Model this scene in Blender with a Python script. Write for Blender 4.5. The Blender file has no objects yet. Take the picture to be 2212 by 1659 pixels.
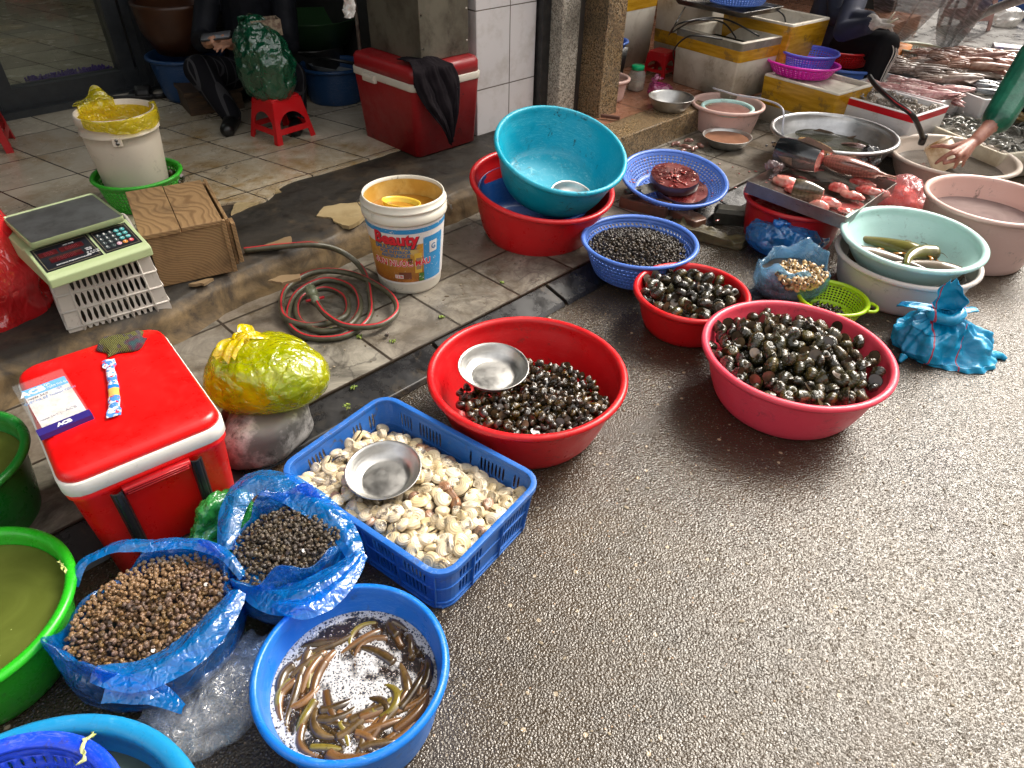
import bpy, bmesh, math, random
import numpy as np
from mathutils import Vector, Matrix, noise
from math import sin, cos, pi, radians as rad, sqrt, atan2
R0 = random.Random(7)
scene = bpy.context.scene
COL = scene.collection
# ------------------------------------------------------------------ camera and the picture/street frames
F_, PITCH, ROLL, CH, TH = 1500.0, rad(38.4), rad(1.4), 1.45, rad(45.8)
_f = Vector((0, cos(PITCH), -sin(PITCH))); _r0 = Vector((1, 0, 0)); _u0 = _r0.cross(_f)
_R = _r0*cos(ROLL) + _u0*sin(ROLL); _U = -_r0*sin(ROLL) + _u0*cos(ROLL)
def P(u, v, z=0.0):
    d = F_*_f + _R*(u-1106) - _U*(v-829.5); t = (CH-z)/-d.z
    return Vector((0, 0, CH)) + d*t
def S(a, b, z=0.0):
    return Vector((a*cos(TH)-b*sin(TH), a*sin(TH)+b*cos(TH), z))
cam = bpy.data.objects.new('camera', bpy.data.cameras.new('camera')); COL.objects.link(cam)
m = Matrix((_R, _U, -_f)).transposed().to_4x4(); m.translation = (0, 0, CH); cam.matrix_world = m
cam.data.sensor_width = 36; cam.data.lens = F_/2212*36; cam.data.clip_end = 500; cam.data.clip_start = .02
scene.camera = cam
# ------------------------------------------------------------------ materials
class G:
    def __init__(s, name):
        s.m = bpy.data.materials.new(name); s.m.use_nodes = True; s.t = s.m.node_tree; s.t.nodes.clear()
        s.out = s.t.nodes.new('ShaderNodeOutputMaterial')
        s.tc = s.t.nodes.new('ShaderNodeTexCoord')
    def set(s, node, key, val):
        if val is None: return
        i = node.inputs[key]
        if hasattr(val, 'is_linked') or isinstance(val, bpy.types.NodeSocket): s.t.links.new(val, i)
        else:
            if isinstance(val, (tuple, list)) and len(val) == 3 and i.type == 'RGBA': val = (*val, 1)
            i.default_value = val
    def n(s, typ, props={}, **kw):
        nd = s.t.nodes.new('ShaderNode'+typ)
        for k, v in props.items(): setattr(nd, k, v)
        for k, v in kw.items(): s.set(nd, int(k[1:]) if k[0] == '_' and k[1:].isdigit() else k.replace('_', ' '), v)
        return nd
    def math(s, op, a, b=None, c=None, clamp=False):
        nd = s.n('Math', {'operation': op, 'use_clamp': clamp}); s.set(nd, 0, a); s.set(nd, 1, b)
        if c is not None: s.set(nd, 2, c)
        return nd.outputs[0]
    def vmath(s, op, a, b=None):
        nd = s.n('VectorMath', {'operation': op}); s.set(nd, 0, a); s.set(nd, 1, b); return nd.outputs[0]
    def map(s, v, sc=(1, 1, 1), rot=(0, 0, 0), loc=(0, 0, 0)):
        nd = s.n('Mapping', Vector=v); nd.inputs['Scale'].default_value = sc; nd.inputs['Rotation'].default_value = rot; nd.inputs['Location'].default_value = loc
        return nd.outputs[0]
    def noise(s, v, sc, det=4, rough=.6, dist=0):
        return s.n('TexNoise', Vector=v, Scale=sc, Detail=det, Roughness=rough, Distortion=dist).outputs['Fac']
    def noisec(s, v, sc, det=3):
        return s.n('TexNoise', Vector=v, Scale=sc, Detail=det).outputs['Color']
    def vor(s, v, sc, feat='F1', rnd=1.0):
        nd = s.n('TexVoronoi', {'feature': feat}, Vector=v, Scale=sc, Randomness=rnd); return nd
    def ramp(s, v, lo, hi, a=0.0, b=1.0):
        nd = s.n('MapRange'); s.set(nd, 0, v); s.set(nd, 1, lo); s.set(nd, 2, hi); s.set(nd, 3, a); s.set(nd, 4, b); return nd.outputs[0]
    def mix(s, f, a, b, bt='MIX'):
        nd = s.n('Mix', {'data_type': 'RGBA', 'blend_type': bt}); s.set(nd, 0, f); s.set(nd, 6, a); s.set(nd, 7, b); return nd.outputs[2]
    def fres(s, nrm=None, k=.75, f0=.04):
        lw = s.n('LayerWeight', Blend=.5)
        if nrm is not None: s.set(lw, 'Normal', nrm)
        return s.math('ADD', s.math('MULTIPLY', s.math('POWER', lw.outputs['Facing'], 4.0), k), f0)
    def bump(s, h, st=.5, dist=.002, nrm=None):
        nd = s.n('Bump', Strength=st, Distance=dist, Height=h)
        if nrm is not None: s.set(nd, 'Normal', nrm)
        return nd.outputs[0]
    def pbr(s, **kw):
        nd = s.t.nodes.new('ShaderNodeBsdfPrincipled')
        for k, v in kw.items(): s.set(nd, k.replace('_', ' '), v)
        return nd
    def fin(s, sh):
        s.t.links.new(sh.outputs[0] if hasattr(sh, 'outputs') else sh, s.out.inputs['Surface']); return s.m
    def mixs(s, f, a, b):
        nd = s.t.nodes.new('ShaderNodeMixShader'); s.set(nd, 0, f)
        s.t.links.new(a.outputs[0], nd.inputs[1]); s.t.links.new(b.outputs[0], nd.inputs[2]); return nd
def M(name, c, r=.45, c2=None, sc=8, lo=.42, hi=.62, det=6, bump=0, bsc=60, metal=0, coat=0, dirt=None, dsc=5, dlo=.55, dhi=.7, rnd=0, r2=None, sss=0, stretch=None, spec=.5):
    g = G(name); v = g.tc.outputs['Object']
    if stretch: v = g.map(v, stretch)
    col = c
    if c2 is not None:
        col = g.mix(g.ramp(g.noise(v, sc, det, .65), lo, hi), c, c2)
    if dirt is not None:
        f = g.ramp(g.noise(v, dsc, 8, .72, .6), dlo, dhi); f2 = g.ramp(g.noise(v, dsc*7, 5, .7), .35, .65)
        col = g.mix(g.math('MULTIPLY', f, f2), col, dirt)
    if rnd:
        oi = g.n('ObjectInfo').outputs['Random']
        hs = g.n('HueSaturation', Value=g.ramp(oi, 0, 1, 1-rnd, 1+rnd), Hue=g.ramp(g.math('FRACT', g.math('MULTIPLY', oi, 7.13)), 0, 1, .5-rnd*.03, .5+rnd*.03)); g.set(hs, 'Color', col); col = hs.outputs[0]
    nrm = None
    if bump: nrm = g.bump(g.noise(v, bsc, 5, .65), min(1, bump*100), .004*min(1, bump*50))
    rr = r
    if r2 is not None: rr = g.ramp(g.noise(v, sc*1.7+2, 5, .7), .35, .65, r, r2)
    kw = dict(Base_Color=col, Roughness=rr, Metallic=metal, Coat_Weight=coat, Coat_Roughness=.08, Specular_IOR_Level=spec)
    if sss: kw['Subsurface_Weight'] = sss; kw['Subsurface_Radius'] = (.01, .005, .003); kw['Subsurface_Scale'] = 1.0
    if nrm is not None: kw['Normal'] = nrm
    return g.fin(g.pbr(**kw))
def Mplastic(name, c, r=.32, wear=(.8, .8, .8), amt=.25, dirt=(.05, .04, .03), damt=.5):
    """moulded tub plastic: fine scratches, rubbed pale patches, a little grime"""
    g = G(name); v = g.tc.outputs['Object']
    sc = g.noise(g.map(v, (3, 3, 60)), 9, 6, .75, 1.5); w = g.math('MULTIPLY', g.ramp(sc, .52, .70), g.ramp(g.noise(v, 7, 4), .40, .62))
    fs = g.ramp(g.noise(g.map(v, (14, 14, 150), (.3, .2, .4)), 4, 5, .8, 2), .60, .68); w = g.math('MAXIMUM', w, g.math('MULTIPLY', fs, .7))
    col = g.mix(g.math('MULTIPLY', w, amt), c, wear)
    col = g.mix(g.ramp(g.noise(v, 3, 3), .3, .7, 0, .25), col, tuple(x*.72 for x in c))
    d = g.math('MULTIPLY', g.ramp(g.noise(v, 24, 9, .78, .8), .565, .65), g.ramp(g.noise(v, 5, 3), .46, .60))
    col = g.mix(g.math('MULTIPLY', d, damt), col, dirt)
    h = g.noise(v, 30, 8, .6)
    rr = g.ramp(g.noise(v, 14, 6, .7), .35, .7, r*.75, r*1.5)
    return g.fin(g.pbr(Base_Color=col, Roughness=rr, Normal=g.bump(h, .25, .001), Subsurface_Weight=.05, Subsurface_Radius=(.01, .01, .01)))
def Mbag(name, c, op=.55, dark=None, sc=1.0, streak=(1, 1, 1), spots=None, r=.16):
    """thin crumpled polythene"""
    g = G(name); v = g.map(g.tc.outputs['Object'], streak)
    w = g.noisec(v, 9*sc, 4); vv = g.vmath('ADD', v, g.vmath('SCALE', w)); 
    sn = vv.node.inputs[1].links[0].from_node; sn.inputs['Scale'].default_value = .10/sc
    e1 = g.vor(vv, 17*sc, 'DISTANCE_TO_EDGE').outputs['Distance']; e2 = g.vor(vv, 45*sc, 'DISTANCE_TO_EDGE').outputs['Distance']
    n1 = g.n('TexNoise', {'noise_type': 'RIDGED_MULTIFRACTAL'}, Vector=vv, Scale=11*sc, Detail=4.0, Roughness=.55).outputs['Fac']
    h = g.math('ADD', g.math('MULTIPLY', g.ramp(e1, 0, .35), .8), g.math('ADD', g.math('MULTIPLY', g.ramp(e2, 0, .3), .25), g.math('MULTIPLY', n1, .45)))
    nrm = g.bump(h, .9, .006/sc)
    col = c
    if dark is not None:
        col = g.mix(g.ramp(g.noise(v, 9*sc, 5), .45, .6), c, dark)
    opn = g.math('ADD', op, g.ramp(e1, 0, .1, .08, 0)); opn = g.math('ADD', opn, g.ramp(g.noise(v, 6*sc, 3), .3, .7, -.12, .12), clamp=True)
    if spots is not None:
        cell = g.vor(v, 60, 'F1').outputs['Distance']; sp = g.math('MULTIPLY', g.math('LESS_THAN', cell, .22), g.math('GREATER_THAN', g.noise(v, 8, 2), .5))
        col = g.mix(sp, col, spots)
    a = g.n('BsdfTransparent', Color=tuple(min(1, .25+x*.9) for x in c) if max(c) < .98 else (1, 1, 1))
    b = g.pbr(Base_Color=col, Roughness=r, Normal=nrm, Specular_IOR_Level=.7, Coat_Weight=.5, Coat_Roughness=.1)
    tl = g.n('BsdfTranslucent', Color=col); b2 = g.mixs(.35, b, tl)
    gl = g.n('BsdfGlossy', Color=(1, 1, 1), Roughness=.12, Normal=nrm)
    return g.fin(g.mixs(g.fres(nrm, .5, .05), g.mixs(opn, a, b2), gl))
def Mwater(name, c, murk=.6, r=.03, wave=1.0, wsc=25):
    g = G(name); v = g.tc.outputs['Object']
    nrm = g.bump(g.noise(v, wsc, 3, .5), .35, .002*wave)
    a = g.n('BsdfTransparent', Color=tuple(.5+.5*x for x in c)); 
    cc = g.mix(g.ramp(g.noise(v, 7, 5, .6, .8), .35, .65), c, tuple(min(1, q*1.35+.004) for q in c)); sp = g.math('MULTIPLY', g.ramp(g.vor(v, 55).outputs['Distance'], .10, .06), g.math('GREATER_THAN', g.noise(v, 6, 3), .56)); cc = g.mix(g.math('MULTIPLY', sp, .8), cc, tuple(min(1, q*3+.12) for q in c))
    b = g.pbr(Base_Color=cc, Roughness=.5, Specular_IOR_Level=0)
    gl = g.n('BsdfGlossy', Color=(1, 1, 1), Roughness=r, Normal=nrm); fr = g.n('Fresnel', IOR=1.33, Normal=nrm).outputs[0]
    return g.fin(g.mixs(fr, g.mixs(murk, a, b), gl))
def Mmetal(name, c=(.62, .61, .58), r=.25, sc=1):
    g = G(name); v = g.tc.outputs['Object']
    n1 = g.noise(g.map(v, (1, 1, 12)), 12*sc, 6, .7)
    col = g.mix(g.ramp(g.noise(v, 9*sc, 6, .7), .4, .65), c, tuple(x*.72 for x in c))
    return g.fin(g.pbr(Base_Color=col, Metallic=1.0, Roughness=g.ramp(n1, .3, .7, r*.7, r*1.5), Normal=g.bump(n1, .12, .001)))
# ------------------------------------------------------------------ mesh building
class MB:
    def __init__(s): s.v = []; s.f = []; s.mi = []; s.uv = None
    def add(s, V, Fc, mi=0, xf=None):
        o = len(s.v)
        s.v += [tuple(xf @ Vector(p)) for p in V] if xf is not None else [tuple(p) for p in V]
        s.f += [tuple(i+o for i in f) for f in Fc]; s.mi += [mi]*len(Fc); return s
    def grid(s, fn, nu, nv, wu=False, wv=False, mi=0, capu=False):
        V = [fn(i/(nu if wu else nu-1), j/(nv if wv else nv-1)) for i in range(nu) for j in range(nv)]
        Fc = []
        for i in range(nu if wu else nu-1):
            for j in range(nv if wv else nv-1):
                Fc.append((i*nv+j, i*nv+(j+1) % nv, ((i+1) % nu)*nv+(j+1) % nv, ((i+1) % nu)*nv+j))
        return s.add(V, Fc, mi)
    def lathe(s, prof, n=48, cx=0, cy=0, z=0, sx=1, sy=1, mi=0, jit=None):
        V = []; Fc = []; k = len(prof)
        for i in range(n):
            a = 2*pi*i/n
            for (r, zz) in prof:
                q = jit(a, r, zz) if jit else (r, zz); V.append((cx+q[0]*cos(a)*sx, cy+q[0]*sin(a)*sy, z+q[1]))
        for i in range(n):
            for j in range(k-1):
                a, b, c, d = i*k+j, ((i+1) % n)*k+j, ((i+1) % n)*k+j+1, i*k+j+1
                Fc.append((a, b, c, d))
        return s.add(V, Fc, mi)
    def disc(s, r, z=0, n=40, cx=0, cy=0, up=True, rings=1, mi=0):
        V = [(cx, cy, z)]; 
        for q in range(1, rings+1): V += [(cx+r*q/rings*cos(2*pi*i/n), cy+r*q/rings*sin(2*pi*i/n), z) for i in range(n)]
        Fc = [(0, 1+i, 1+(i+1) % n) for i in range(n)]
        for q in range(rings-1): Fc += [(1+q*n+i, 1+(q+1)*n+i, 1+(q+1)*n+(i+1) % n, 1+q*n+(i+1) % n) for i in range(n)]
        if not up: Fc = [f[::-1] for f in Fc]
        return s.add(V, Fc, mi)
    def box(s, x0, x1, y0, y1, z0, z1, mi=0, xf=None):
        V = [(x, y, z) for z in (z0, z1) for x, y in ((x0, y0), (x1, y0), (x1, y1), (x0, y1))]
        return s.add(V, [(3, 2, 1, 0), (4, 5, 6, 7), (0, 1, 5, 4), (1, 2, 6, 5), (2, 3, 7, 6), (3, 0, 4, 7)], mi, xf)
    def tube(s, pts, r, n=8, mi=0, closed=False, flat=1.0, caps=True, up=None):
        pts = [Vector(p) for p in pts]; k = len(pts); V = []; Fc = []
        rf = r if callable(r) else (lambda t: r)
        pn = None
        for i, p in enumerate(pts):
            t = (pts[(i+1) % k]-pts[i-1]) if closed else (pts[min(i+1, k-1)]-pts[max(i-1, 0)])
            t = t.normalized() if t.length > 1e-9 else Vector((0, 0, 1))
            if pn is None: pn = (up or Vector((0, 0, 1)) if abs(t.z) < .9 else Vector((1, 0, 0)))
            a = t.cross(pn); a = a.normalized() if a.length > 1e-6 else t.orthogonal().normalized(); b = a.cross(t).normalized(); pn = b
            rr = rf(i/(k-1 if k > 1 else 1))
            for j in range(n):
                q = 2*pi*j/n; V.append(p+a*cos(q)*rr+b*sin(q)*rr*flat)
        for i in range(k if closed else k-1):
            for j in range(n):
                i2 = (i+1) % k; Fc.append((i*n+j, i*n+(j+1) % n, i2*n+(j+1) % n, i2*n+j))
        if caps and not closed:
            Fc.append(tuple(range(n))[::-1]); Fc.append(tuple((k-1)*n+j for j in range(n)))
        return s.add(V, Fc, mi)
    def perf(s, fn, nu, nv, fu=.6, fv=.6, hole=None, wu=True, mi=0, oct=True):
        """a sheet of nu x nv cells over fn(u,v), each with a real hole"""
        for i in range(nu):
            for j in range(nv):
                u0, u1, v0, v1 = i/nu, (i+1)/nu, j/nv, (j+1)/nv
                if hole is not None and not hole(i, j):
                    s.add([fn(u0, v0), fn(u1, v0), fn(u1, v1), fn(u0, v1)], [(0, 1, 2, 3)], mi); continue
                uc, vc = (u0+u1)/2, (v0+v1)/2; du, dv = (u1-u0)/2, (v1-v0)/2
                out = [(-1, -1), (0, -1), (1, -1), (1, 0), (1, 1), (0, 1), (-1, 1), (-1, 0)]
                k = .72 if oct else 1
                inn = [(x*fu*(k if x and y else 1), y*fv*(k if x and y else 1)) for x, y in out]
                V = [fn(uc+x*du, vc+y*dv) for x, y in out]+[fn(uc+x*du, vc+y*dv) for x, y in inn]
                s.add(V, [(q, (q+1) % 8, 8+(q+1) % 8, 8+q) for q in range(8)], mi)
        return s
    def build(s, name, mat, parent=None, smooth=True, loc=None, rot=None, solid=0, merge=0, bevel=0, sub=0, uv=None, recalc=True, off=0):
        me = bpy.data.meshes.new(name); me.from_pydata(s.v, [], s.f)
        mats = mat if isinstance(mat, (list, tuple)) else [mat]
        for q in mats: me.materials.append(q)
        if len(mats) > 1: me.polygons.foreach_set('material_index', s.mi)
        if merge or recalc:
            bm = bmesh.new(); bm.from_mesh(me)
            if merge: bmesh.ops.remove_doubles(bm, verts=bm.verts, dist=merge)
            if recalc: bmesh.ops.recalc_face_normals(bm, faces=bm.faces)
            bm.to_mesh(me); bm.free()
        if smooth: me.polygons.foreach_set('use_smooth', [True]*len(me.polygons))
        o = bpy.data.objects.new(name, me); COL.objects.link(o)
        if parent is not None: o.parent = parent
        if loc is not None: o.location = loc
        if rot is not None: o.rotation_euler = rot
        if solid: md = o.modifiers.new('s', 'SOLIDIFY'); md.thickness = solid; md.offset = off
        if bevel: md = o.modifiers.new('b', 'BEVEL'); md.width = bevel; md.segments = 2; md.limit_method = 'ANGLE'; md.angle_limit = rad(35); 
        if bevel and smooth: md.harden_normals = False
        if sub: md = o.modifiers.new('u', 'SUBSURF'); md.levels = sub; md.render_levels = sub
        me.update(); return o
def T(o, label, cat=None, group=None, kind=None):
    if label: o['label'] = label
    if cat: o['category'] = cat
    if group: o['group'] = group
    if kind: o['kind'] = kind
    return o
def E_(name, loc, label, cat, rz=0, group=None):
    o = bpy.data.objects.new(name, None); COL.objects.link(o); o.location = loc; o.rotation_euler = (0, 0, rz) if not isinstance(rz, (tuple, list)) else rz
    o.empty_display_size = .05; return T(o, label, cat, group)
def ST(o, label=None): return T(o, label, None, None, 'structure')
def cr(pts, n=8, closed=False):
    """Catmull-Rom through pts"""
    pts = [Vector(p) for p in pts]; k = len(pts); out = []
    for i in range(k if closed else k-1):
        g = (lambda j: pts[j % k]) if closed else (lambda j: pts[max(0, min(k-1, j))])
        a, b, c, d = g(i-1), g(i), g(i+1), g(i+2)
        for q in range(n):
            t = q/n; out.append(.5*((2*b)+(c-a)*t+(2*a-5*b+4*c-d)*t*t+(3*b-a-3*c+d)*t**3))
    if not closed: out.append(pts[-1])
    return out
def nz(p, s=1.0): return noise.noise(Vector(p)*s)
def rg(p, s=1.0): return 1-abs(noise.noise(Vector(p)*s))*2
def textmesh(s, size=1.0, ext=0.0, align='CENTER', bold=0.0):
    c = bpy.data.curves.new('t', 'FONT'); c.body = s; c.size = size; c.extrude = ext; c.align_x = align; c.align_y = 'CENTER'; c.offset = bold; c.resolution_u = 3
    o = bpy.data.objects.new('t', c); COL.objects.link(o); dg = bpy.context.evaluated_depsgraph_get(); dg.update()
    me = bpy.data.meshes.new_from_object(o.evaluated_get(dg)); V = [tuple(v.co) for v in me.vertices]; Fc = [tuple(p.vertices) for p in me.polygons]
    bpy.data.objects.remove(o); bpy.data.curves.remove(c); bpy.data.meshes.remove(me); return V, Fc
def put_text(s, size, x, y, z, mat, parent, name='lettering', rot=0, ext=.0004, bold=0, align='CENTER', sx=1):
    V, Fc = textmesh(s, size, ext, align, bold)
    mb = MB(); c, n = cos(rot), sin(rot)
    mb.add([(x+(p[0]*sx)*c-p[1]*n, y+(p[0]*sx)*n+p[1]*c, z+p[2]) for p in V], Fc)
    return mb.build(name, mat, parent, smooth=False, recalc=False)
def copy_tree(o, parent=None):
    c = o.copy(); COL.objects.link(c)
    if parent is not None: c.parent = parent
    for ch in [x for x in o.children]: copy_tree(ch, c)
    return c
# ------------------------------------------------------------------ palette
mat_red = Mplastic('red_plastic', (.60, .006, .010), .35, wear=(.8, .25, .22), amt=.35)
mat_redd = Mplastic('red_plastic_deep', (.42, .006, .010), .35, wear=(.7, .2, .2), amt=.3)
mat_pink = Mplastic('pink_red_plastic', (.84, .060, .105), .38, wear=(.95, .4, .4), amt=.5)
mat_turq = Mplastic('turquoise_plastic', (.0, .36, .50), .4, wear=(.45, .85, .85), amt=.8, dirt=(.02, .025, .015), damt=1.0)
mat_dblue = Mplastic('dark_blue_plastic', (.004, .06, .25), .35)
mat_eelblue = Mplastic('bright_blue_plastic', (.004, .16, .62), .33, wear=(.4, .65, .9), amt=.5)
mat_crate = Mplastic('crate_blue_plastic', (.015, .13, .48), .42, wear=(.35, .45, .6), amt=.8, dirt=(.10, .085, .06), damt=.9)
mat_colblue = Mplastic('colander_blue', (.085, .20, .66), .36, wear=(.5, .6, .85), amt=.35, damt=.8)
mat_green = Mplastic('green_plastic', (.02, .40, .012), .28, wear=(.4, .8, .35), amt=.3)
mat_greend = Mplastic('green_plastic_dark', (.01, .19, .02), .3)
mat_sky = Mplastic('sky_blue_plastic', (.01, .24, .50), .33, wear=(.3, .6, .8), amt=.3)
mat_ultra = Mplastic('ultramarine_plastic', (.006, .06, .72), .3)
mat_lpink = Mplastic('pale_pink_plastic', (.70, .46, .40), .38, wear=(.95, .85, .8), amt=.4, damt=.8)
mat_beige = Mplastic('beige_plastic', (.62, .52, .44), .36, wear=(.9, .85, .8), amt=.4, damt=.6)
mat_white = Mplastic('greyish_white_plastic', (.60, .54, .50), .4, wear=(.9, .88, .85), amt=.4, damt=.8)
mat_mint = Mplastic('mint_plastic', (.46, .70, .66), .36, wear=(.9, .95, .95), amt=.4, damt=.5)
mat_steel = Mmetal('steel', (.68, .67, .64), .36)
mat_alu = Mmetal('aluminium', (.60, .60, .60), .38)
mat_dsteel = Mmetal('dull_steel', (.30, .29, .27), .33)
mat_black = M('black_plastic', (.012, .012, .012), .35, bump=.002)
mat_rubber = M('black_rubber', (.01, .01, .01), .4)
mat_woodd = M('dark_wood', (.075, .04, .018), .6, (.03, .017, .009), 12, bump=.004, stretch=(1, 8, 8))
# ================================================================== THE SETTING (built in the street frame: x along the kerb, y towards the shop)
def street(o): o.rotation_euler = (0, 0, TH); return o
g_road = .0016
def mat_asphalt():
    g = G('wet_asphalt'); v = g.tc.outputs['Object']
    big = g.noise(v, 1.1, 6, .6); mid = g.noise(v, 9, 5, .65)
    w = g.vmath('ADD', v, g.vmath('MULTIPLY', g.noisec(v, 60, 2), (.006, .006, .006)))
    v1 = g.vor(w, 160); v2 = g.vor(w, 300); v3 = g.vor(w, 48)
    sep = g.n('SeparateColor', Color=v1.outputs['Color']); rnd = sep.outputs[0]; rnd2 = sep.outputs[1]
    base = g.mix(g.ramp(big, .35, .65), (.038, .027, .016), (.064, .047, .029))
    base = g.mix(g.ramp(mid, .4, .7, 0, .5), base, (.022, .02, .018))
    stone = g.math('MULTIPLY', g.ramp(rnd, .66, .80), g.ramp(v1.outputs['Distance'], .42, .25))
    sc = g.mix(rnd2, (.09, .085, .08), (.21, .19, .165)); sc = g.mix(g.math('GREATER_THAN', rnd2, .955), sc, (.42, .26, .15))
    col = g.mix(g.math('MULTIPLY', stone, .75), base, sc)
    s3 = g.n('SeparateColor', Color=v3.outputs['Color']).outputs[0]
    bigst = g.math('MULTIPLY', g.math('GREATER_THAN', s3, .965), g.ramp(v3.outputs['Distance'], .3, .2))
    col = g.mix(bigst, col, (.36, .29, .2))
    st = g.ramp(g.noise(v, .9, 7, .62, 1.2), .52, .66); col = g.mix(g.math('MULTIPLY', st, .55), col, (.016, .013, .010)); st2 = g.ramp(g.noise(v, 2.6, 6, .7, .6), .58, .70); col = g.mix(g.math('MULTIPLY', st2, .35), col, (.10, .082, .058))
    h = g.math('ADD', g.math('MULTIPLY', g.ramp(v1.outputs['Distance'], 0, .6, 1, 0), .7), g.math('MULTIPLY', g.ramp(v2.outputs['Distance'], 0, .6, 1, 0), .22))
    h = g.math('ADD', h, g.math('MULTIPLY', g.noise(v, 175, 2, .5), 1.6)); h = g.math('ADD', h, g.math('MULTIPLY', g.noise(v, 35, 3), .8))
    nrm = g.bump(h, 1.0, g_road)
    rough = g.ramp(g.noise(v, 1.6, 6, .65), .38, .64, .09, .30)
    return g.fin(g.pbr(Base_Color=col, Roughness=rough, Normal=nrm, Specular_IOR_Level=.5, Coat_Weight=.38, Coat_Roughness=.08, Coat_IOR=1.5, Coat_Tint=(1.0, .95, .87), Coat_Normal=nrm))
def mat_tiles(name, sx, sy, skew, off, colA, colB, joint, jw, dirt, dsc, dlo, dhi, vein=None, rough=(.12, .4), tint=None, spec=.5, crack=False, y_stag=0):
    g = G(name); v = g.tc.outputs['Object']; xyz = g.n('SeparateXYZ', Vector=v); X, Y = xyz.outputs[0], xyz.outputs[1]
    y = g.math('DIVIDE', g.math('SUBTRACT', Y, off[1]), sy)
    x = g.math('DIVIDE', g.math('SUBTRACT', g.math('SUBTRACT', X, g.math('MULTIPLY', g.math('SUBTRACT', Y, off[1]), skew)), off[0]), sx)
    if y_stag: x = g.math('ADD', x, g.math('MULTIPLY', g.math('FLOOR', y), y_stag))
    jit = g.math('MULTIPLY', g.math('SUBTRACT', g.noise(v, 14, 4), .5), .012)
    fx = g.math('FRACT', g.math('ADD', x, jit)); fy = g.math('FRACT', g.math('ADD', y, jit))
    ex = g.math('MINIMUM', fx, g.math('SUBTRACT', 1, fx)); ey = g.math('MINIMUM', fy, g.math('SUBTRACT', 1, fy))
    d = g.math('MINIMUM', g.math('MULTIPLY', ex, sx), g.math('MULTIPLY', ey, sy))
    jm = g.ramp(d, jw*.5, jw)     # 0 in the joint
    cell = g.n('CombineXYZ', _0=g.math('FLOOR', x), _1=g.math('FLOOR', y)).outputs[0]
    wn = g.n('TexWhiteNoise', Vector=cell); rv = wn.outputs['Value']
    vo = g.vmath('ADD', v, g.vmath('MULTIPLY', wn.outputs['Color'], (9, 9, 9)))
    n1 = g.noise(vo, 4.2, 9, .76, 1.4)
    col = g.mix(g.ramp(n1, .38, .62), colA, colB)
    if vein is not None:
        e = g.vor(g.vmath('ADD', vo, g.vmath('MULTIPLY', g.noisec(vo, 6, 4), (.35, .35, .35))), 5.5, 'DISTANCE_TO_EDGE').outputs['Distance']
        col = g.mix(g.math('MULTIPLY', g.ramp(e, 0, .045, .75, 0), g.ramp(g.noise(vo, 2, 2), .35, .6)), col, vein)
    if tint is not None: col = g.mix(g.ramp(rv, .45, 1, 0, 1), col, tint)
    dm = g.math('MULTIPLY', g.ramp(g.noise(v, dsc, 8, .7, .5), dlo, dhi), g.ramp(g.noise(v, dsc*9, 5, .75), .3, .6))
    col = g.mix(dm, col, dirt)
    sp = g.math('MULTIPLY', g.ramp(g.noise(g.map(v, (1, 2.2, 1), (0, 0, .6)), 75, 3, .8), .64, .69), g.ramp(g.noise(v, 2.3, 3), .48, .62))
    col = g.mix(sp, col, tuple(q*.4 for q in dirt))
    if crack:
        e = g.vor(g.vmath('ADD', v, g.vmath('MULTIPLY', g.noisec(v, 9, 4), (.14, .14, .14))), 9, 'DISTANCE_TO_EDGE').outputs['Distance']
        cm = g.math('MULTIPLY', g.ramp(e, .004, .02, 1, 0), g.ramp(g.noise(v, 1.7, 3), .54, .62)); col = g.mix(g.math('MULTIPLY', cm, .8), col, (.03, .02, .012))
    col = g.mix(jm, joint, col)
    h = g.math('ADD', g.math('MULTIPLY', jm, 1.0), g.math('MULTIPLY', g.noise(v, 40, 5), .12)); h = g.math('ADD', h, g.math('MULTIPLY', rv, .15))
    return g.fin(g.pbr(Base_Color=col, Roughness=g.math('ADD', g.ramp(g.noise(v, 6, 6, .7), .35, .65, rough[0], rough[1]), g.math('MULTIPLY', dm, .15)), Normal=g.bump(h, .5, .002), Specular_IOR_Level=spec))
M_asph = mat_asphalt()
M_pave = mat_tiles('grey_marble_paving', .31, .30, 0, (1.071, 1.61), (.30, .275, .225), (.065, .06, .05), (.028, .02, .013), .007, (.075, .055, .03), 2.2, .42, .62, vein=(.045, .04, .035), rough=(.18, .5), tint=(.20, .165, .13))
M_white = mat_tiles('glazed_shop_tiles', .315, .355, -.21, (1.19, 3.26), (.62, .56, .44), (.46, .40, .30), (.035, .028, .02), .005, (.27, .17, .06), 1.05, .47, .64, rough=(.1, .3), crack=True, tint=(.42, .37, .29))
M_redtile = mat_tiles('terracotta_tiles', .4, .4, 0, (0, 0), (.36, .17, .10), (.27, .12, .07), (.06, .03, .02), .005, (.09, .05, .03), 2, .5, .7, rough=(.15, .4))
M_farpave = mat_tiles('far_grey_paving', .5, .4, .1, (0, 0), (.10, .095, .09), (.06, .057, .053), (.02, .018, .016), .02, (.04, .035, .03), 1.2, .45, .65, rough=(.2, .45), y_stag=.5, tint=(.15, .14, .13))
M_conc = M('wet_dark_concrete', (.026, .022, .017), .42, (.075, .052, .030), 3.4, .50, .72, 9, bump=.008, bsc=38, dirt=(.008, .007, .006), dsc=5, dlo=.42, dhi=.58, r2=.8, spec=.35)
M_riser = M('stained_concrete', (.075, .052, .030), .45, (.15, .105, .06), 5, .42, .66, 9, bump=.004, bsc=22, dirt=(.022, .017, .012), dsc=2.5, dlo=.45, dhi=.62, r2=.7)
M_kerb = M('black_polished_stone', (.009, .009, .010), .16, (.028, .026, .024), 4, .5, .7, 8, bump=.001, bsc=30, dirt=(.10, .075, .045), dsc=3.2, dlo=.56, dhi=.66, r2=.4)
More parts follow.
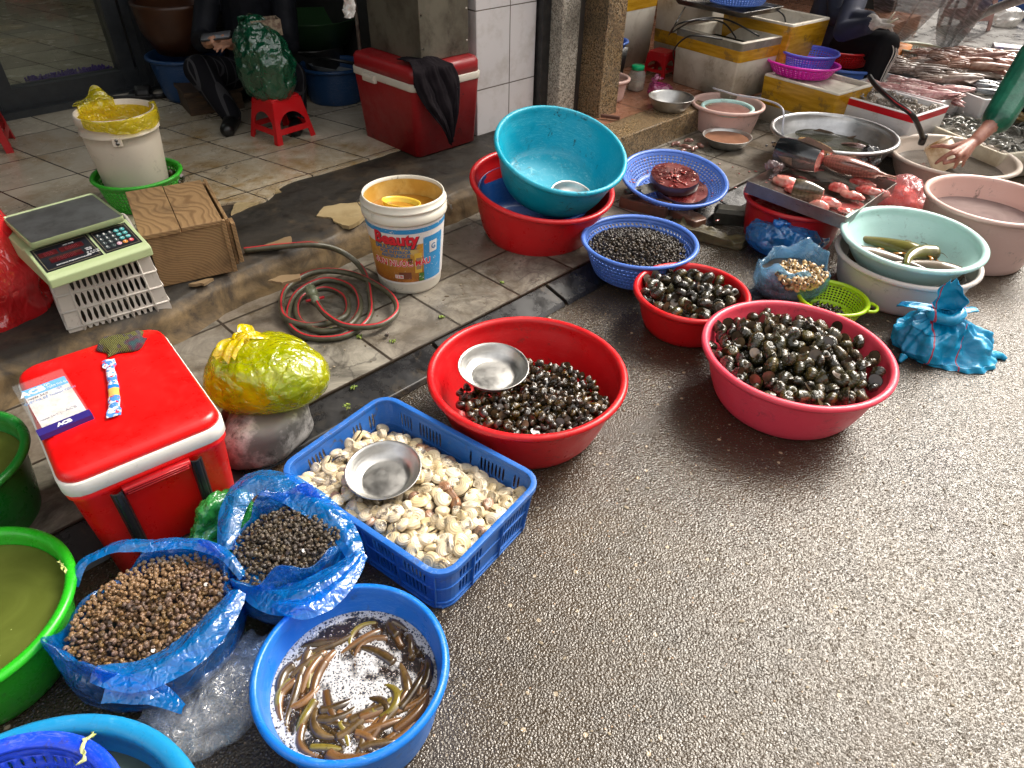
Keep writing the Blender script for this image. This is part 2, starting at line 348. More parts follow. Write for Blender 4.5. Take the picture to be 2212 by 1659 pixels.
def mat_granite(name, a, b, c):
    g = G(name); v = g.tc.outputs['Object']; n = g.noise(v, 95, 4, .75); n2 = g.noise(v, 160, 3, .7)
    col = g.mix(g.ramp(n, .46, .54), a, b); col = g.mix(g.ramp(n2, .56, .6), col, c); col = g.mix(g.ramp(g.noise(v, 2.5, 6, .7), .5, .75, 0, .65), col, (.035, .028, .02))
    return g.fin(g.pbr(Base_Color=col, Roughness=g.ramp(g.noise(v, 5, 5), .3, .7, .15, .4)))
M_gran = mat_granite('brown_granite', (.26, .17, .085), (.05, .035, .02), (.42, .32, .20))
M_granl = mat_granite('pale_granite', (.42, .38, .31), (.16, .14, .11), (.6, .56, .48))
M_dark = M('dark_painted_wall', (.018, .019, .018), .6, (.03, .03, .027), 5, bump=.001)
M_frame = M('dark_grey_aluminium', (.020, .024, .028), .35, (.03, .034, .038), 20)
M_wtile = mat_tiles('white_wall_tile', 1, 1, 0, (0, 0), (.6, .58, .55), (.55, .53, .5), (.1, .08, .06), .004, (.25, .2, .14), 2, .58, .75, rough=(.1, .2))
# ground
mb = MB(); mb.add([(-60, -60, 0), (90, -60, 0), (90, 1.50, 0), (-60, 1.50, 0)], [(0, 1, 2, 3)]); ST(street(mb.build('road', M_asph, smooth=False)))
# polished black kerb strip: slopes from the paving down to the road, with a dirty gap in it
mb = MB()
prev = None
rk = random.Random(3); a = -2.0
while a < 5.2:
    L = rk.uniform(.55, .8); w = .007
    z1 = .043 + rk.uniform(-.003, .003); b0 = 1.472+rk.uniform(-.008, .008); b1 = 1.605
    V = [(a+w, b0, .002), (a+L-w, b0, .002), (a+L-w, b0+.012, .016), (a+w, b0+.012, .016), (a+w, b1-.01, z1), (a+L-w, b1-.01, z1), (a+w, b1, z1-.01), (a+L-w, b1, z1-.01), (a+w, b1, -.02), (a+L-w, b1, -.02)]
    mb.add(V, [(0, 1, 2, 3), (3, 2, 5, 4), (4, 5, 7, 6), (6, 7, 9, 8), (0, 3, 4, 6, 8), (1, 9, 7, 5, 2)]); a += L
ST(street(mb.build('kerb', M_kerb, smooth=False, bevel=.003)))
mb = MB(); mb.add([(-8, 1.50, -.004), (8, 1.50, -.004), (8, 1.62, .034), (-8, 1.62, .034)], [(0, 1, 2, 3)]); ST(street(mb.build('gutter', M_riser, smooth=False)))
mb = MB(); mb.box(-8, 5.2, 1.607, 2.36, -.1, .04); ST(street(mb.build('pavement', M_pave, smooth=False)))
mb = MB(); mb.add([(5.2, 1.50, .004), (60, 1.50, .004), (60, 12, .004), (5.2, 12, .004)], [(0, 1, 2, 3)]); mb.add([(7.2, .3, .004), (60, .3, .004), (60, 1.5, .004), (7.2, 1.5, .004)], [(0, 1, 2, 3)])
ST(street(mb.build('far_pavement', M_farpave, smooth=False)))
# rounded, worn concrete step
mb = MB()
def stepfn(u, v):
    a = -4+v*6.85; n = nz((a*2.3, 0, 0))*.018+nz((a*9, 3, 0))*.008+nz((a*23, 1, 0))*.005-.055*(1/(1+math.exp((a-.72)*22))); n2 = nz((a*5, 7, 1))*.005
    pr = [(2.272+n*1.2, .03), (2.285+n, .075), (2.30+n, .125+n2), (2.325+n, .155+n2), (2.37+n, .168+n2*.5), (2.46, .170), (2.6, .171), (2.75, .170), (2.98, .169)]
    k = u*8; i = min(7, int(k)); t = k-i; y = pr[i][0]*(1-t)+pr[i+1][0]*t; z = pr[i][1]*(1-t)+pr[i+1][1]*t
    return (a, y+nz((a*6, z*30, 5))*.004, z+nz((a*7, y*7, 2))*.004*(1 if z > .1 else 0))
mb.grid(stepfn, 41, 420); zz = M_conc.node_tree; gS = G.__new__(G); gS.m = M_conc; gS.t = zz; bs_ = [n for n in zz.nodes if n.type == 'BSDF_PRINCIPLED'][0]; tc_ = [n for n in zz.nodes if n.type == 'TEX_COORD'][0]; vS = tc_.outputs['Object']
lk = bs_.inputs['Base Color'].links[0].from_socket; zS = gS.n('SeparateXYZ', Vector=vS).outputs[2]
rs_c = gS.mix(gS.ramp(gS.noise(vS, 9, 8, .7, .5), .40, .62), (.17, .115, .055), (.045, .032, .019)); rs_m = gS.ramp(gS.math('ADD', zS, gS.math('MULTIPLY', gS.math('SUBTRACT', gS.noise(vS, 6, 6, .7), .5), .08)), .135, .165, 1, 0)
gS.set(bs_, 'Base Color', gS.mix(rs_m, lk, rs_c))
ST(street(mb.build('step', M_conc)))
mb = MB()
def edge_b(a): return 2.875+nz((a*3, 1, 4))*.016+nz((a*14, 1, 4))*.008+max(0, .10*math.exp(-((a-1.28)/.10)**2))*-1 - .0*a
mb.grid(lambda u, v: (-4+6.62*u, edge_b(-4+6.62*u) if v < .04 else (edge_b(-4+6.62*u)+.001 if v < .1 else 3+(v-.1)/.9*.6), .165 if v < .04 else .178), 500, 12)
mb.add([(-4, 3.6, .178), (2.62, 3.6, .178), (2.62, 9.5, .178), (-4, 9.5, .178)], [(0, 1, 2, 3)])
ST(street(mb.build('shop_floor', M_white, smooth=False)))
# broken pieces of tile still stuck on the step
M_bt = M('worn_cream_tile', (.40, .31, .17), .3, (.30, .22, .11), 8, dirt=(.1, .07, .03), dsc=9)
def slab(name, pts, z0, z1, mat, jag=.004, sub=4, label=None):
    V = []; r = random.Random(len(pts)*7+int(abs(pts[0][0])*50))
    for i in range(len(pts)):
        p, q = pts[i], pts[(i+1) % len(pts)]
        for k in range(sub): t = k/sub; V.append((p[0]*(1-t)+q[0]*t+r.uniform(-jag, jag), p[1]*(1-t)+q[1]*t+r.uniform(-jag, jag)))
    n = len(V); mb = MB(); mb.add([(x, y, z0) for x, y in V]+[(x, y, z1) for x, y in V], [tuple(range(n, 2*n))]+[(i, (i+1) % n, n+(i+1) % n, n+i) for i in range(n)])
    return mb.build(name, mat, smooth=False)
pp = lambda L, z: [tuple(P(u, v, z)[:2]) for u, v in L]
ST(slab('floor_patch', pp([(682, 466), (700, 447), (735, 440), (790, 436), (800, 455), (775, 478), (755, 488), (728, 482), (715, 470)], .176), .16, .1765, M_bt))
ST(slab('floor_patch', pp([(498, 462), (505, 440), (540, 425), (546, 412), (600, 405), (606, 412), (560, 424), (566, 433), (536, 444)], .179), .16, .1772, M_bt))
for q in ([(580, 606), (606, 594), (648, 592), (650, 600), (612, 610)], [(570, 530), (628, 509), (630, 524), (600, 535)], [(408, 614), (440, 604), (462, 600), (440, 612)]):
    T(slab('tile_chip', pp(q, .178), .168, .1785, M('chip', (.22, .15, .08), .5, bump=.002)), 'small broken wooden chip lying on the dark wet step', 'chip', 'broken chips on the step')
# second shop: granite threshold and terracotta floor
mb = MB(); mb.box(2.86, 4.02, 2.235, 2.44, -.1, .17); mb.box(4.02, 5.0, 2.9, 3.0, -.1, .17); ST(street(mb.build('threshold', M_gran, smooth=False, bevel=.006)))
mb = MB(); mb.box(2.86, 8.0, 2.445, 8.5, -.1, .166); ST(street(mb.build('second_shop_floor', M_redtile, smooth=False)))
# shop building: dark walls, recess, pillars, ceiling
def sbox(name, x0, x1, y0, y1, z0, z1, mat, label=None, cat=None, bevel=0, parent=None, kind=None):
    mb = MB(); mb.box(x0, x1, y0, y1, z0, z1); o = mb.build(name, mat, parent, smooth=False, bevel=bevel)
    if parent is None: street(o)
    if kind: ST(o)
    elif label: T(o, label, cat)
    return o
root = E_('shop_building', S(0, 0, 0), 'dark shop building with tiled and granite pillars behind the step', 'building', TH)
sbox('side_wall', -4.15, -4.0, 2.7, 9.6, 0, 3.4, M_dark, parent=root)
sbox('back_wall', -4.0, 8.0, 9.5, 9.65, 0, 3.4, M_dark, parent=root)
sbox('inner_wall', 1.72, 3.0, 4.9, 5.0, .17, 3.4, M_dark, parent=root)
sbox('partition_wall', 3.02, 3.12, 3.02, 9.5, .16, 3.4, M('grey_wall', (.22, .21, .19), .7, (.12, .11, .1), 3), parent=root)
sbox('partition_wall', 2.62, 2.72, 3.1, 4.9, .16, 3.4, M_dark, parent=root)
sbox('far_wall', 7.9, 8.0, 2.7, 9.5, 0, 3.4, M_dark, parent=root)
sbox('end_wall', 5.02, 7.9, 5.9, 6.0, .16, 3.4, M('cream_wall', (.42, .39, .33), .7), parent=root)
mb = MB(); mb.box(-4.15, 8, 2.72, 5.7, 3.3, 3.5); mb.box(-4.15, 8, 9.0, 9.6, 3.3, 3.5); mb.box(-4.15, -2, 5.7, 9.0, 3.3, 3.5); mb.box(1.7, 8, 5.7, 9.0, 3.3, 3.5); mb.build('ceiling', M_dark, root, smooth=False)  # unseen gap left in the ceiling to let daylight into the inner room
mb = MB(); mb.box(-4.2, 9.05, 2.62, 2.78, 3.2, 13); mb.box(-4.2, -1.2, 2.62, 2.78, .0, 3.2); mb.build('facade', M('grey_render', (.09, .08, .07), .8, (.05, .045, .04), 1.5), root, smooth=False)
mb = MB(); mb.grid(lambda u, v: (-4.2+12.3*u, 2.2+.45*v, 3.15+.08*v+.02*sin(u*300)), 200, 6); mb.build('awning', M('dark_green_canvas', (.02, .035, .03), .7), root, solid=.02)
# white tiled pillar
wp = MB(); wp.box(2.545, 2.975, 2.78, 3.1, .16, 3.2); 
def wall_tile_mat():
    g = G('white_glazed_wall_tiles'); v = g.tc.outputs['Object']; xyz = g.n('SeparateXYZ', Vector=v)
    X = g.math('ADD', xyz.outputs[0], xyz.outputs[1]); fx = g.math('FRACT', g.math('DIVIDE', g.math('SUBTRACT', X, 5.56), .27)); fz = g.math('FRACT', g.math('DIVIDE', g.math('SUBTRACT', xyz.outputs[2], .03), .37))
    d = g.math('MINIMUM', g.math('MINIMUM', fx, g.math('SUBTRACT', 1, fx)), g.math('MULTIPLY', g.math('MINIMUM', fz, g.math('SUBTRACT', 1, fz)), 1.35)); jm = g.ramp(d, .006, .014)
    c = g.mix(g.ramp(g.noise(v, 5, 7, .7), .5, .75), (.62, .59, .58), (.46, .42, .38)); c = g.mix(jm, (.12, .10, .08), c)
    return g.fin(g.pbr(Base_Color=c, Roughness=.16, Normal=g.bump(jm, .5, .002)))
wp.build('tiled_pillar', wall_tile_mat(), root, smooth=False, bevel=.004)
M_blackm = M('black_steel_post', (.012, .012, .012), .4, (.03, .028, .026), 30)
sbox('steel_post', 2.985, 3.045, 2.74, 2.86, .16, 3.2, M_blackm, parent=root)
sbox('granite_pillar', 3.05, 3.19, 2.66, 2.98, .16, 3.2, M_granl, parent=root, bevel=.004)
sbox('steel_post', 3.19, 3.275, 2.70, 2.98, .16, 3.2, M('dark_weathered_wood', (.03, .024, .02), .6, (.07, .06, .05), 25, stretch=(1, 1, .1)), parent=root)
sbox('granite_pillar', 3.275, 3.44, 2.54, 2.74, .16, 3.2, M_gran, parent=root, bevel=.004)
sbox('door_post', 1.60, 1.70, 4.62, 4.72, .17, 2.7, M_frame, parent=root)
sbox('black_post', 5.05, 5.12, 3.6, 3.7, 0, 2.6, M_blackm, parent=root)
# glazed sliding door: solid panel, glass leaf, fixed leaf
dr = E_('sliding_door', S(0, 0, .178), 'glazed shop door in a dark grey aluminium frame', 'door', TH)
sbox('door_rail', -1.4, 1.60, 4.70, 4.80, 0, .13, M_frame, parent=dr)
sbox('sill', -1.4, 1.62, 4.62, 4.70, 0, .035, M_frame, parent=dr)
for x0, x1 in ((.80, .88), (1.46, 1.54), (1.555, 1.60)): sbox('stile', x0, x1, 4.695, 4.805, 0, 2.5, M_frame, parent=dr)
sbox('solid_panel', -1.4, .80, 4.72, 4.76, .13, 2.5, M('panel_grey', (.025, .028, .03), .3), parent=dr)
g = G('door_glass'); gl = g.mixs(g.fres(None, .6, .05), g.n('BsdfTransparent', Color=(.8, .84, .8)), g.n('BsdfGlossy', Roughness=.02)); Mgl = g.fin(gl)
sbox('glass_pane', .88, 1.46, 4.745, 4.752, .13, 2.5, Mgl, parent=dr)
sbox('door_hinge_post', 1.62, 1.70, 4.66, 4.74, 0, 2.5, M_frame, parent=dr)
# purple mat and floor inside
mb = MB(); rm = random.Random(4)
mb.box(1.12, 1.56, 5.05, 5.35, 0, .012)
for i in range(500):
    x = rm.uniform(1.10, 1.58); y = rm.uniform(5.03, 5.37); mb.tube([(x, y, .0), (x+rm.uniform(-.012, .012), y+rm.uniform(-.02, .01), rm.uniform(.02, .035))], .006, 4)
T(street(mb.build('door_mat', M('purple_pile', (.10, .05, .30), .9), loc=(0, 0, .178))), 'purple shaggy mat on the tiles behind the glass door', 'mat')

# house row added out of view across the street: narrows the sky, bounces fill
ob = E_('unseen_house_row', S(0, 0, 0), 'plain rendered house row across the street, behind the photographer', 'building', TH)
sbox('wall', -14, 30, -9, -4.6, 0, 3.2, M('ochre_render', (.60, .54, .44), .8, (.48, .43, .34), 1.2), parent=ob)
for i in range(14): sbox('window', -12+3*i, -10.7+3*i, -4.62, -4.585, 1.2, 2.4, M_dark, parent=ob)

eb_ = E_('unseen_end_house', S(0, 0, 0), 'grey house closing the far end of the street', 'building', TH)  # unseen house added to keep low sky glare off the far paving
sbox('wall', 17, 18, -9, 1.2, 0, 8, M('far_render', (.20, .18, .15), .8, (.12, .11, .10), 1.2), parent=eb_); sbox('wall', 22, 23, 1.2, 14, 0, 8, M('far_render2', (.14, .13, .12), .8, (.08, .08, .07), 1.2), parent=eb_)
for i in range(5): sbox('window', 16.97, 17.02, -8+2*i, -7+2*i, 1.5, 3, M_dark, parent=eb_); sbox('window', 21.97, 22.02, 2+2.3*i, 3.2+2.3*i, 1.5, 3, M_dark, parent=eb_)
# ================================================================== BUILDERS
def basin_prof(R, h, br=.72, lip=.02, t=.004):
    o = []; ri = R-lip
    o += [(0, .004), (br*R*.93, .004), (br*R*.97, 0), (br*R, .006)]
    N = 9
    for i in range(1, N+1):
        k = i/N; o.append((br*R+(ri-br*R)*k**.72, .006+(h-.03)*k))
    o += [(ri+.001, h-.018), (R-.004, h-.019), (R, h-.012), (R-.001, h-.004), (R-.007, h), (R-.014, h+.0005), (ri-.001, h-.004), (ri-.004, h-.014)]
    inn = []
    for i in range(N, 0, -1):
        k = i/N; r_ = br*R+(ri-br*R)*k**.72-t
        if k < .82 and k > .7: r_ -= 0
        inn.append((r_-(.0035 if k < .8 else 0), .008+(h-.03)*k))
    o += inn[0:]+[(br*R-t-.006, .012), (br*R*.9, .009), (0, .009)]
    return o
def basin_r(R, h, z, br=.72, lip=.02, t=.012):
    k = max(0, min(1, (z-.008)/(h-.03))); return br*R+(R-lip-br*R)*k**.72-t
def basin(c, R, h, mat, label, z0=0.0, br=.72, tilt=(0, 0), name='basin', lip=.02, sy=1, rz=0, cat='basin', group=None):
    mb = MB(); mb.lathe(basin_prof(R, h, br, lip), 72, sy=sy)
    o = mb.build(name, mat, loc=(c[0], c[1], z0), merge=.0004); o.rotation_euler = (tilt[0], tilt[1], rz); return T(o, label, cat, group)
def tiltvec(c, z0, R, h, tilt):   # matrix of a tilted basin
    return Matrix.Translation((c[0], c[1], z0)) @ Matrix.Rotation(tilt[1], 4, 'Y') @ Matrix.Rotation(tilt[0], 4, 'X')
def water(o, R, h, z, mat, label, br=.72, flat=True, name='water'):
    """liquid lying level in a basin object"""
    mb = MB(); r = basin_r(R, h, z, br, t=.006); mb.disc(r, 0, 64, rings=6)
    w = mb.build(name, mat, loc=o.location+Vector((0, 0, z))); return T(w, label, None, None, 'stuff')
def bowl(c, z0, R, h, label, mat=None, tilt=(0, 0), name='steel_bowl', br=.66, group='steel bowls'):
    pr = [(0, .0015), (br*R*.95, .0015), (br*R, 0), (br*R+.004, .003)]+[(br*R+.004+(R-.004-br*R)*k, .003+(h-.003)*k**1.35) for k in (.25, .5, .75, .95)]+[(R+.001, h), (R+.0025, h+.0008), (R+.001, h+.0018), (R-.002, h+.001)]
    pr += [(br*R+.003+(R-.006-br*R)*k, .0045+(h-.003)*k**1.35) for k in (.9, .7, .5, .25)]+[(br*R-.001, .004), (br*R*.9, .003), (br*R*.82, .0042), (0, .0038)]
    mb = MB(); mb.lathe(pr, 64); o = mb.build(name, mat or mat_steel, loc=(c[0], c[1], z0), merge=.0003); o.rotation_euler = (tilt[0], tilt[1], 0); 
    return T(o, label, 'bowl', group)
def colander(c, R, h, mat, label, z0=0.0, br=.72, tilt=(0, 0), nu=64, nv=7, fu=.55, fv=.6, band=.16, rz=0, lip=.014, name='colander', bottom=True, spiral=0, handles=False, cat='colander', sq=True):
    mb = MB(); lo, hi = .08, 1-band; ri = R-lip
    def wall(k): return br*R+(ri-br*R)*k**.8, h*k
    def fn(u, v):
        k = lo+(hi-lo)*v; r, z = wall(k); a = 2*pi*(u+spiral*v); return (r*cos(a), r*sin(a), z)
    mb.perf(fn, nu, nv, fu, fv, oct=sq)
    def ringp(pr): mb.lathe(pr, 72)
    w0 = [wall(hi+(1-hi)*t) for t in (0, .4, .8)]
    ringp([(r, z) for r, z in w0]+[(R-.003, h-.006), (R, h-.001), (R-.003, h+.004), (R-.008, h+.005), (ri-.002, h+.001), (ri-.004, h-.006)])
    w1 = [(br*R*.94, .0), wall(.03), wall(lo)]; ringp([(r, z) for r, z in w1])
    if bottom: mb.perf(lambda u, v: ((br*R*.94*(.15+.85*v))*cos(2*pi*u), (br*R*.94*(.15+.85*v))*sin(2*pi*u), .001), max(12, nu//2), 5, .45, .5); mb.disc(br*R*.15, .001, 24)
    if handles:
        for s in (-1, 1): mb.tube(cr([(s*(R-.004), -.035, h), (s*(R+.022), -.018, h), (s*(R+.022), .018, h), (s*(R-.004), .035, h)], 5), .005, 6)
    o = mb.build(name, mat, loc=(c[0], c[1], z0), merge=.0005, solid=.0028); o.rotation_euler = (tilt[0], tilt[1], rz); return T(o, label, cat)
def rbox_pts(w, d, r, n=4):
    out = []
    for sx, sy, a0 in ((1, 1, 0), (-1, 1, 90), (-1, -1, 180), (1, -1, 270)):
        for i in range(n+1):
            a = rad(a0+90*i/n); out.append((sx*(w/2-r)+r*cos(a), sy*(d/2-r)+r*sin(a)))
    return out
def rloft(mb, secs, n=4, mi=0, capb=True, capt=True):
    """secs: (w,d,r,z[,dx,dy])"""
    rows = []
    for s in secs:
        dx, dy = (s[4], s[5]) if len(s) > 4 else (0, 0); rows.append([(x+dx, y+dy, s[3]) for x, y in rbox_pts(s[0], s[1], max(.0005, s[2]), n)])
    k = len(rows[0]); V = [p for r in rows for p in r]; Fc = []
    for i in range(len(rows)-1):
        for j in range(k): Fc.append((i*k+j, i*k+(j+1) % k, (i+1)*k+(j+1) % k, (i+1)*k+j))
    if capb: Fc.append(tuple(range(k))[::-1])
    if capt: Fc.append(tuple((len(rows)-1)*k+j for j in range(k)))
    return mb.add(V, Fc, mi)
# ---- poisson-ish filling of an area by single shells
def scatter(n, inside, xr, yr, d, rnd, tries=12000):
    pts = []; cell = {}
    for _ in range(tries):
        if len(pts) >= n: break
        x, y = rnd.uniform(*xr), rnd.uniform(*yr)
        if not inside(x, y): continue
        ci, cj = int(x//d), int(y//d); ok = True
        for a in (-1, 0, 1):
            for b in (-1, 0, 1):
                for q in cell.get((ci+a, cj+b), ()):
                    if (q[0]-x)**2+(q[1]-y)**2 < d*d: ok = False; break
                if not ok: break
            if not ok: break
        if ok: pts.append((x, y)); cell.setdefault((ci, cj), []).append((x, y))
    return pts
def heap(protos, name, cat, label, group, inside, xr, yr, zf, size, n, seed, filler_label, dens=.62, fill_layers=2, flat=1.0, svar=.18, fillm=None, loc=(0, 0, 0), weights=None, upright=False, lift=.0, avoid=None, ctr=None, shrink=.10):
    """top layer: single objects; below and beyond the first n: one 'stuff' mesh"""
    rnd = random.Random(seed); pts = scatter(4000, inside, xr, yr, size*dens, rnd, 30000)
    if avoid: pts = [p for p in pts if not avoid(*p)]
    pts.sort(key=lambda p: P_depth(p[0]+loc[0], p[1]+loc[1])); top = pts[:n]; rest = pts[n:]
    cc_ = (sum(xr)/2, sum(yr)/2) if ctr is None else ctr
    def rot():
        if upright: return Matrix.Rotation(rnd.uniform(0, 6.28), 4, 'Z') @ Matrix.Rotation(rnd.gauss(0, .42), 4, 'X') @ Matrix.Rotation(rnd.gauss(0, .42), 4, 'Y')
        return Matrix.Rotation(rnd.uniform(0, 6.28), 4, 'Z') @ Matrix.Rotation(rnd.uniform(0, 6.28), 4, 'X') @ Matrix.Rotation(rnd.uniform(0, 6.28), 4, 'Y')
    outs = []
    for i, (x, y) in enumerate(top):
        pr = rnd.choices(protos, weights)[0] if weights else protos[rnd.randrange(len(protos))]
        s = size*(1+rnd.uniform(-svar, svar)); z = zf(x, y)+rnd.uniform(-.22, .28)*size+lift
        o = bpy.data.objects.new(name, pr); COL.objects.link(o)
        o.matrix_world = Matrix.Translation((x+loc[0], y+loc[1], z+loc[2])) @ rot() @ Matrix.Diagonal((s, s, s*flat, 1)); T(o, label, cat, group); outs.append(o)
    # filler
    V = []; Fc = []; mi = []; base = protos[-1]
    bv = np.array([v.co[:] for v in base.vertices]); bf = [tuple(p.vertices) for p in base.polygons]; pts2 = [(x, y, -.05) for x, y in rest]
    for L in range(fill_layers): pts2 += [(cc_[0]+(x-cc_[0])*(1-shrink*(L+1)), cc_[1]+(y-cc_[1])*(1-shrink*(L+1)), -(L+1)*.62) for x, y in scatter(4000, inside, xr, yr, size*dens*1.05, random.Random(seed+L+1), 9000)]
    for x, y, dz in pts2:
        mt = np.array(rot().to_3x3())*size*(1+rnd.uniform(-svar, svar)); q = bv @ mt.T+np.array([x+loc[0], y+loc[1], zf(x, y)+dz*size+loc[2]]); o = len(V); V += q.tolist(); Fc += [tuple(i+o for i in f) for f in bf]
    me = bpy.data.meshes.new(name+'_mass'); me.from_pydata(V, [], Fc); me.materials.append(fillm or base.materials[0]); me.polygons.foreach_set('use_smooth', [True]*len(me.polygons))
    if base.uv_layers and not fillm:
        uv = me.uv_layers.new(name='uv'); bu = np.zeros(len(base.loops)*2); base.uv_layers[0].data.foreach_get('uv', bu); uv.data.foreach_set('uv', np.tile(bu, len(pts2)))
    o = bpy.data.objects.new(name+'_mass', me); COL.objects.link(o); T(o, filler_label, None, None, 'stuff')
    return outs
def P_depth(x, y): return (Vector((x, y, .1))-Vector((0, 0, CH))).length
def proto(mb, mat, uvfn=None):
    me = bpy.data.meshes.new('shell'); me.from_pydata(mb.v, [], mb.f)
    for q in (mat if isinstance(mat, list) else [mat]): me.materials.append(q)
    me.polygons.foreach_set('material_index', mb.mi)
    bm = bmesh.new(); bm.from_mesh(me); bmesh.ops.recalc_face_normals(bm, faces=bm.faces); bm.to_mesh(me); bm.free()
    me.polygons.foreach_set('use_smooth', [True]*len(me.polygons))
    if mb.uv:
        uv = me.uv_layers.new(name='uv')
        for l in me.loops: uv.data[l.index].uv = mb.uv[l.vertex_index]
    return me
def snail(mat, capm, H=.95, turns=3.2, nt=30, nc=12, k=.135, body=.40, tube=.45, seed=0):
    """a coiled shell, unit size: apex up, whorls growing to the mouth"""
    mb = MB(); mb.uv = []; th1 = turns*2*pi
    def c(t):
        th = t*th1; s = math.exp(-k*(th1-th)); return th, s
    V = []
    for i in range(nt+1):
        th, s = c(i/nt)
        cx, cy, cz = body*s*cos(th), body*s*sin(th), -H*s*.62
        er = Vector((cos(th), sin(th), 0)); ez = Vector((0, 0, 1))
        for j in range(nc):
            q = 2*pi*j/nc; rr = tube*s
            p = Vector((cx, cy, cz))+er*cos(q)*rr*.98+ez*sin(q)*rr*1.12; V.append(p); mb.uv.append((i/nt*turns, j/nc))
    Fc = [(i*nc+j, i*nc+(j+1) % nc, (i+1)*nc+(j+1) % nc, (i+1)*nc+j) for i in range(nt) for j in range(nc)]
    zc = H*.36; V = [(p[0], p[1], p[2]+zc) for p in V]; mb.add(V, Fc, 0)
    # operculum
    base = nt*nc; ctr = Vector((0, 0, 0))
    for j in range(nc): ctr += Vector(V[base+j])/nc
    n0 = len(V); VV = [tuple(ctr*1.0)]; VV += [tuple(ctr+(Vector(V[base+j])-ctr)*.93) for j in range(nc)]
    mb.add(VV, [(0, 1+j, 1+(j+1) % nc) for j in range(nc)], 1); mb.uv += [(0, 0)]+[(1, j/nc) for j in range(nc)]
    mb.v = [tuple(Vector(p)*.66) for p in mb.v]
    return proto(mb, [mat, capm])
def Mshell(name, base, alt, band, bands=3.0, bw=.35, r=.14, rnd=.3, grow=14, coat=.4):
    g = G(name); uv = g.n('SeparateXYZ', Vector=g.tc.outputs['UV']); v = g.tc.outputs['Object']; oi = g.n('ObjectInfo').outputs['Random']
    u_, w_ = uv.outputs[0], uv.outputs[1]
    col = g.mix(g.ramp(g.noise(g.vmath('ADD', v, g.n('CombineXYZ', _0=g.math('MULTIPLY', oi, 30)).outputs[0]), 2.2, 5, .7), .4, .65), base, alt)
    s = g.math('SINE', g.math('MULTIPLY', w_, 6.283*bands)); col = g.mix(g.math('MULTIPLY', g.ramp(s, .55, .95), bw), col, band)
    gr = g.math('SINE', g.math('MULTIPLY', g.math('ADD', u_, g.math('MULTIPLY', g.noise(v, 5, 2), .1)), 6.283*grow)); col = g.mix(g.ramp(gr, .5, 1, 0, .35), col, tuple(x*.45 for x in base))
    hs = g.n('HueSaturation', Value=g.ramp(g.math('FRACT', g.math('MULTIPLY', oi, 5.7)), 0, 1, 1-rnd, 1+rnd*1.3), Saturation=g.ramp(oi, 0, 1, .75, 1.25), Hue=g.ramp(oi, 0, 1, .485, .515)); g.set(hs, 'Color', col)
    nrm = g.bump(g.math('ADD', gr, g.math('MULTIPLY', g.noise(v, 8, 4), 2)), .25, .01)
    return g.fin(g.pbr(Base_Color=hs.outputs[0], Roughness=r, Normal=nrm, Coat_Weight=coat, Coat_Roughness=.05))
def clam(mat, seed=0, gape=.004):
    r = random.Random(seed); mb = MB(); mb.uv = []; asp = r.uniform(.80, .92); NS, NP = 9, 20
    def outline(phi):
        x = .5*cos(phi); y = .5*asp*sin(phi)
        if y > 0: x *= (1-.52*(y/.5)**1.5)
        return Vector((x+.04*(y > 0)*y, y, 0))
    umb = Vector((.02, .40*asp, 0))
    for side in (1, -1):
        V = []
        for i in range(NS+1):
            s = 1-(1-i/NS)**1.8
            for j in range(NP):
                q = outline(2*pi*j/NP); p = umb+(q-umb)*s; h = .27*((max(s, 0)**.60)*((1-s)**.55))*1.75*(1+.25*max(0, umb.y-0)*(1-s))
                V.append((p.x, p.y, side*(h+gape*s*(.5-p.y)))); mb.uv.append((s, j/NP))
        mb.add(V, [(i*NP+j, i*NP+(j+1) % NP, (i+1)*NP+(j+1) % NP, (i+1)*NP+j) for i in range(NS) for j in range(NP)], 0)
    return proto(mb, mat)
def Mclam(name, base=(.65, .53, .33), ring=(.46, .32, .13), edge=(.06, .05, .055), ea=.0, rnd=.12):
    g = G(name); uv = g.n('SeparateXYZ', Vector=g.tc.outputs['UV']); v = g.tc.outputs['Object']; oi = g.n('ObjectInfo').outputs['Random']; u_ = uv.outputs[0]
    vo = g.vmath('ADD', v, g.n('CombineXYZ', _0=g.math('MULTIPLY', oi, 50), _1=g.math('MULTIPLY', oi, 17)).outputs[0])
    w = g.math('ADD', u_, g.math('MULTIPLY', g.noise(vo, 3, 3), .05))
    s1 = g.math('SINE', g.math('MULTIPLY', w, 38)); s2 = g.noise(g.n('CombineXYZ', _0=g.math('MULTIPLY', w, 9), _1=g.math('MULTIPLY', oi, 40)).outputs[0], 1.0, 3)
    col = g.mix(g.math('MULTIPLY', g.ramp(s1, .4, 1, 0, .5), g.ramp(s2, .45, .7)), base, ring)
    pale = g.ramp(u_, .0, .45, .35, 0); col = g.mix(pale, col, (.70, .64, .54))
    m = g.math('MULTIPLY', g.ramp(g.noise(vo, 1.6, 4, .7), .52, .60), g.ramp(g.math('FRACT', g.math('MULTIPLY', oi, 3.3)), .55, .7)); col = g.mix(g.math('MULTIPLY', m, .85), col, edge)
    if ea: col = g.mix(ea, col, edge)
    hs = g.n('HueSaturation', Value=g.ramp(oi, 0, 1, 1-rnd, 1+rnd), Saturation=g.ramp(g.math('FRACT', g.math('MULTIPLY', oi, 9.1)), 0, 1, .7, 1.15)); g.set(hs, 'Color', col)
    return g.fin(g.pbr(Base_Color=hs.outputs[0], Roughness=.28, Normal=g.bump(s1, .2, .01), Subsurface_Weight=.0, Coat_Weight=.25, Coat_Roughness=.15))
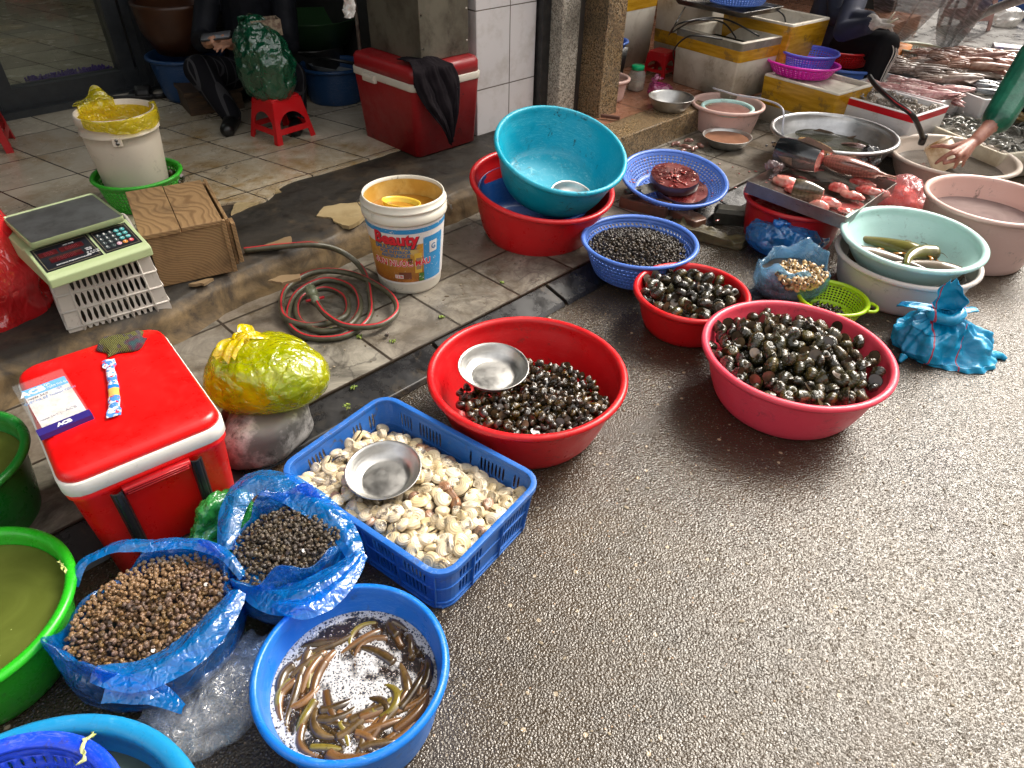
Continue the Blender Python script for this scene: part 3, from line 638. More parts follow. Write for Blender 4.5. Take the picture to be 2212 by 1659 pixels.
# ---- bags
def bagnoise(p, s=1.0):
    a = nz((p[0]*7*s, p[1]*7*s, p[2]*7*s)); b = rg((p[0]*13*s+3, p[1]*13*s, p[2]*11*s)); c = rg((p[0]*29*s, p[1]*29*s+5, p[2]*27*s)); return a*.5+(b-.6)*.35+(c-.6)*.16
def tied_bag(c, z0, rx, ry, h, mat, label, cat='bag', knot=(0, 0), seed=0, pleats=17, amp=.03, ears=2, ear=.07, name='plastic_bag', rz=0, sq=1.0, group=None, earmat=None, nu=120, nv=46, neck=.12, belly=.42):
    rnd = random.Random(seed); kx, ky = knot; ph = [rnd.uniform(0, 6.28) for _ in range(4)]
    def fn(u, v):
        a = 2*pi*u
        t = v
        if t < belly: k = t/belly; r = sin(k*pi/2)**.55; z = h*.42*(1-cos(k*pi/2))
        else:
            k = (t-belly)/(1-belly); r = (1-neck)*(cos(k*pi/2)**.85)+neck; z = h*(.42+.50*sin(k*pi/2)**1.1)
            if k > .9: z += (k-.9)*h*.5
        pl = sin(a*pleats+ph[0]+2*sin(a*2+ph[1]))*.5+sin(a*(pleats*1.7)+ph[2])*.3
        kk = max(0, (t-belly)/(1-belly)); r *= 1+pl*.10*kk**1.5*(1-kk*.3)
        r *= 1+.06*sin(2*a+ph[3])+.05*sin(3*a+ph[1])
        x = cos(a)*rx*r; y = sin(a)*ry*r; sft = kk**2; x = x*(1)+kx*sft; y = y+ky*sft
        p = (x+seed*3.1, y, z); d = bagnoise(p)*amp*(1-abs(.5-t)*.6)
        L = sqrt(x*x+y*y)+1e-6; x += x/L*d; y += y/L*d; z += d*.6*(t > .15)
        return (x, y, max(0.002, z))
    mb = MB(); mb.grid(fn, nu, nv, wu=True)
    o = mb.build(name, mat, loc=(c[0], c[1], z0), merge=.0003, rot=(0, 0, rz)); T(o, label, cat, group)
    top = Vector((kx, ky, h*.96))
    kn = MB(); kn.tube([top+Vector((0.0, 0, -.012)), top+Vector((.004, 0, .0)), top+Vector((0, 0, .02))], lambda t: max(rx, ry)*neck*(.75+.5*sin(pi*t)), 14)
    kn.tube(cr([top+Vector((-.012, -.01, .008)), top+Vector((.012, -.012, .014)), top+Vector((.013, .012, .006)), top+Vector((-.012, .012, .012))], 5, True), max(rx, ry)*neck*.5, 8, closed=True)
    kn.build('knot', earmat or mat, o)
    for q in range(ears):
        a0 = rnd.uniform(0, .6)+q*pi*2/max(1, ears)+rz; ln = ear*rnd.uniform(.8, 1.2); em = MB()
        d = Vector((cos(a0), sin(a0), rnd.uniform(.2, .8))); s_ = Vector((-sin(a0), cos(a0), .25))
        def ef(u, v, d=d, s_=s_, ln=ln, q=q):
            w = (u-.5)*2*ln*.55*sin(min(1, v*1.25+.1)*pi*.62); b = .012*sin(u*15+q)*v
            return tuple(top+Vector((0, 0, .012))+d*ln*v+s_*w+Vector((0, 0, -ln*.75*v*v+b+.2*ln*abs(u-.5)*v)))
        em.grid(ef, 15, 12); em.build('bag_ear', earmat or mat, o)
    return o
def flat_sheet(pts3, mat, name, parent=None, nu=40, nv=24, amp=.01, sc=1.0):
    """crumpled film spanned on 4 corners: a,b,c,d"""
    a, b, c, d = [Vector(p) for p in pts3]; nrm = (b-a).cross(d-a).normalized()
    def fn(u, v):
        p = (a*(1-u)+b*u)*(1-v)+(d*(1-u)+c*u)*v; return tuple(p+nrm*bagnoise(p*1.0, sc)*amp*2)
    mb = MB(); mb.grid(fn, nu, nv); return mb.build(name, mat, parent)
# ================================================================== FOREGROUND
# shell kinds
M_op = M('operculum', (.075, .045, .022), .3, (.035, .02, .010), 4, rnd=.5, coat=.4)
M_big = Mshell('olive_snail_shell', (.018, .018, .010), (.055, .046, .020), (.17, .10, .035), 2, .35, .13, .55, coat=.6)
M_med = Mshell('brown_snail_shell', (.012, .009, .005), (.045, .028, .010), (.17, .08, .02), 2, .35, .10, .6, coat=.9)
M_tinb = Mshell('tiny_brown_shell', (.085, .045, .022), (.17, .10, .055), (.30, .20, .13), 2, .25, .40, .35, 9, coat=.12)
M_tind = Mshell('tiny_dark_shell', (.040, .030, .020), (.085, .065, .045), (.19, .14, .10), 2, .3, .40, .45, 9, coat=.12)
M_tinc = Mshell('tiny_black_shell', (.022, .016, .011), (.052, .036, .022), (.12, .08, .05), 2, .3, .32, .45, 9, coat=.15)
p_big = [snail(M_big, M_op, H=.85, k=.145), snail(M_big, M_op, H=1.0, k=.13, body=.36)]
p_med = [snail(M_med, M_op, H=.85, k=.14, nt=26, nc=10), snail(M_med, M_op, H=.75, k=.15, nt=26, nc=10)]
tiny = lambda m_: [snail(m_, M_op, H=1.55, k=.11, body=.30, tube=.36, nt=20, nc=8, turns=3), snail(m_, M_op, H=1.2, k=.12, body=.34, tube=.40, nt=20, nc=8, turns=2.6)]
p_tb, p_td, p_tc = tiny(M_tinb), tiny(M_tind), tiny(M_tinc)
def circ(c, r, ex=1, ey=1, rz=0):
    def f(x, y):
        dx, dy = x-c[0], y-c[1]; X = dx*cos(rz)+dy*sin(rz); Y = -dx*sin(rz)+dy*cos(rz); return (X/(r*ex))**2+(Y/(r*ey))**2 < 1
    return f
# --- red basin with brown snails and steel bowl
c = (.045, 1.64); basin(c, .298, .205, mat_red, 'big bright red basin half filled with small brown snails at the kerb')
base_lab = 'small glossy dark brown snail heaped in the big bright red basin'
def zred(x, y):
    d = sqrt((x-.10)**2+(y-1.60)**2); return .128+.03*math.exp(-(d/.16)**2)-.05*max(0, d-.12)+.03*(y < 1.55)
heap(p_med, 'brown_snail', 'snail', base_lab, 'small brown snails in the red basin', circ((.06, 1.585), .195, 1.12, .95, -.15), (-.2, .35), (1.3, 1.9), zred, .036, 300, 5, 'dark brown snails packed under the top layer in the red basin', dens=.53, fill_layers=2, avoid=lambda x, y: (x+.050)**2+(y-1.66)**2 < .085**2, ctr=(.06, 1.6))
q = P(1065, 790, .205); bowl((q.x, q.y), .166, .104, .042, 'shallow steel bowl resting on the brown snails in the red basin', tilt=(rad(5), rad(2)))
# --- pink-red basin with big snails
c = (.895, 1.792); basin(c, .296, .20, mat_pink, 'pinkish red basin full of large dark snails on the wet road', z0=0)
def zpink(x, y):
    d = sqrt((x-c[0])**2+(y-c[1])**2); return .188-.22*max(0, d-.10)**1.3+.012*(y > 1.85)
cp = c
heap(p_big, 'large_snail', 'snail', 'large glossy olive black snail heaped in the pinkish red basin', 'large snails in the pink basin', circ((.890, 1.80), .249), (.5, 1.3), (1.4, 2.2), lambda x, y: .194-.24*max(0, sqrt((x-.89)**2+(y-1.80)**2)-.09), .063, 300, 9, 'large dark snails packed under the top layer in the pink basin', dens=.56, fill_layers=2, svar=.12, ctr=(.893, 1.792), shrink=.20)
# --- small red basin
c2 = (.650, 2.216); basin(c2, .213, .155, mat_red, 'small bright red basin of big snails behind the pinkish one')
heap(p_big, 'large_snail', 'snail', 'large glossy black snail heaped in the small bright red basin', 'large snails in the small red basin', circ((.650, 2.225), .168), (.3, 1.0), (1.9, 2.5), lambda x, y: .158-.30*max(0, sqrt((x-.65)**2+(y-2.23)**2)-.05), .063, 200, 11, 'large black snails packed under the top layer in the small red basin', dens=.56, fill_layers=2, svar=.12, ctr=(.65, 2.215), shrink=.16)
# --- blue colander of tiny snails
c3 = (.505, 2.585); colander(c3, .238, .135, mat_colblue, 'round blue colander full of tiny black snails beside the red basin', z0=.028, nu=76, nv=6, spiral=.05, fu=.58, fv=.58, handles=False)
heap(p_tc, 'tiny_black_snail', 'snail', 'tiny black pointed snail heaped in the round blue colander', 'tiny snails in the blue colander', circ((.500, 2.60), .198, 1.0, .98), (.2, .8), (2.3, 2.9), lambda x, y: .172-.30*max(0, sqrt((x-.50)**2+(y-2.58)**2)-.03), .0200, 300, 13, 'tiny black snails filling the rest of the blue colander', dens=.56, fill_layers=2, ctr=(.5, 2.585))
# --- blue crate with clams
cx_, cy_ = -.256, 1.243; ang = atan2(1.275-.937, .084+.139); W_, D_ = .375, .548; HC = .165
ct = T(bpy.data.objects.new('blue_crate', None), 'slatted blue plastic crate full of pale clams on the road', 'crate'); COL.objects.link(ct); ct.location = (cx_, cy_, 0); ct.rotation_euler = (0, 0, rad(54.5))
def crate_wall(W, D, H, r, mat, parent, bot=.90, slot=(60, 2), rows=2):
    """walls run round a rounded rectangle; slots cut through; ribs outside"""
    per = rbox_pts(W, D, r, 5); n = len(per); L = [0]
    for i in range(n): L.append(L[-1]+sqrt((per[(i+1) % n][0]-per[i][0])**2+(per[(i+1) % n][1]-per[i][1])**2))
    def at(u):
        d = (u % 1)*L[-1]
        for i in range(n):
            if L[i+1] >= d: t = (d-L[i])/max(1e-9, L[i+1]-L[i]); p, q = per[i], per[(i+1) % n]; return (p[0]+(q[0]-p[0])*t, p[1]+(q[1]-p[1])*t)
        return per[0]
    sc = lambda z: bot+(1-bot)*z/H
    fn = lambda u, z: (at(u)[0]*sc(z), at(u)[1]*sc(z), z)
    N = int(L[-1]/.0125); mb = MB()
    z0, z1 = H*.12, H*.86
    def hole(i, j):
        p = at((i+.5)/N); cornr = abs(abs(p[0])-W/2) < .055 and abs(abs(p[1])-D/2) < .055 or (abs(p[0]) > W/2-.045 and abs(p[1]) > D/2-.045)
        k = i % 9; mid = abs(p[1]) < .045 and abs(p[0]) > W/2-.01 or abs(p[0]) < .045 and abs(p[1]) > D/2-.01
        return (not cornr) and k not in (0, 8) and not mid
    mb.perf(lambda u, v: fn(u, z0+(z1-z0)*v), N, rows, .74, .90, hole, oct=True)
    for a, b in ((0.001, z0), (z1, H-.004)):
        V = [fn(i/N, z) for i in range(N) for z in (a, b)]; mb.add(V, [(2*i, 2*((i+1) % N), 2*((i+1) % N)+1, 2*i+1) for i in range(N)])
    o = mb.build('crate_wall', mat, parent, merge=.0006, solid=.004, smooth=False)
    rb = MB()
    for z, w, hh in ((H-.008, .012, .016), (H*.50, .006, .004), (H*.12, .007, .004), (.003, .008, .006)):
        V = []; K = 120
        for i in range(K):
            x, y = at(i/K); s = sc(z); l = sqrt(x*x+y*y); nx, ny = 0, 0
            p0, p1 = at(i/K-.004), at(i/K+.004); tx, ty = p1[0]-p0[0], p1[1]-p0[1]; tl = sqrt(tx*tx+ty*ty) or 1; nx, ny = ty/tl, -tx/tl
            V += [(x*s-nx*.003, y*s-ny*.003, z-hh/2), (x*s+nx*w, y*s+ny*w, z-hh/2), (x*s+nx*w, y*s+ny*w, z+hh/2), (x*s-nx*.003, y*s-ny*.003, z+hh/2)]
        rb.add(V, [(i*4+j, i*4+(j+1) % 4, ((i+1) % K)*4+(j+1) % 4, ((i+1) % K)*4+j) for i in range(K) for j in range(4)])
    for i in range(0, N, 9):
        x, y = at((i)/N); p0, p1 = at(i/N-.003), at(i/N+.003); tx, ty = p1[0]-p0[0], p1[1]-p0[1]; tl = sqrt(tx*tx+ty*ty) or 1; nx, ny = ty/tl, -tx/tl; tx /= tl; ty /= tl
        V = []
        for z in (.002, H-.01):
            s = sc(z); V += [(x*s+tx*.002, y*s+ty*.002, z), (x*s+tx*.002+nx*.010, y*s+ty*.002+ny*.010, z), (x*s-tx*.002+nx*.010, y*s-ty*.002+ny*.010, z), (x*s-tx*.002, y*s-ty*.002, z)]
        rb.add(V, [(0, 1, 5, 4), (1, 2, 6, 5), (2, 3, 7, 6), (0, 3, 2, 1), (4, 5, 6, 7)])
    rb.build('crate_rib', mat, parent, bevel=.0012)
    bt = MB(); ww, dd = W*bot/2-.004, D*bot/2-.004; bt.perf(lambda u, v: (-ww+2*ww*u, -dd+2*dd*v, .004), 26, 36, .6, .6, None, oct=True)
    bt.build('crate_bottom', mat, parent, solid=.003, smooth=False)
crate_wall(W_, D_, HC, .045, mat_crate, ct, bot=.93)
mk = M('faded_red_marker', (.30, .03, .06), .7)
tm = put_text('HOÀNG', .034, 0, 0, 0, mk, ct, name='marker_lettering'); tm.rotation_euler = (pi/2, 0, pi/2); tm.location = (W_/2*.972+.0045, .0, .085)
tm.rotation_euler = (pi/2, 0, pi/2)
M_cl = Mclam('cream_clam'); M_cl2 = Mclam('dark_edged_clam', ea=.18, rnd=.2); M_cl3 = Mclam('brown_clam', (.36, .20, .12), (.2, .1, .06), ea=.1)
pcl = [clam(M_cl, 1), clam(M_cl, 2), clam(M_cl2, 3, .05), clam(M_cl, 7), clam(M_cl, 8), clam(M_cl, 6, .05), clam(M_cl, 9), clam(M_cl3, 4), clam(M_cl, 10), clam(M_cl2, 11), clam(M_cl, 5)]
ca, sa = cos(rad(54.5)), sin(rad(54.5))
def incrate(x, y):
    dx, dy = x-cx_, y-cy_; X = dx*ca+dy*sa; Y = -dx*sa+dy*ca
    return abs(X) < W_/2*.93-.012 and abs(Y) < D_/2*.95-.012 and not (X+Y*.9 > .36)
def zcl(x, y):
    dx, dy = x-cx_, y-cy_; X = dx*ca+dy*sa; Y = -dx*sa+dy*ca; return .128-.055*max(0, (X+.0)/.18)**2*(X > 0)-.02*max(0, Y/.27)+.006*sin(x*40)
heap([p for p in pcl], 'clam', 'clam', 'pale cream ridged clam heaped in the blue crate', 'clams in the blue crate', incrate, (-.6, .12), (.85, 1.6), zcl, .044, 300, 21, 'pale clams packed under and behind the top ones in the blue crate', dens=.50, fill_layers=2, svar=.18, upright=True, avoid=lambda x, y: (x+.315)**2+(y-1.235)**2 < .078**2, ctr=(cx_, cy_), shrink=.04)
q = P(830, 1016, .172); bowl((q.x, q.y), .140, .095, .040, 'shallow steel bowl resting on the pale clams in the blue crate', tilt=(rad(5), rad(-2)))
# --- two blue bags of tiny snails
M_bb = Mbag('blue_polythene', (.0, .27, .80), .34, sc=1.0); M_bbl = Mbag('pale_blue_polythene', (.36, .64, .86), .34, sc=1.1)
def open_bag(name, ctr, rx, ry, h, rz, mat, label, collar=.05, lean=(0, 0), seed=0, inw=.16, amp=.022, wave=.02):
    rnd = random.Random(seed); ph = [rnd.uniform(0, 6.28) for _ in range(5)]
    pr = [(.55, .0), (.80, .012), (.95, .16*h/.16*.3), (1.03, h*.45), (1.04, h*.72), (1.03, h*.92), (1.02, h+collar*.35), (.985, h+collar*.75), (.95, h+collar*.6), (.915, h+collar*.2), (.90, h-.02)]
    def fn(u, v):
        a = 2*pi*u; k = v*(len(pr)-1); i = min(len(pr)-2, int(k)); t = k-i; r = pr[i][0]*(1-t)+pr[i+1][0]*t; z = pr[i][1]*(1-t)+pr[i+1][1]*t
        col = max(0, (z-h*.8)/collar); pl = .03*sin(a*3+ph[0])+.02*sin(a*5+ph[1])+.012*sin(a*11+ph[2])
        r *= 1+pl*min(1, col); z += col*wave*(sin(a*2+ph[3])+.5*sin(a*7+ph[4]))
        x, y = cos(a)*rx*r, sin(a)*ry*r; p = (x*1.0+seed, y, z); d = bagnoise(p, 1.2)*amp*(.45+.55*min(1, col+.1)); L = sqrt(x*x+y*y)+1e-6
        x += x/L*d; y += y/L*d; z += d*.5*(v > .3)
        return (x+lean[0]*z, y+lean[1]*z, max(.003, z))
    mb = MB(); mb.grid(fn, 150, 44, wu=True); o = mb.build(name, mat, loc=(ctr[0], ctr[1], 0), rot=(0, 0, rz)); return T(o, label, 'bag')
# brown-snail bag: mouth centre about px (330,1305)
qb = P(328, 1322, .17); rzb = rad(38)
ob = open_bag('blue_plastic_bag', (qb.x-.005, qb.y), .172, .150, .165, rzb, M_bb, 'open blue plastic bag of light brown snails at bottom left', seed=2, collar=.034)
heap(p_tb, 'tiny_brown_snail', 'snail', 'tiny light brown snail heaped in the open bottom left blue bag', 'tiny brown snails in the blue bag', circ((qb.x, qb.y), 1, .156, .134, rzb), (qb.x-.25, qb.x+.25), (qb.y-.25, qb.y+.25), lambda x, y: .190-.20*max(0, sqrt((x-qb.x)**2+(y-qb.y)**2)-.07), .0172, 300, 31, 'tiny light brown snails filling the bottom left blue bag', dens=.55, fill_layers=1)
M_snmass = M('snails_seen_through_film', (.05, .035, .022), .35, (.012, .01, .008), 60, bump=.01, bsc=80)
def inner_mass(name, ctr, rx, ry, h, rz, mat, label, n=40):
    mb = MB(); mb.lathe([(0, .006), (.8, .008), (.98, .05), (1.0, h*.6), (.93, h*.86), (0, h*.9)], n, jit=lambda a, r, z: (r*(1+.02*sin(a*9)), z)); 
    mb.v = [(x*rx, y*ry, z+nz((x*20, y*20, z*60))*.004) for x, y, z in mb.v]; o = mb.build(name, mat, loc=(ctr[0], ctr[1], 0), rot=(0, 0, rz)); return T(o, label, None, None, 'stuff')
inner_mass('snail_bulk', qb, .165, .143, .16, rzb, M_snmass, 'snails pressed against the inside of the bottom left blue bag')
# handle loop of that bag, folded film tongue at front
def ribbon(name, pts, w, mat, parent, amp=.01, tw=0, wf=None):
    pts = cr(pts, 10); k = len(pts)
    def fn(u, v):
        p = pts[min(k-1, int(round(u*(k-1))))]; t = (pts[min(k-1, int(u*(k-1))+1)]-pts[max(0, int(u*(k-1))-1)]).normalized()
        s = t.cross(Vector((sin(tw), 0, cos(tw)))).normalized(); ww = w*(wf(u) if wf else 1); q = p+s*(v-.5)*ww+Vector((0, 0, -abs(v-.5)*ww*.5)); q = q+Vector((0, 0, 1))*bagnoise(q*1.5, 1.3)*amp; return tuple(q)
    mb = MB(); mb.grid(fn, k, 12); o = mb.build(name, mat)
    if parent is not None: o.parent = parent; o.matrix_parent_inverse = parent.matrix_world.inverted() if False else (Matrix.Translation(parent.location) @ Matrix.Rotation(parent.rotation_euler[2], 4, 'Z')).inverted()
    return o
Z = lambda L: [P(u, v, z) for u, v, z in L]
M_bbd = Mbag('blue_polythene_folded', (.0, .27, .82), .48, sc=1.3)
ribbon('bag_handle', Z([(160, 1265, .18), (180, 1212, .21), (245, 1178, .225), (325, 1172, .225), (410, 1168, .22), (480, 1192, .21), (525, 1245, .19)]), .026, M_bbd, ob, wf=lambda u: .7+.6*abs(sin(u*pi)))
ribbon('bag_fold', Z([(200, 1452, .20), (300, 1448, .205), (400, 1395, .21), (470, 1330, .215), (515, 1275, .21)]), .055, M_bbd, ob, wf=lambda u: .6+.9*sin(u*pi))
ribbon('bag_fold', Z([(235, 1470, .19), (330, 1490, .18), (395, 1530, .12)]), .06, M_bbd, ob, wf=lambda u: 1.2-.9*u)
# dark-snail bag, mouth centre about px (615,1165)
qd = P(622, 1172, .18); rzd = rad(55)
od = open_bag('blue_plastic_bag', (qd.x, qd.y), .140, .118, .175, rzd, M_bb, 'open blue plastic bag of dark brown snails against the clam crate', seed=5, collar=.034)
heap(p_td, 'tiny_dark_snail', 'snail', 'tiny dark grey brown snail heaped in the open blue bag by the crate', 'tiny dark snails in the second blue bag', circ((qd.x, qd.y), 1, .130, .106, rzd), (qd.x-.2, qd.x+.2), (qd.y-.2, qd.y+.2), lambda x, y: .194-.20*max(0, sqrt((x-qd.x)**2+(y-qd.y)**2)-.06), .0168, 300, 33, 'tiny dark snails filling the blue bag by the crate', dens=.55, fill_layers=1)
inner_mass('snail_bulk', qd, .134, .112, .165, rzd, M_snmass, 'snails pressed against the inside of the blue bag by the crate')
ribbon('bag_handle', Z([(488, 1185, .18), (500, 1090, .21), (540, 1035, .225), (600, 1035, .225), (680, 1080, .21), (740, 1140, .19), (770, 1200, .17)]), .055, M_bbd, od, wf=lambda u: .7+.8*abs(sin(u*pi)))
ribbon('bag_fold', Z([(530, 1200, .17), (560, 1265, .19), (640, 1280, .21), (720, 1240, .21), (780, 1190, .20)]), .06, M_bbd, od, wf=lambda u: .6+.8*sin(u*pi))
ribbon('bag_fold', Z([(590, 1300, .20), (660, 1305, .215), (735, 1255, .21), (785, 1195, .2)]), .05, M_bbd, od, wf=lambda u: .3+.9*sin(u*pi))
# green crumpled bag behind it
M_gb = Mbag('green_polythene', (.05, .42, .08), .62, sc=1.8)
qg = P(470, 1120, .12)
def lump(name, c, rx, ry, rz_, h, mat, label, cat='bag', amp=.03, seed=1, nsc=1.3, flatz=.3, nu=80, nv=36, box=1.0, kind=None):
    def fn(u, v):
        a = 2*pi*u; b = pi*(v-.5); x, y, z = cos(a)*cos(b)**box, sin(a)*cos(b)**box, sin(b); p = (x*rx+seed*2.3, y*ry, z*h); d = bagnoise(p, nsc)*amp
        return (x*(rx+d), y*(ry+d), max(0.002, h*flatz+z*(h*(1-flatz))+d*.6))
    mb = MB(); mb.grid(fn, nu, nv, wu=True); o = mb.build(name, mat, loc=c, rot=(0, 0, rz_), merge=.0002); return T(o, label, None if kind else cat, None, kind)
lump('green_plastic_bag', (qg.x, qg.y, 0), .045, .10, rad(-35), .19, M_gb, 'crumpled green plastic bag squeezed between the red cooler and blue bag', amp=.05, seed=3, nsc=1.8)
# clear bag under the brown-snail bag
M_clear = Mbag('clear_polythene', (.88, .93, .97), .16, sc=1.4, spots=(.9, .92, .95))
qc = P(455, 1500, .03)
lump('clear_plastic_bag', (qc.x, qc.y, 0), .115, .15, rad(-35), .085, M_clear, 'clear crumpled plastic bag lying beside the blue eel basin', amp=.04, seed=6, nsc=1.4)
# --- eel basin
ce = (-.298, .71); RE, HE = .190, .185; be = basin(ce, RE, HE, mat_eelblue, 'bright blue basin of live eels in foamy water', br=.80, lip=.014)
def eel_mat():
    g = G('eel_skin'); v = g.tc.outputs['Object']; oi = g.n('ObjectInfo').outputs['Random']; z = g.n('SeparateXYZ', Vector=g.tc.outputs['UV']).outputs[1]
    side = g.ramp(z, .55, .8); back = g.mix(g.ramp(g.noise(v, 40, 5), .4, .65), (.045, .026, .009), (.10, .06, .02)); bel = g.mix(g.math('GREATER_THAN', oi, .6), (.17, .08, .025), (.13, .10, .015))
    c = g.mix(side, back, bel); c = g.mix(g.ramp(g.noise(v, 220, 2), .6, .7, 0, .5), c, (.03, .015, .005))
    hs = g.n('HueSaturation', Value=g.ramp(oi, 0, 1, .6, 1.5)); g.set(hs, 'Color', c)
    return g.fin(g.pbr(Base_Color=hs.outputs[0], Roughness=.22, Coat_Weight=.6, Coat_Roughness=.06, Normal=g.bump(g.noise(v, 120, 3), .15, .001)))
M_eel = eel_mat()
def eel(pts, r, z, roll=0.0):
    pts = cr([(x, y, z+dz) for x, y, dz in pts], 7); k = len(pts); n = 10; mb = MB()
    rf = lambda t: r*(min(1, (t/.06+.25))**.6 if t < .06 else 1)*(1-max(0, (t-.35)/.65)**1.6*.86)
    mb.tube(pts, rf, n, flat=1.15); o = mb.build('eel', M_eel, recalc=False); me = o.data; uv = me.uv_layers.new(name='uv')
    for l in me.loops: j = l.vertex_index % n; i = l.vertex_index//n; uv.data[l.index].uv = (i/k, .5+.5*sin(2*pi*j/n+roll))
    return T(o, 'slimy brown live eel twisting in the foam of the blue basin', 'eel', 'eels in the blue basin')
re_ = random.Random(12); zw = .118; rw = basin_r(RE, HE, zw, .80, .014)
k = 0; tries = 0
while k < 62 and tries < 3000:
    tries += 1; a = re_.uniform(0, 2*pi); rr = rw*sqrt(re_.uniform(.02, .80)); x0, y0 = rr*cos(a), rr*sin(a)
    if x0 > -.05 and y0 > -.03 and x0 < .07 and rr < .10 and re_.random() < .85: continue
    th = a+pi/2+re_.uniform(-.9, .9); cur = re_.uniform(-1, 1)*re_.choice((8, 18, 32)); L = re_.uniform(.085, .155); pts = []; x, y = x0, y0; ok = True
    rd = re_.uniform(.0085, .0135)
    for i in range(8):
        d = sqrt(x*x+y*y)
        if d > rw-.010:
            q = (rw-.010)/d; x, y = x*q, y*q; th = atan2(y, x)+(pi/2 if sin(th-atan2(y, x)) > 0 else -pi/2)
        pts.append((ce[0]+x, ce[1]+y, re_.uniform(-.010, .0005)-.004*(i > 5)-.002*(i < 1))); x += cos(th)*L/7; y += sin(th)*L/7; th += cur*L/7
    for _ in range(2): pts = [pts[0]]+[tuple((pts[i-1][q]+2*pts[i][q]+pts[i+1][q])/4 for q in range(3)) for i in range(1, 7)]+[pts[7]]
    eel(pts, rd, zw, re_.choice((0, .8, 2.4, -.6, 3.4))); k += 1
def foam_mat():
    g = G('foamy_water'); v = g.tc.outputs['Object']; d1 = g.vor(v, 95); d2 = g.vor(v, 210); d3 = g.vor(g.vmath('ADD', v, g.vmath('MULTIPLY', g.noisec(v, 20, 2), (.02, .02, .02))), 430)
    r1 = g.n('SeparateColor', Color=d1.outputs['Color']).outputs[0]
    hole = g.math('MAXIMUM', g.math('MULTIPLY', g.ramp(d1.outputs['Distance'], .34, .22), g.math('GREATER_THAN', r1, .45)), g.math('MAXIMUM', g.math('MULTIPLY', g.ramp(d2.outputs['Distance'], .42, .30), .9), g.math('MULTIPLY', g.ramp(d3.outputs['Distance'], .35, .25), .35)))
    xyz = g.n('SeparateXYZ', Vector=v); rr = g.math('SQRT', g.math('ADD', g.math('POWER', xyz.outputs[0], 2.0), g.math('POWER', xyz.outputs[1], 2.0)))
    n = g.noise(v, 15, 5, .65); ctr = g.ramp(g.noise(v, 7, 2), .3, .7, -.12, .12)
    msk = g.math('ADD', n, g.math('ADD', ctr, g.math('ADD', g.ramp(rr, .04, .13, .15, -.045), g.ramp(rr, .140, .150, 0, .2)))); fm = g.ramp(msk, .475, .57, 0, .9)
    f = g.math('MULTIPLY', fm, g.math('SUBTRACT', 1, g.math('MULTIPLY', hole, .95)), clamp=True)
    nrm = g.bump(g.math('ADD', g.ramp(d1.outputs['Distance'], 0, .4), g.ramp(d2.outputs['Distance'], 0, .4, 0, .5)), .6, .003)
    wat = g.mixs(g.fres(nrm, .7, .03), g.mixs(.42, g.n('BsdfTransparent', Color=(.82, .68, .5)), g.pbr(Base_Color=(.05, .03, .015), Roughness=.2)), g.n('BsdfGlossy', Roughness=.04, Normal=nrm))
    foam = g.pbr(Base_Color=(.55, .55, .56), Roughness=.3, Normal=nrm)
    return g.fin(g.mixs(f, wat, foam))
mb = MB(); mb.disc(rw+.004, 0, 72, rings=8); T(mb.build('foamy_water', foam_mat(), loc=(ce[0], ce[1], zw+.0015)), 'foamy brown water around the eels', None, None, 'stuff')
# foam bubbles standing on the surface
bb = MB(); rb_ = random.Random(5)
for i in range(420):
    a = rb_.uniform(0, 6.283); rr = (rw-.006)*(rb_.random()**.5 if i % 2 else rb_.uniform(.9, .99)); s = rb_.choice((.0012, .0016, .0022, .0034)); cx, cy = rr*cos(a), rr*sin(a)
    bb.lathe([(s*cos(q), s*sin(q)*.8) for q in (0, .4, .8, 1.2, 1.57)], 8, cx, cy)
gbm = G('bubble_film'); Mbub = gbm.fin(gbm.mixs(gbm.n('LayerWeight', Blend=.35).outputs['Facing'], gbm.n('BsdfTransparent'), gbm.pbr(Base_Color=(.9, .9, .92), Roughness=.1)))
T(bb.build('foam_bubbles', Mbub, loc=(ce[0], ce[1], zw+.002)), 'white bubbles floating on the eel water', None, None, 'stuff')
# --- bottom-left basins
M_gw = Mwater('green_murky_water', (.085, .105, .018), .88, .04); M_greyw = Mwater('grey_green_water', (.055, .085, .075), .9, .05)
cg = P(2, 1340, .2); cg = (-1.121, .793); b = basin(cg, .226, .20, mat_green, 'bright green basin of murky green water at the left edge'); water(b, .226, .20, .165, M_gw, 'murky green water in the lower green basin')
cg2 = (-1.375, 1.16); b = basin(cg2, .20, .25, mat_green, 'darker green basin behind the bright green one beside the cooler', z0=0); b.data.materials[0] = mat_greend; water(b, .20, .25, .20, M_gw, 'murky green water in the upper green basin')
cs = (-.735, .30); b = basin(cs, .30, .20, mat_sky, 'large sky blue basin of grey water in the bottom left corner', lip=.03); water(b, .30, .20, .15, M_greyw, 'grey green water in the sky blue basin')
colander((-.785, .355), .205, .10, mat_ultra, 'ultramarine colander floating in the sky blue basin', z0=.11, nu=60, nv=3, fu=.35, fv=.78, band=.22, lip=.022)
M_cab = M('cabbage_leaf', (.42, .48, .12), .4, (.62, .62, .35), 30)
def leaf_bit(pts, w, mat, label, name='vegetable_scrap', z=0.004, grp='leaf scraps'):
    pts = cr(pts, 4); mb = MB(); k = len(pts)
    mb.grid(lambda u, v: (pts[int(u*(k-1))]+Vector((cos(u*9)*w*(v-.5), w*(v-.5)*(.6+.4*sin(u*17)), z+.004*abs(v-.5)+.002*sin(u*20)))), k, 4); return T(mb.build(name, mat, solid=.001), label, 'vegetable scrap', grp)
leaf_bit(Z([(178, 1652, .213), (182, 1625, .216), (190, 1598, .214), (205, 1588, .19)]), .014, M_cab, 'pale cabbage shred hanging on the ultramarine colander rim', z=.004)
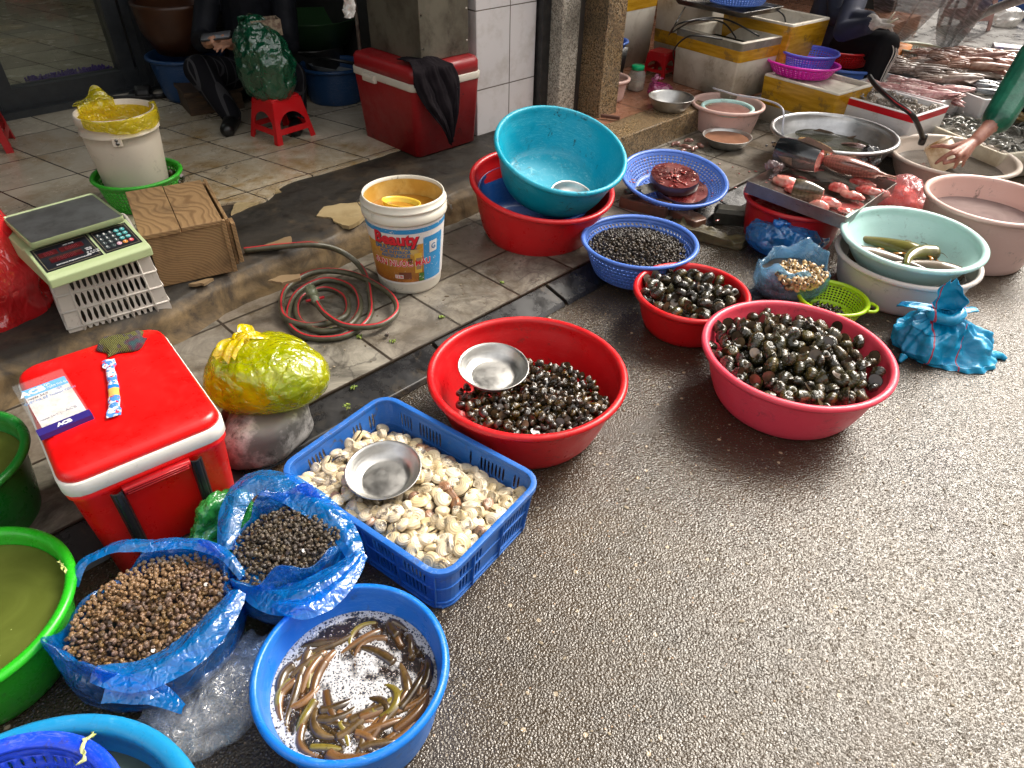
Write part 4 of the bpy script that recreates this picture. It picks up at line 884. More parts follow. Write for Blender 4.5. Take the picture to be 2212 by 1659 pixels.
for i, (u, v) in enumerate([(128, 1215), (135, 1222), (92, 1610-30), (55, 1640-20)]):
    if i < 2: leaf_bit([P(u, v, .2), P(u+8, v+9, .2), P(u+9, v+20, .199)], .006, M_cab, 'thin yellow green shred stuck on the bright green basin')
# ================================================================== LEFT SIDE THINGS
M_cool = Mplastic('cooler_red', (.74, .004, .004), .30, wear=(.85, .1, .08), amt=.15, damt=.15); M_cw = Mplastic('cooler_white', (.74, .72, .66), .4, damt=.3)
# red picnic cooler: x along its front, y to the back
cz = E_('red_cooler', (-.945, 1.268, 0), 'clean bright red picnic cooler with a white band and black straps', 'cooler', rad(39.5))
W0, D0 = .352, .485
mb = MB(); rloft(mb, [(W0*.83, D0*.86, .03, .0), (W0*.86, D0*.88, .035, .02), (W0*.95, D0*.96, .04, .305), (W0*.985, D0*.985, .042, .315), (W0*.985, D0*.985, .042, .328), (W0*.97, D0*.97, .042, .330)]); mb.build('body', M_cool, cz)
mb = MB(); rloft(mb, [(W0*.985, D0*.985, .045, .329), (W0*1.0, D0, .045, .333), (W0*1.0, D0, .045, .366), (W0*.985, D0*.99, .045, .369)]); mb.build('band', M_cw, cz)
mb = MB(); rloft(mb, [(W0*.975, D0*.98, .045, .368), (W0*.975, D0*.98, .045, .376), (W0*.95, D0*.96, .045, .388), (W0*.90, D0*.93, .04, .394), (W0*.84, D0*.86, .035, .396), (W0*.82, D0*.84, .033, .3985), (W0*.5, D0*.5, .03, .400)], n=6)
for y in (-D0*.405, -D0*.425): mb.tube([(-W0*.36, y, .3945), (W0*.36, y, .3945)], .0022, 6)
mb.build('lid', M_cool, cz)
mb = MB(); rloft(mb, [(.145, .012, .004, .296, 0, -D0/2-.004), (.145, .016, .004, .318, 0, -D0/2-.004)]); 
for q in (.301, .307, .313): mb.tube([(-.066, -D0/2-.0125, q), (.066, -D0/2-.0125, q)], .0018, 6)
mb.build('latch', mat_redd, cz)
for s in (-1, 1):
    mb = MB(); p0, p1 = Vector((s*.085, -D0/2-.004, .312)), Vector((s*.082, -D0*.445-.002, .03)); 
    mb.grid(lambda u, v: tuple(p0*(1-u)+p1*u+Vector(((v-.5)*.024, -.006*(1 if .08 < v < .92 else 0)-.003*(.3 < v < .7), 0))), 20, 9); mb.build('strap', mat_black, cz, smooth=False, solid=.004)
mb = MB(); mb.tube([(-.10, -D0*.445-.008, .07), (.10, -D0*.445-.008, .07)], .008, 8, flat=.5); mb.build('carry_handle', mat_black, cz)
# payment card stand lying on the lid
pq = [P(u, v, .405) for u, v in ((25, 829), (127, 804.7), (197, 894), (83.5, 940))]   # back-left, back-right, front-right, front-left
o_ = (pq[3]+pq[2])/2; ex = (pq[2]-pq[3]); Wc = ex.length; ex.normalize(); ey = Vector((-ex.y, ex.x, 0)); Hc = .185
qs = E_('payment_card', (o_.x, o_.y, .4025), 'white and blue payment card in a clear stand lying on the red cooler', 'card', (rad(3), 0, atan2(ex.y, ex.x)))
hw = Wc/2
gpl = G('clear_acrylic'); mac = gpl.fin(gpl.mixs(gpl.fres(None, .5, .03), gpl.n('BsdfTransparent', Color=(.96, .97, .98)), gpl.pbr(Base_Color=(.75, .78, .8), Roughness=.12)))
mb = MB(); mb.box(-hw, hw, .0, Hc+.015, .004, .007); mb.build('acrylic_sheet', mac, qs, smooth=False)
M_card = M('grubby_card', (.72, .66, .64), .5, (.58, .50, .44), 30, dirt=(.25, .2, .15), dsc=14, dlo=.55, dhi=.62)
mb = MB(); mb.box(-hw+.012, hw-.004, .01, Hc-.012, .0005, .003); mb.build('card', M_card, qs, smooth=False)
mb = MB(); mb.box(-hw+.012, hw-.004, Hc-.044, Hc-.012, .003, .0034); mb.build('card_header', M('header_blue', (.10, .38, .72), .4), qs, smooth=False)
mb = MB(); rloft(mb, [(2*hw+.002, .024, .002, -.002, 0, -.004), (2*hw+.002, .024, .002, .010, 0, -.002)]); mb.build('stand_base', M('navy_plastic', (.03, .02, .16), .25), qs, smooth=False)
Mw = M('printed_white', (.8, .8, .8), .5); Mbl = M('printed_blue', (.12, .25, .5), .5); Mgr = M('printed_grey', (.25, .25, .28), .5); Mblk = M('printed_black', (.02, .02, .02), .5)
put_text('ACB', .026, -hw+.031, Hc-.029, .0036, Mw, qs, bold=.0012); put_text('QUÉT QR', .0105, hw-.058, Hc-.021, .0036, Mw, qs, sx=.9); put_text('THANH TOÁN THẢ GA', .0105, hw-.038, Hc-.034, .0036, Mw, qs, sx=.62)
put_text('napas 24/7', .010, -.018, Hc-.052, .0032, Mblk, qs); put_text('QR', .009, .028, Hc-.050, .0032, Mbl, qs)
put_text('QUÉT MÃ ĐỂ THANH TOÁN', .0105, .004, Hc-.066, .0032, Mbl, qs, sx=.80)
put_text('napas 24/7', .0085, -.020, .044, .0032, Mgr, qs); put_text('|', .012, .004, .044, .0032, Mgr, qs); put_text('ACB', .0125, .026, .046, .0032, Mgr, qs)
put_text('SCAN TO PAY', .005, .004, .034, .0032, Mgr, qs) if False else None
put_text('ACB', .015, .0, -.003, .0105, Mw, qs, bold=.0008)
# crumpled wrapper
g = G('printed_wrapper'); v = g.tc.outputs['Object']; yy = g.n('SeparateXYZ', Vector=v).outputs[1]
c_ = g.mix(g.math('GREATER_THAN', g.noise(v, 60, 3), .52), (.72, .74, .78), (.08, .25, .6)); c_ = g.mix(g.math('GREATER_THAN', g.noise(g.map(v, (1, 1, 1), loc=(3, 1, 0)), 75, 2), .6), c_, (.65, .04, .06))
c_ = g.mix(g.math('MULTIPLY', g.math('LESS_THAN', yy, -.005), g.math('GREATER_THAN', yy, -.045)), c_, (.75, .45, .12)); c_ = g.mix(g.math('MULTIPLY', g.math('LESS_THAN', yy, .0), g.math('GREATER_THAN', yy, -.014)), c_, (.02, .2, .65))
M_wr = g.fin(g.pbr(Base_Color=c_, Roughness=.2, Coat_Weight=.6, Normal=g.bump(g.n('TexNoise', {'noise_type': 'RIDGED_MULTIFRACTAL'}, Vector=v, Scale=45.0).outputs['Fac'], .6, .003)))
a_, b_ = P(236, 775, .41), P(245, 898, .41); md = (a_+b_)/2; L_ = (a_-b_).length
mb = MB()
def wf_(u, v):
    t = u; a = 2*pi*v; w = .0135*(1-.25*t) if .12 < t < .85 else .015; th = .006 if .14 < t < .84 else .0012
    y = (t-.5)*L_; x = cos(a)*w*(1+.05*sin(t*30))+.004*sin(t*4); z = .008+sin(a)*th+nz((x*80, y*80, a))*.002; return (x, y, max(.001, z))
mb.grid(wf_, 40, 16, wv=True); wr = mb.build('ice_cream_wrapper', M_wr, loc=(md.x, md.y, .400), rot=(0, 0, atan2(a_.y-b_.y, a_.x-b_.x)-pi/2)); T(wr, 'crumpled printed wrapper, white, blue and orange, lying on the red cooler lid', 'wrapper')
# scrap of knitted glove on the back edge of the lid
g = G('knit'); v = g.tc.outputs['Object']; wv = g.n('TexWave', Vector=v, Scale=90.0, Distortion=3.0).outputs['Fac']
c_ = g.mix(g.ramp(wv, .5, .7), (.018, .014, .018), g.mix(g.math('GREATER_THAN', g.noise(v, 22, 2), .52), (.22, .22, .03), (.14, .11, .12))); c_ = g.mix(g.ramp(g.noise(v, 14, 2), .55, .62), c_, (.11, .012, .035)); c_ = g.mix(g.ramp(g.noise(v, 17, 2, .5), .6, .66), c_, (.02, .08, .09))
M_knit = g.fin(g.pbr(Base_Color=c_, Roughness=.85, Normal=g.bump(wv, .9, .003)))
qk = P(262, 730, .42)
def gf(u, v):
    x = (u-.5)*.105; y = (v-.5)*.07*(1+.3*sin(u*4)); z = .018*(1-(2*u-1)**4)*(1-(2*v-1)**4)+bagnoise((x*2, y*2, 3), 2)*.007
    return (x*(1-.12*sin(v*6)), y+.012*sin(u*7), max(.0, z)-.02*max(0, v-.75)*4)
mb = MB(); mb.grid(gf, 40, 30); kn = mb.build('knitted_rag', M_knit, loc=(qk.x, qk.y, .401), rot=(0, 0, rad(47)), solid=.004); T(kn, 'dark multicoloured knitted glove scrap on the back edge of the red cooler', 'rag')
# ---- white upside-down crate with the scale on it
M_wc = Mplastic('dirty_white_crate', (.50, .46, .41), .45, wear=(.75, .72, .68), amt=.3, dirt=(.13, .08, .045), damt=.95)
p0, p1 = P(164, 755, .10), P(381, 689, .10); e = (p1-p0); WCR = e.length; angc = atan2(e.y, e.x); yv = Vector((-sin(angc), cos(angc), 0)); DCR = .36
mid = (p0+p1)/2+yv*DCR/2
wc = E_('white_crate', (mid.x, mid.y, .10), 'dirty white slotted plastic crate carrying the scale', 'crate', angc)
HW = .262
def side(nm, o0, ux, L, n_, zt=HW):
    """slotted wall from o0 along ux; narrows upward"""
    mb = MB(); inn = .045
    def fn(u, v): 
        k = v; s = 1-.10*k; q = Vector(o0)+Vector(ux)*(L*(.5+(u-.5)*s)); nn = Vector((ux[1], -ux[0], 0)); q = q-nn*(.018*k); return (q.x, q.y, k*zt)
    u0 = inn/L
    groups = 3; rows = 4
    for gI in range(groups):
        ua, ub = u0+(1-2*u0)*gI/groups, u0+(1-2*u0)*(gI+1)/groups
        for rI in range(rows):
            va, vb = .07+.87*rI/rows, .07+.87*(rI+1)/rows
            mb.perf(lambda u, v: fn(ua+(ub-ua)*u, va+(vb-va)*v), 4, 1, .62, .84)
    for va, vb, ua, ub in ((0, .07, 0, 1), (.94, 1, 0, 1), (.07, .94, 0, u0), (.07, .94, 1-u0, 1)): mb.add([fn(ua, va), fn(ub, va), fn(ub, vb), fn(ua, vb)], [(0, 1, 2, 3)])
    mb.build(nm, M_wc, wc, smooth=False, solid=.004)
    rb = MB(); nn = Vector((ux[1], -ux[0], 0))*.003
    for k in range(rows+1): a, b = Vector(fn(0, .07+.87*k/rows))+nn, Vector(fn(1, .07+.87*k/rows))+nn; rb.tube([a, b], .0035, 6)
    for k in range(groups+1): u = u0+(1-2*u0)*k/groups; rb.tube([Vector(fn(u, 0))+nn, Vector(fn(u, 1))+nn], .0035, 6)
    rb.build('rib', M_wc, wc)
side('crate_side', (-WCR/2, -DCR/2, 0), (1, 0, 0), WCR, 4); side('crate_side', (WCR/2, -DCR/2, 0), (0, 1, 0), DCR, 4); side('crate_side', (WCR/2, DCR/2, 0), (-1, 0, 0), WCR, 4); side('crate_side', (-WCR/2, DCR/2, 0), (0, -1, 0), DCR, 4)
mb = MB()
for z, w in ((.006, 1.03), (HW, .93)):
    pts = [(x, y, z) for x, y in rbox_pts(WCR*w, DCR*w, .02, 4)]; mb.tube(pts, .007, 6, closed=True)
mb.build('rim', M_wc, wc)
# ---- digital scale (x right, y back)
M_sc = Mplastic('pale_green_plastic', (.38, .46, .24), .42, wear=(.6, .65, .45), amt=.3, dirt=(.12, .10, .06), damt=.7); M_plate = M('brushed_plate', (.14, .145, .145), .38, (.09, .09, .09), 12, metal=.6, dirt=(.05, .045, .04), dsc=9)
sc_o = P(333, 551, .37); sc_l = P(100, 630, .37); ex = (sc_o-sc_l); WS = .305; ex.normalize(); angs = atan2(ex.y, ex.x)
so = sc_o - ex*WS/2
sc = E_('digital_scale', (so.x, so.y, .370), 'pale green digital scale with a keypad standing on the white crate', 'scale', angs)
def prism(name, prof, x0, x1, mat, par, bevel=.004):
    n = len(prof); mb = MB(); mb.add([(x0, y, z) for y, z in prof]+[(x1, y, z) for y, z in prof], [tuple(range(n))[::-1], tuple(range(n, 2*n))]+[(i, (i+1) % n, n+(i+1) % n, n+i) for i in range(n)]); return mb.build(name, mat, par, smooth=False, bevel=bevel)
prism('housing', [(0, 0), (0, .028), (.012, .036), (.150, .072), (.165, .072), (.175, .062), (.36, .062), (.36, 0)], -WS/2, WS/2, M_sc, sc)
slope = atan2(.036, .138); Ln = sqrt(.036**2+.138**2)
def onp(o): o.location = (0, .012, .0365); o.rotation_euler = (slope, 0, 0); return o
M_pan = M('panel_black', (.010, .011, .016), .3)
for x0, x1 in ((-WS/2+.010, .020), (.027, WS/2-.012)):
    mb = MB(); mb.box(x0, x1, .016, Ln-.012, 0, .0012); onp(mb.build('control_panel', M_pan, sc, smooth=False))
    mb = MB(); f_ = .0007
    for q in ((x0+.006, x1-.006, .022, .0227), (x0+.006, x1-.006, Ln-.0187, Ln-.018), (x0+.006, x0+.0067, .022, Ln-.018), (x1-.0067, x1-.006, .022, Ln-.018)): mb.box(*q, .0012, .0016)
    onp(mb.build('panel_line', M('panel_gold', (.35, .3, .18), .5), sc, smooth=False))
Mdisp = M('dark_red_display', (.05, .006, .008), .15); Mseg = M('unlit_segment', (.10, .012, .016), .3)
for x0, x1, y0, y1 in ((-.132, -.080, .082, .104), (-.074, -.006, .082, .104), (-.115, -.022, .048, .072)):
    mb = MB(); mb.box(x0, x1, y0, y1, .0012, .0018); onp(mb.build('display', Mdisp, sc, smooth=False))
    n = int((x1-x0-.006)/.0125); dg = onp(put_text('8'*n, .020, (x0+x1)/2, (y0+y1)/2-.0006, .0021, Mseg, sc, name='display_digit', sx=.92))
for s, x, y, z in (('UNIT PRICE', -.042, .1115, .006), ('TOTAL', -.003, .066, .006), ('PRICE', -.003, .058, .006), ('○ ○ ○ ○', .002, .046, .008), ('ZERO NET TARE', .0, .038, .005), ('ELECTRONIC PRICE COMPUTING SCALE', -.058, .0335, .0055)):
    onp(put_text(s, z, x, y, .0016, Mw, sc))
keys = [['7', '8', '9', 'C', 'V'], ['4', '5', '6', 'AC', 'LB'], ['1', '2', '3', 'SM', 'PCS'], ['0', '.', 'T', 'Y', 'O']]
Mk = {k: M('key_'+k, c_, .35) for k, c_ in dict(dark=(.03, .045, .045), teal=(.03, .26, .26), pink=(.5, .28, .34), orange=(.55, .20, .02), red=(.5, .03, .04)).items()}
for r_ in range(4):
    for k in range(5):
        kc = 'dark' if (k < 3 and not (r_ == 3 and k == 2)) else 'teal'
        if r_ == 3 and k > 1: kc = ('pink', 'orange', 'red')[k-2]
        x = .044+.0185*k; y = .104-.0205*r_+.0; mb = MB(); mb.lathe([(0, .0026), (.0062, .0026), (.0074, .002), (.0078, .0012)], 20, x, y); kb = onp(mb.build('key', Mk[kc], sc))
        t_ = put_text(keys[r_][k], .0105 if len(keys[r_][k]) < 2 else .006, x, y, .0029, Mw, kb, name='key_letter'); t_.location = (0, 0, 0)
mb = MB(); rloft(mb, [(WS*.88, .235, .01, .082, 0, .235), (WS*.90, .25, .012, .086, 0, .235), (WS*.90, .25, .012, .104, 0, .235)], capb=True, capt=False)
mb.grid(lambda u, v: (lambda q: (q[0]*(1-.04*v), q[1]*(1-.04*v)+.235*1, .104 if v < .5 else .098))(rbox_pts(WS*.90, .25, .012, 4)[int(u*20) % 20]), 21, 3)
mb.build('platform', M_sc, sc)
mb = MB(); rloft(mb, [(WS*.865, .24, .01, .099, 0, .235), (WS*.865, .24, .01, .1005, 0, .235)]); mb.build('weighing_plate', M_plate, sc, smooth=False)
mb = MB(); mb.box(-.05, .05, .18, .30, .06, .084); mb.build('load_post', M_black if False else mat_black, sc, smooth=False)
# ---- wooden box on the step
g = G('pine_boards'); v = g.tc.outputs['Object']; 
r_ = g.n('TexWave', {'wave_type': 'RINGS', 'rings_direction': 'SPHERICAL'}, Vector=g.vmath('ADD', g.map(v, (1, .42, 1.2), loc=(.02, .02, .1)), g.vmath('MULTIPLY', g.noisec(v, 3.5, 2), (.16, .1, .16))), Scale=26.0, Distortion=1.6, Detail=3.0).outputs['Fac']
c_ = g.mix(g.ramp(r_, .55, 1.0), (.27, .165, .075), (.175, .098, .042)); c_ = g.mix(g.ramp(g.noise(v, 7, 6, .7), .5, .72, 0, .7), c_, (.085, .05, .025)); kn_ = g.vor(v, 11).outputs['Distance']; c_ = g.mix(g.ramp(kn_, .035, .05, .8, 0), c_, (.05, .022, .01))
M_pine = g.fin(g.pbr(Base_Color=c_, Roughness=.55, Normal=g.bump(g.math('ADD', r_, g.noise(g.map(v, (40, 4, 40)), 3, 4)), .3, .002)))
f0, f1 = P(356, 620, .17), P(517, 584, .17); e = (f1-f0); angw = atan2(e.y, e.x); WB = .265; f0 = f1-e.normalized()*WB
tb = E_('wooden_box', (f0.x, f0.y, .171), 'brown knotty wooden box with a slatted right side on the step', 'box', angw)
HB = .205; DB = .40
def wbox(nm, *q, bev=.002, rot=0): mb = MB(); mb.box(*q); o = mb.build(nm, M_pine, tb, smooth=False, bevel=bev); return o
wbox('front_board', 0, WB-.006, 0, .014, 0, HB-.016); wbox('top_board', -.016, .112, -.012, DB, HB-.016, HB); wbox('top_board', .114, WB-.014, -.006, DB-.004, HB-.0165, HB-.001)
wbox('side_board', 0, .014, .0145, DB, 0, HB-.017); wbox('back_board', .015, WB-.006, DB-.014, DB-.001, 0, HB-.017); wbox('side_board', WB-.032, WB-.020, .0145, DB-.015, 0, HB-.05); wbox('side_slat', WB-.004, WB+.008, .008, DB+.01, .02, HB-.006)
wbox('side_slat', WB-.022, WB-.006, -.006, .010, .0, HB-.003); wbox('side_slat', WB+.010, WB+.024, -.004, .045, .03, HB-.02); wbox('side_slat', WB-.024, WB-.004, DB-.035, DB-.018, .06, HB-.004)
# ---- colander + white bucket behind
cgk = P(303, 402, .30); cgr = (-1.59, 2.80)
M_gcol = Mplastic('leaf_green_plastic', (.035, .40, .02), .35)
colander(cgr, .178, .13, M_gcol, 'leaf green colander under the white bucket', z0=.178, nu=60, nv=7, fu=.6, fv=.6)
heap(p_big[:1], 'black_snail', 'snail', 'round black snail in the leaf green colander beside the white bucket', 'black snails in the green colander', circ((cgr[0]+.10, cgr[1]+.04), .075, .8, 1.2), (cgr[0]-.2, cgr[0]+.2), (cgr[1]-.2, cgr[1]+.2), lambda x, y: .262, .036, 30, 41, 'black snails at the bottom of the green colander', fill_layers=1)
M_wb = Mplastic('off_white_bucket', (.66, .59, .48), .42, wear=(.8, .75, .68), amt=.2, dirt=(.12, .08, .05), damt=.55)
bk = (-1.60, 2.80); zb = .205; RB, HBk = .152, .36
br_ = E_('white_bucket', (bk[0], bk[1], zb), 'tall off white bucket lined with a yellow bag in the green colander', 'bucket', rad(-70))
mb = MB(); R1 = .118
pr = [(0, 0), (R1-.004, 0), (R1, .004), (R1+.022, .25), (R1+.024, .285), (R1+.030, .287), (R1+.030, .292), (R1+.0255, .295), (R1+.026, .322), (R1+.032, .324), (R1+.032, .352), (R1+.029, HBk), (R1+.024, HBk), (R1+.022, .33), (R1-.004, .01), (0, .01)]
mb.lathe(pr, 64); mb.build('body', M_wb, br_, merge=.0004)
mb = MB(); mb.box(R1+.024, R1+.034, -.018, .018, .262, .298); mb.build('handle_lug', M_wb, br_, smooth=False, bevel=.003)
mb = MB(); mb.tube([(R1+.036, 0, .282+.006), (R1+.0345, 0, .282+.006)], .006, 12); mb.tube([(R1+.036, .001, .275), (R1+.0345, .001, .275)], .007, 12); mb.build('lug_hole', mat_dsteel, br_)
M_yb = Mbag('yellow_polythene', (.78, .66, .01), .55, sc=1.3)
def yl(u, v):
    a = rad(-40)+u*rad(160); r = (R1+.020)*(1-.0*v) if v < .5 else (R1+.041+.003*sin(u*20)); z = HBk-.09+.095*min(1, v/.5) if v < .5 else HBk+.006-(v-.5)*.10*(.6+.6*sin(u*pi)); return (cos(a)*r, sin(a)*r, z+nz((u*9, v*5, 1))*.006)
mb = MB(); mb.grid(yl, 50, 20); mb.build('bag_lining', M_yb, br_)
mb = MB()
def yl2(u, v):
    a = rad(185)+u*rad(70); r = (R1+.018)+.050*max(0, v-.5)*2*(sin(u*pi)**.6); z = HBk-.10+.11*min(1, v*2)+(.045*(v-.5)*2*max(0, sin(u*pi*1.9))**2.5 if v > .5 else 0); q = nz((u*8, v*6, 4))*.012; return (cos(a)*(r+q), sin(a)*(r+q), z)
mb.grid(yl2, 50, 24); mb.build('bag_lining', M_yb, br_)
mb = MB(); mb.lathe([(R1+.0185, .34), (R1+.015, .28), (R1+.010, .22)], 50); mb.build('bag_lining', M_yb, br_)
mb = MB(); mb.disc(R1+.012, .285, 40, rings=4); mb.build('food_waste', M('orange_slop', (.50, .16, .05), .25, (.62, .30, .05), 18, bump=.004), br_)
# ---- paint bucket
pb = (-.419, 2.44); PB = E_('paint_bucket', (pb[0], pb[1], .04), 'open printed paint bucket with yellow water and a scoop inside', 'bucket', atan2(-pb[1], -pb[0]))
HP, RP = .372, .153; rz = lambda z: .122+(.150-.122)*min(1, z/.30)
M_pbk = Mplastic('cream_bucket', (.68, .64, .54), .4, wear=(.8, .8, .78), amt=.3, dirt=(.10, .08, .04), damt=.9)
pr = [(0, 0), (.114, 0), (.119, .004), (rz(.02)-.001, .016), (rz(.30), .30), (rz(.30)+.008, .302), (rz(.3)+.009, .306), (rz(.3)+.009, .332), (rz(.3)+.003, .334), (rz(.3)+.003, .342), (rz(.3)+.0095, .344), (rz(.3)+.0095, .350), (rz(.3)+.002, .352), (rz(.3)+.0025, .366), (rz(.3)+.001, HP), (rz(.3)-.003, HP), (rz(.3)-.005, .36), (rz(0)-.006, .012), (0, .012)]
mb = MB(); mb.lathe(pr, 80); mb.build('body', M_pbk, PB, merge=.0004)
M_ins = M('stained_inside', (.50, .28, .045), .35, (.62, .42, .12), 12, dirt=(.3, .14, .02), dsc=10)
mb = MB(); mb.lathe([(rz(.3)-.0068, .360), (rz(.24)-.0115, .24), (rz(.0)-.0155, .02)], 64); mb.build('stained_lining', M_ins, PB, recalc=False)
mb = MB(); mb.disc(rz(.24)-.0085, .300, 48, rings=3); T(mb.build('water', Mwater('amber_water', (.38, .17, .02), .8, .04), PB), None)
def lab(name, a0, a1, z0, z1, mat, off=.0012, n=40):
    mb = MB(); mb.grid(lambda u, v: ((rz(z0+(z1-z0)*v)+off)*cos(a0+(a1-a0)*u), (rz(z0+(z1-z0)*v)+off)*sin(a0+(a1-a0)*u), z0+(z1-z0)*v), n, 6); return mb.build(name, mat, PB, recalc=False)
g = G('worn_print_white'); v = g.tc.outputs['Object']; sp = g.ramp(g.noise(v, 90, 4, .8), .60, .66)
Mlw = g.fin(g.pbr(Base_Color=g.mix(g.math('MULTIPLY', sp, .5), (.72, .69, .66), (.35, .3, .25)), Roughness=.4))
def worn(name, c):
    g = G(name); v = g.tc.outputs['Object']; sp = g.ramp(g.noise(v, 70, 5, .8), .60, .64); c = g.mix(sp, c, (.68, .64, .58)); return g.fin(g.pbr(Base_Color=c, Roughness=.38))
Mlb = worn('print_blue', (.03, .26, .55))
lab('label', -2.2, 2.2, .050, .325, Mlw, .001, 90); lab('label_stripe', -2.2, 2.2, .268, .286, Mlb, .0018, 90)
g = G('label_picture'); v = g.tc.outputs['Object']; z = g.n('SeparateXYZ', Vector=v).outputs[2]; y_ = g.n('SeparateXYZ', Vector=v).outputs[1]
c_ = g.mix(g.ramp(z, .05, .20), (.22, .06, .012), (.58, .30, .04)); c_ = g.mix(g.ramp(g.noise(v, 26, 5, .7), .48, .62), c_, (.42, .15, .02)); c_ = g.mix(g.math('MULTIPLY', g.ramp(z, .13, .20), g.ramp(g.noise(v, 13, 2), .5, .62)), c_, (.60, .44, .16))
c_ = g.mix(g.ramp(g.noise(v, 85, 5, .8), .62, .67), c_, (.6, .5, .35))
Mpic = g.fin(g.pbr(Base_Color=c_, Roughness=.38)); lab('label_picture', -1.35, .42, .060, .222, Mpic, .0018, 50)
lab('label_side', .42, 1.10, .060, .245, Mlb, .0018, 24); lab('label_side', .60, .86, .175, .222, Mlw, .0026, 10)
lab('picture_window', .16, .36, .100, .185, worn('pic_yellow', (.68, .42, .05)), .0026, 10); lab('picture_window', .20, .34, .115, .165, worn('pic_glass', (.34, .20, .12)), .0034, 10); lab('picture_frame', -.02, .10, .145, .165, worn('pic_dark', (.10, .05, .02)), .0034, 6)
lab('picture_sofa', -.30, .05, .075, .105, worn('pic_sofa', (.16, .04, .02)), .0026, 10); lab('picture_plant', .26, .42, .062, .098, worn('pic_green', (.06, .16, .02)), .0042, 8)
def cyl_text(s, size, ang0, z, mat, bold=0, off=.004, sx=1.0, slant=0, name='lettering'):
    V, Fc = textmesh(s, size, .0002, 'CENTER', bold); mb = MB(); mb.add([((rz(z)+off+p[2])*cos(ang0+(p[0]*sx)/rz(z)), (rz(z)+off+p[2])*sin(ang0+(p[0]*sx)/rz(z)), z+p[1]+p[0]*slant) for p in V], Fc); return mb.build(name, mat, PB, smooth=False, recalc=False)
Mtr = M('print_red', (.62, .015, .03), .4); Mtb = M('print_darkblue', (.03, .14, .30), .4)
cyl_text('Beauty', .062, -.30, .243, Mblk, .0035, .0030, 1.0, -.02); cyl_text('Beauty', .062, -.31, .2455, Mtr, .0025, .0042, 1.0, -.02)
cyl_text('EMULSION PAINT', .021, -.33, .210, Mtb, .0006, .0032); cyl_text('FOR INTERIOR', .018, -.35, .192, Mtb, .0006, .0032); cyl_text('ANTIFUNGUS', .018, -.35, .175, Mtb, .0006, .0032)
cyl_text('SƠN NƯỚC MÀU', .034, -.20, .143, Mw, .0022, .0030, .86); cyl_text('SƠN NƯỚC MÀU', .034, -.20, .143, Mtr, .0006, .0042, .86)
lab('label_patch', -.42, -.18, .078, .094, Mlw, .0036, 6); cyl_text('12 lít', .013, -.30, .086, Mtr, .0003, .0044); cyl_text('G', .030, .73, .198, Mtb, .0005, .0040)
cyl_text('●', .02, -.22, .262, M('print_faint_red', (.55, .15, .15), .4), 0, .003) if False else None
# wire handle + yellow scoop
mb = MB(); 
for a in (1.45, -1.75): mb.tube(cr([(cos(a)*(rz(.3)+.010), sin(a)*(rz(.3)+.010), .338), (cos(a)*(rz(.3)+.020), sin(a)*(rz(.3)+.020)-.004, .325), (cos(a)*(rz(.3)+.018), sin(a)*(rz(.3)+.018)+.01, .300), (cos(a)*(rz(.3)+.012), sin(a)*(rz(.3)+.012)+.012, .318)], 5), .0018, 6)
mb.build('wire_handle', mat_dsteel, PB)
M_ysc = Mplastic('yellow_plastic', (.78, .55, .05), .3)
sco = E_('yellow_scoop', (pb[0]-.010, pb[1]-.012, .352), 'yellow plastic scoop floating inside the paint bucket', 'scoop', (rad(-8), rad(5), rad(-8)))
mb = MB(); mb.lathe([(0, -.05), (.055, -.05), (.070, .018), (.0725, .020), (.0735, .023), (.070, .023), (.066, .016), (.05, -.045), (0, -.045)], 48, sy=.85); mb.build('cup', M_ysc, sco, merge=.0003)
mb = MB(); mb.disc(.062, .004, 32); mb.build('cup_water', bpy.data.materials['amber_water'], sco)
mb = MB(); mb.box(.068, .125, -.008, .008, .010, .021); mb.build('handle', M_ysc, sco, smooth=False, bevel=.003)
# ---- hose with its nozzle
M_hose = M('braided_hose', (.085, .080, .048), .38, (.055, .052, .032), 40, bump=.002, bsc=300, dirt=(.10, .085, .06), dsc=12); M_hred = M('hose_stripe', (.45, .02, .03), .35)
hp = Z([(528, 541, .185), (600, 533, .185), (680, 529, .183), (740, 545, .13), (785, 585, .08), (800, 640, .062), (795, 690, .055), (740, 727, .052), (660, 727, .052), (622, 690, .052), (640, 635, .053), (700, 605, .054), (760, 620, .053), (778, 665, .052), (750, 705, .05), (690, 715, .05), (645, 690, .05), (648, 645, .05), (700, 622, .05), (745, 640, .05), (748, 680, .05), (700, 700, .05), (655, 702, .058), (612, 680, .07), (618, 625, .075), (680, 588, .076), (760, 592, .076), (835, 630, .074), (858, 670, .072), (820, 702, .07), (750, 704, .075), (705, 680, .085), (685, 655, .09)])
hs_ = cr(hp, 9); mb = MB(); mb.tube(hs_, .0115, 12); ho = mb.build('garden_hose', M_hose); T(ho, 'coiled olive grey hose with a red stripe on the marble paving', 'hose')
mb = MB(); k = len(hs_)
def strip(u, v):
    i = int(round(u*(k-1))); t = (hs_[min(k-1, i+1)]-hs_[max(0, i-1)]).normalized(); s = t.cross(Vector((0, 0, 1))).normalized(); a = -.45+v*.5+.5*sin(u*9); return tuple(hs_[i]+(s*-sin(a)+Vector((0, 0, 1))*cos(a))*.0119)
mb.grid(strip, k, 3); mb.build('hose_stripe', M_hred, ho, recalc=False)
nz0, nz1 = P(685, 655, .088), P(663, 610, .098); d = (nz1-nz0); Ln2 = .105
nq = E_('hose_nozzle', nz0, 'grey green hose nozzle with a red tap lying on the coil', 'nozzle', (0, 0, 0)); nq.rotation_mode = 'QUATERNION'; nq.rotation_quaternion = d.to_track_quat('Z', 'Y')
M_noz = M('nozzle_plastic', (.17, .19, .12), .35, (.12, .13, .08), 20)
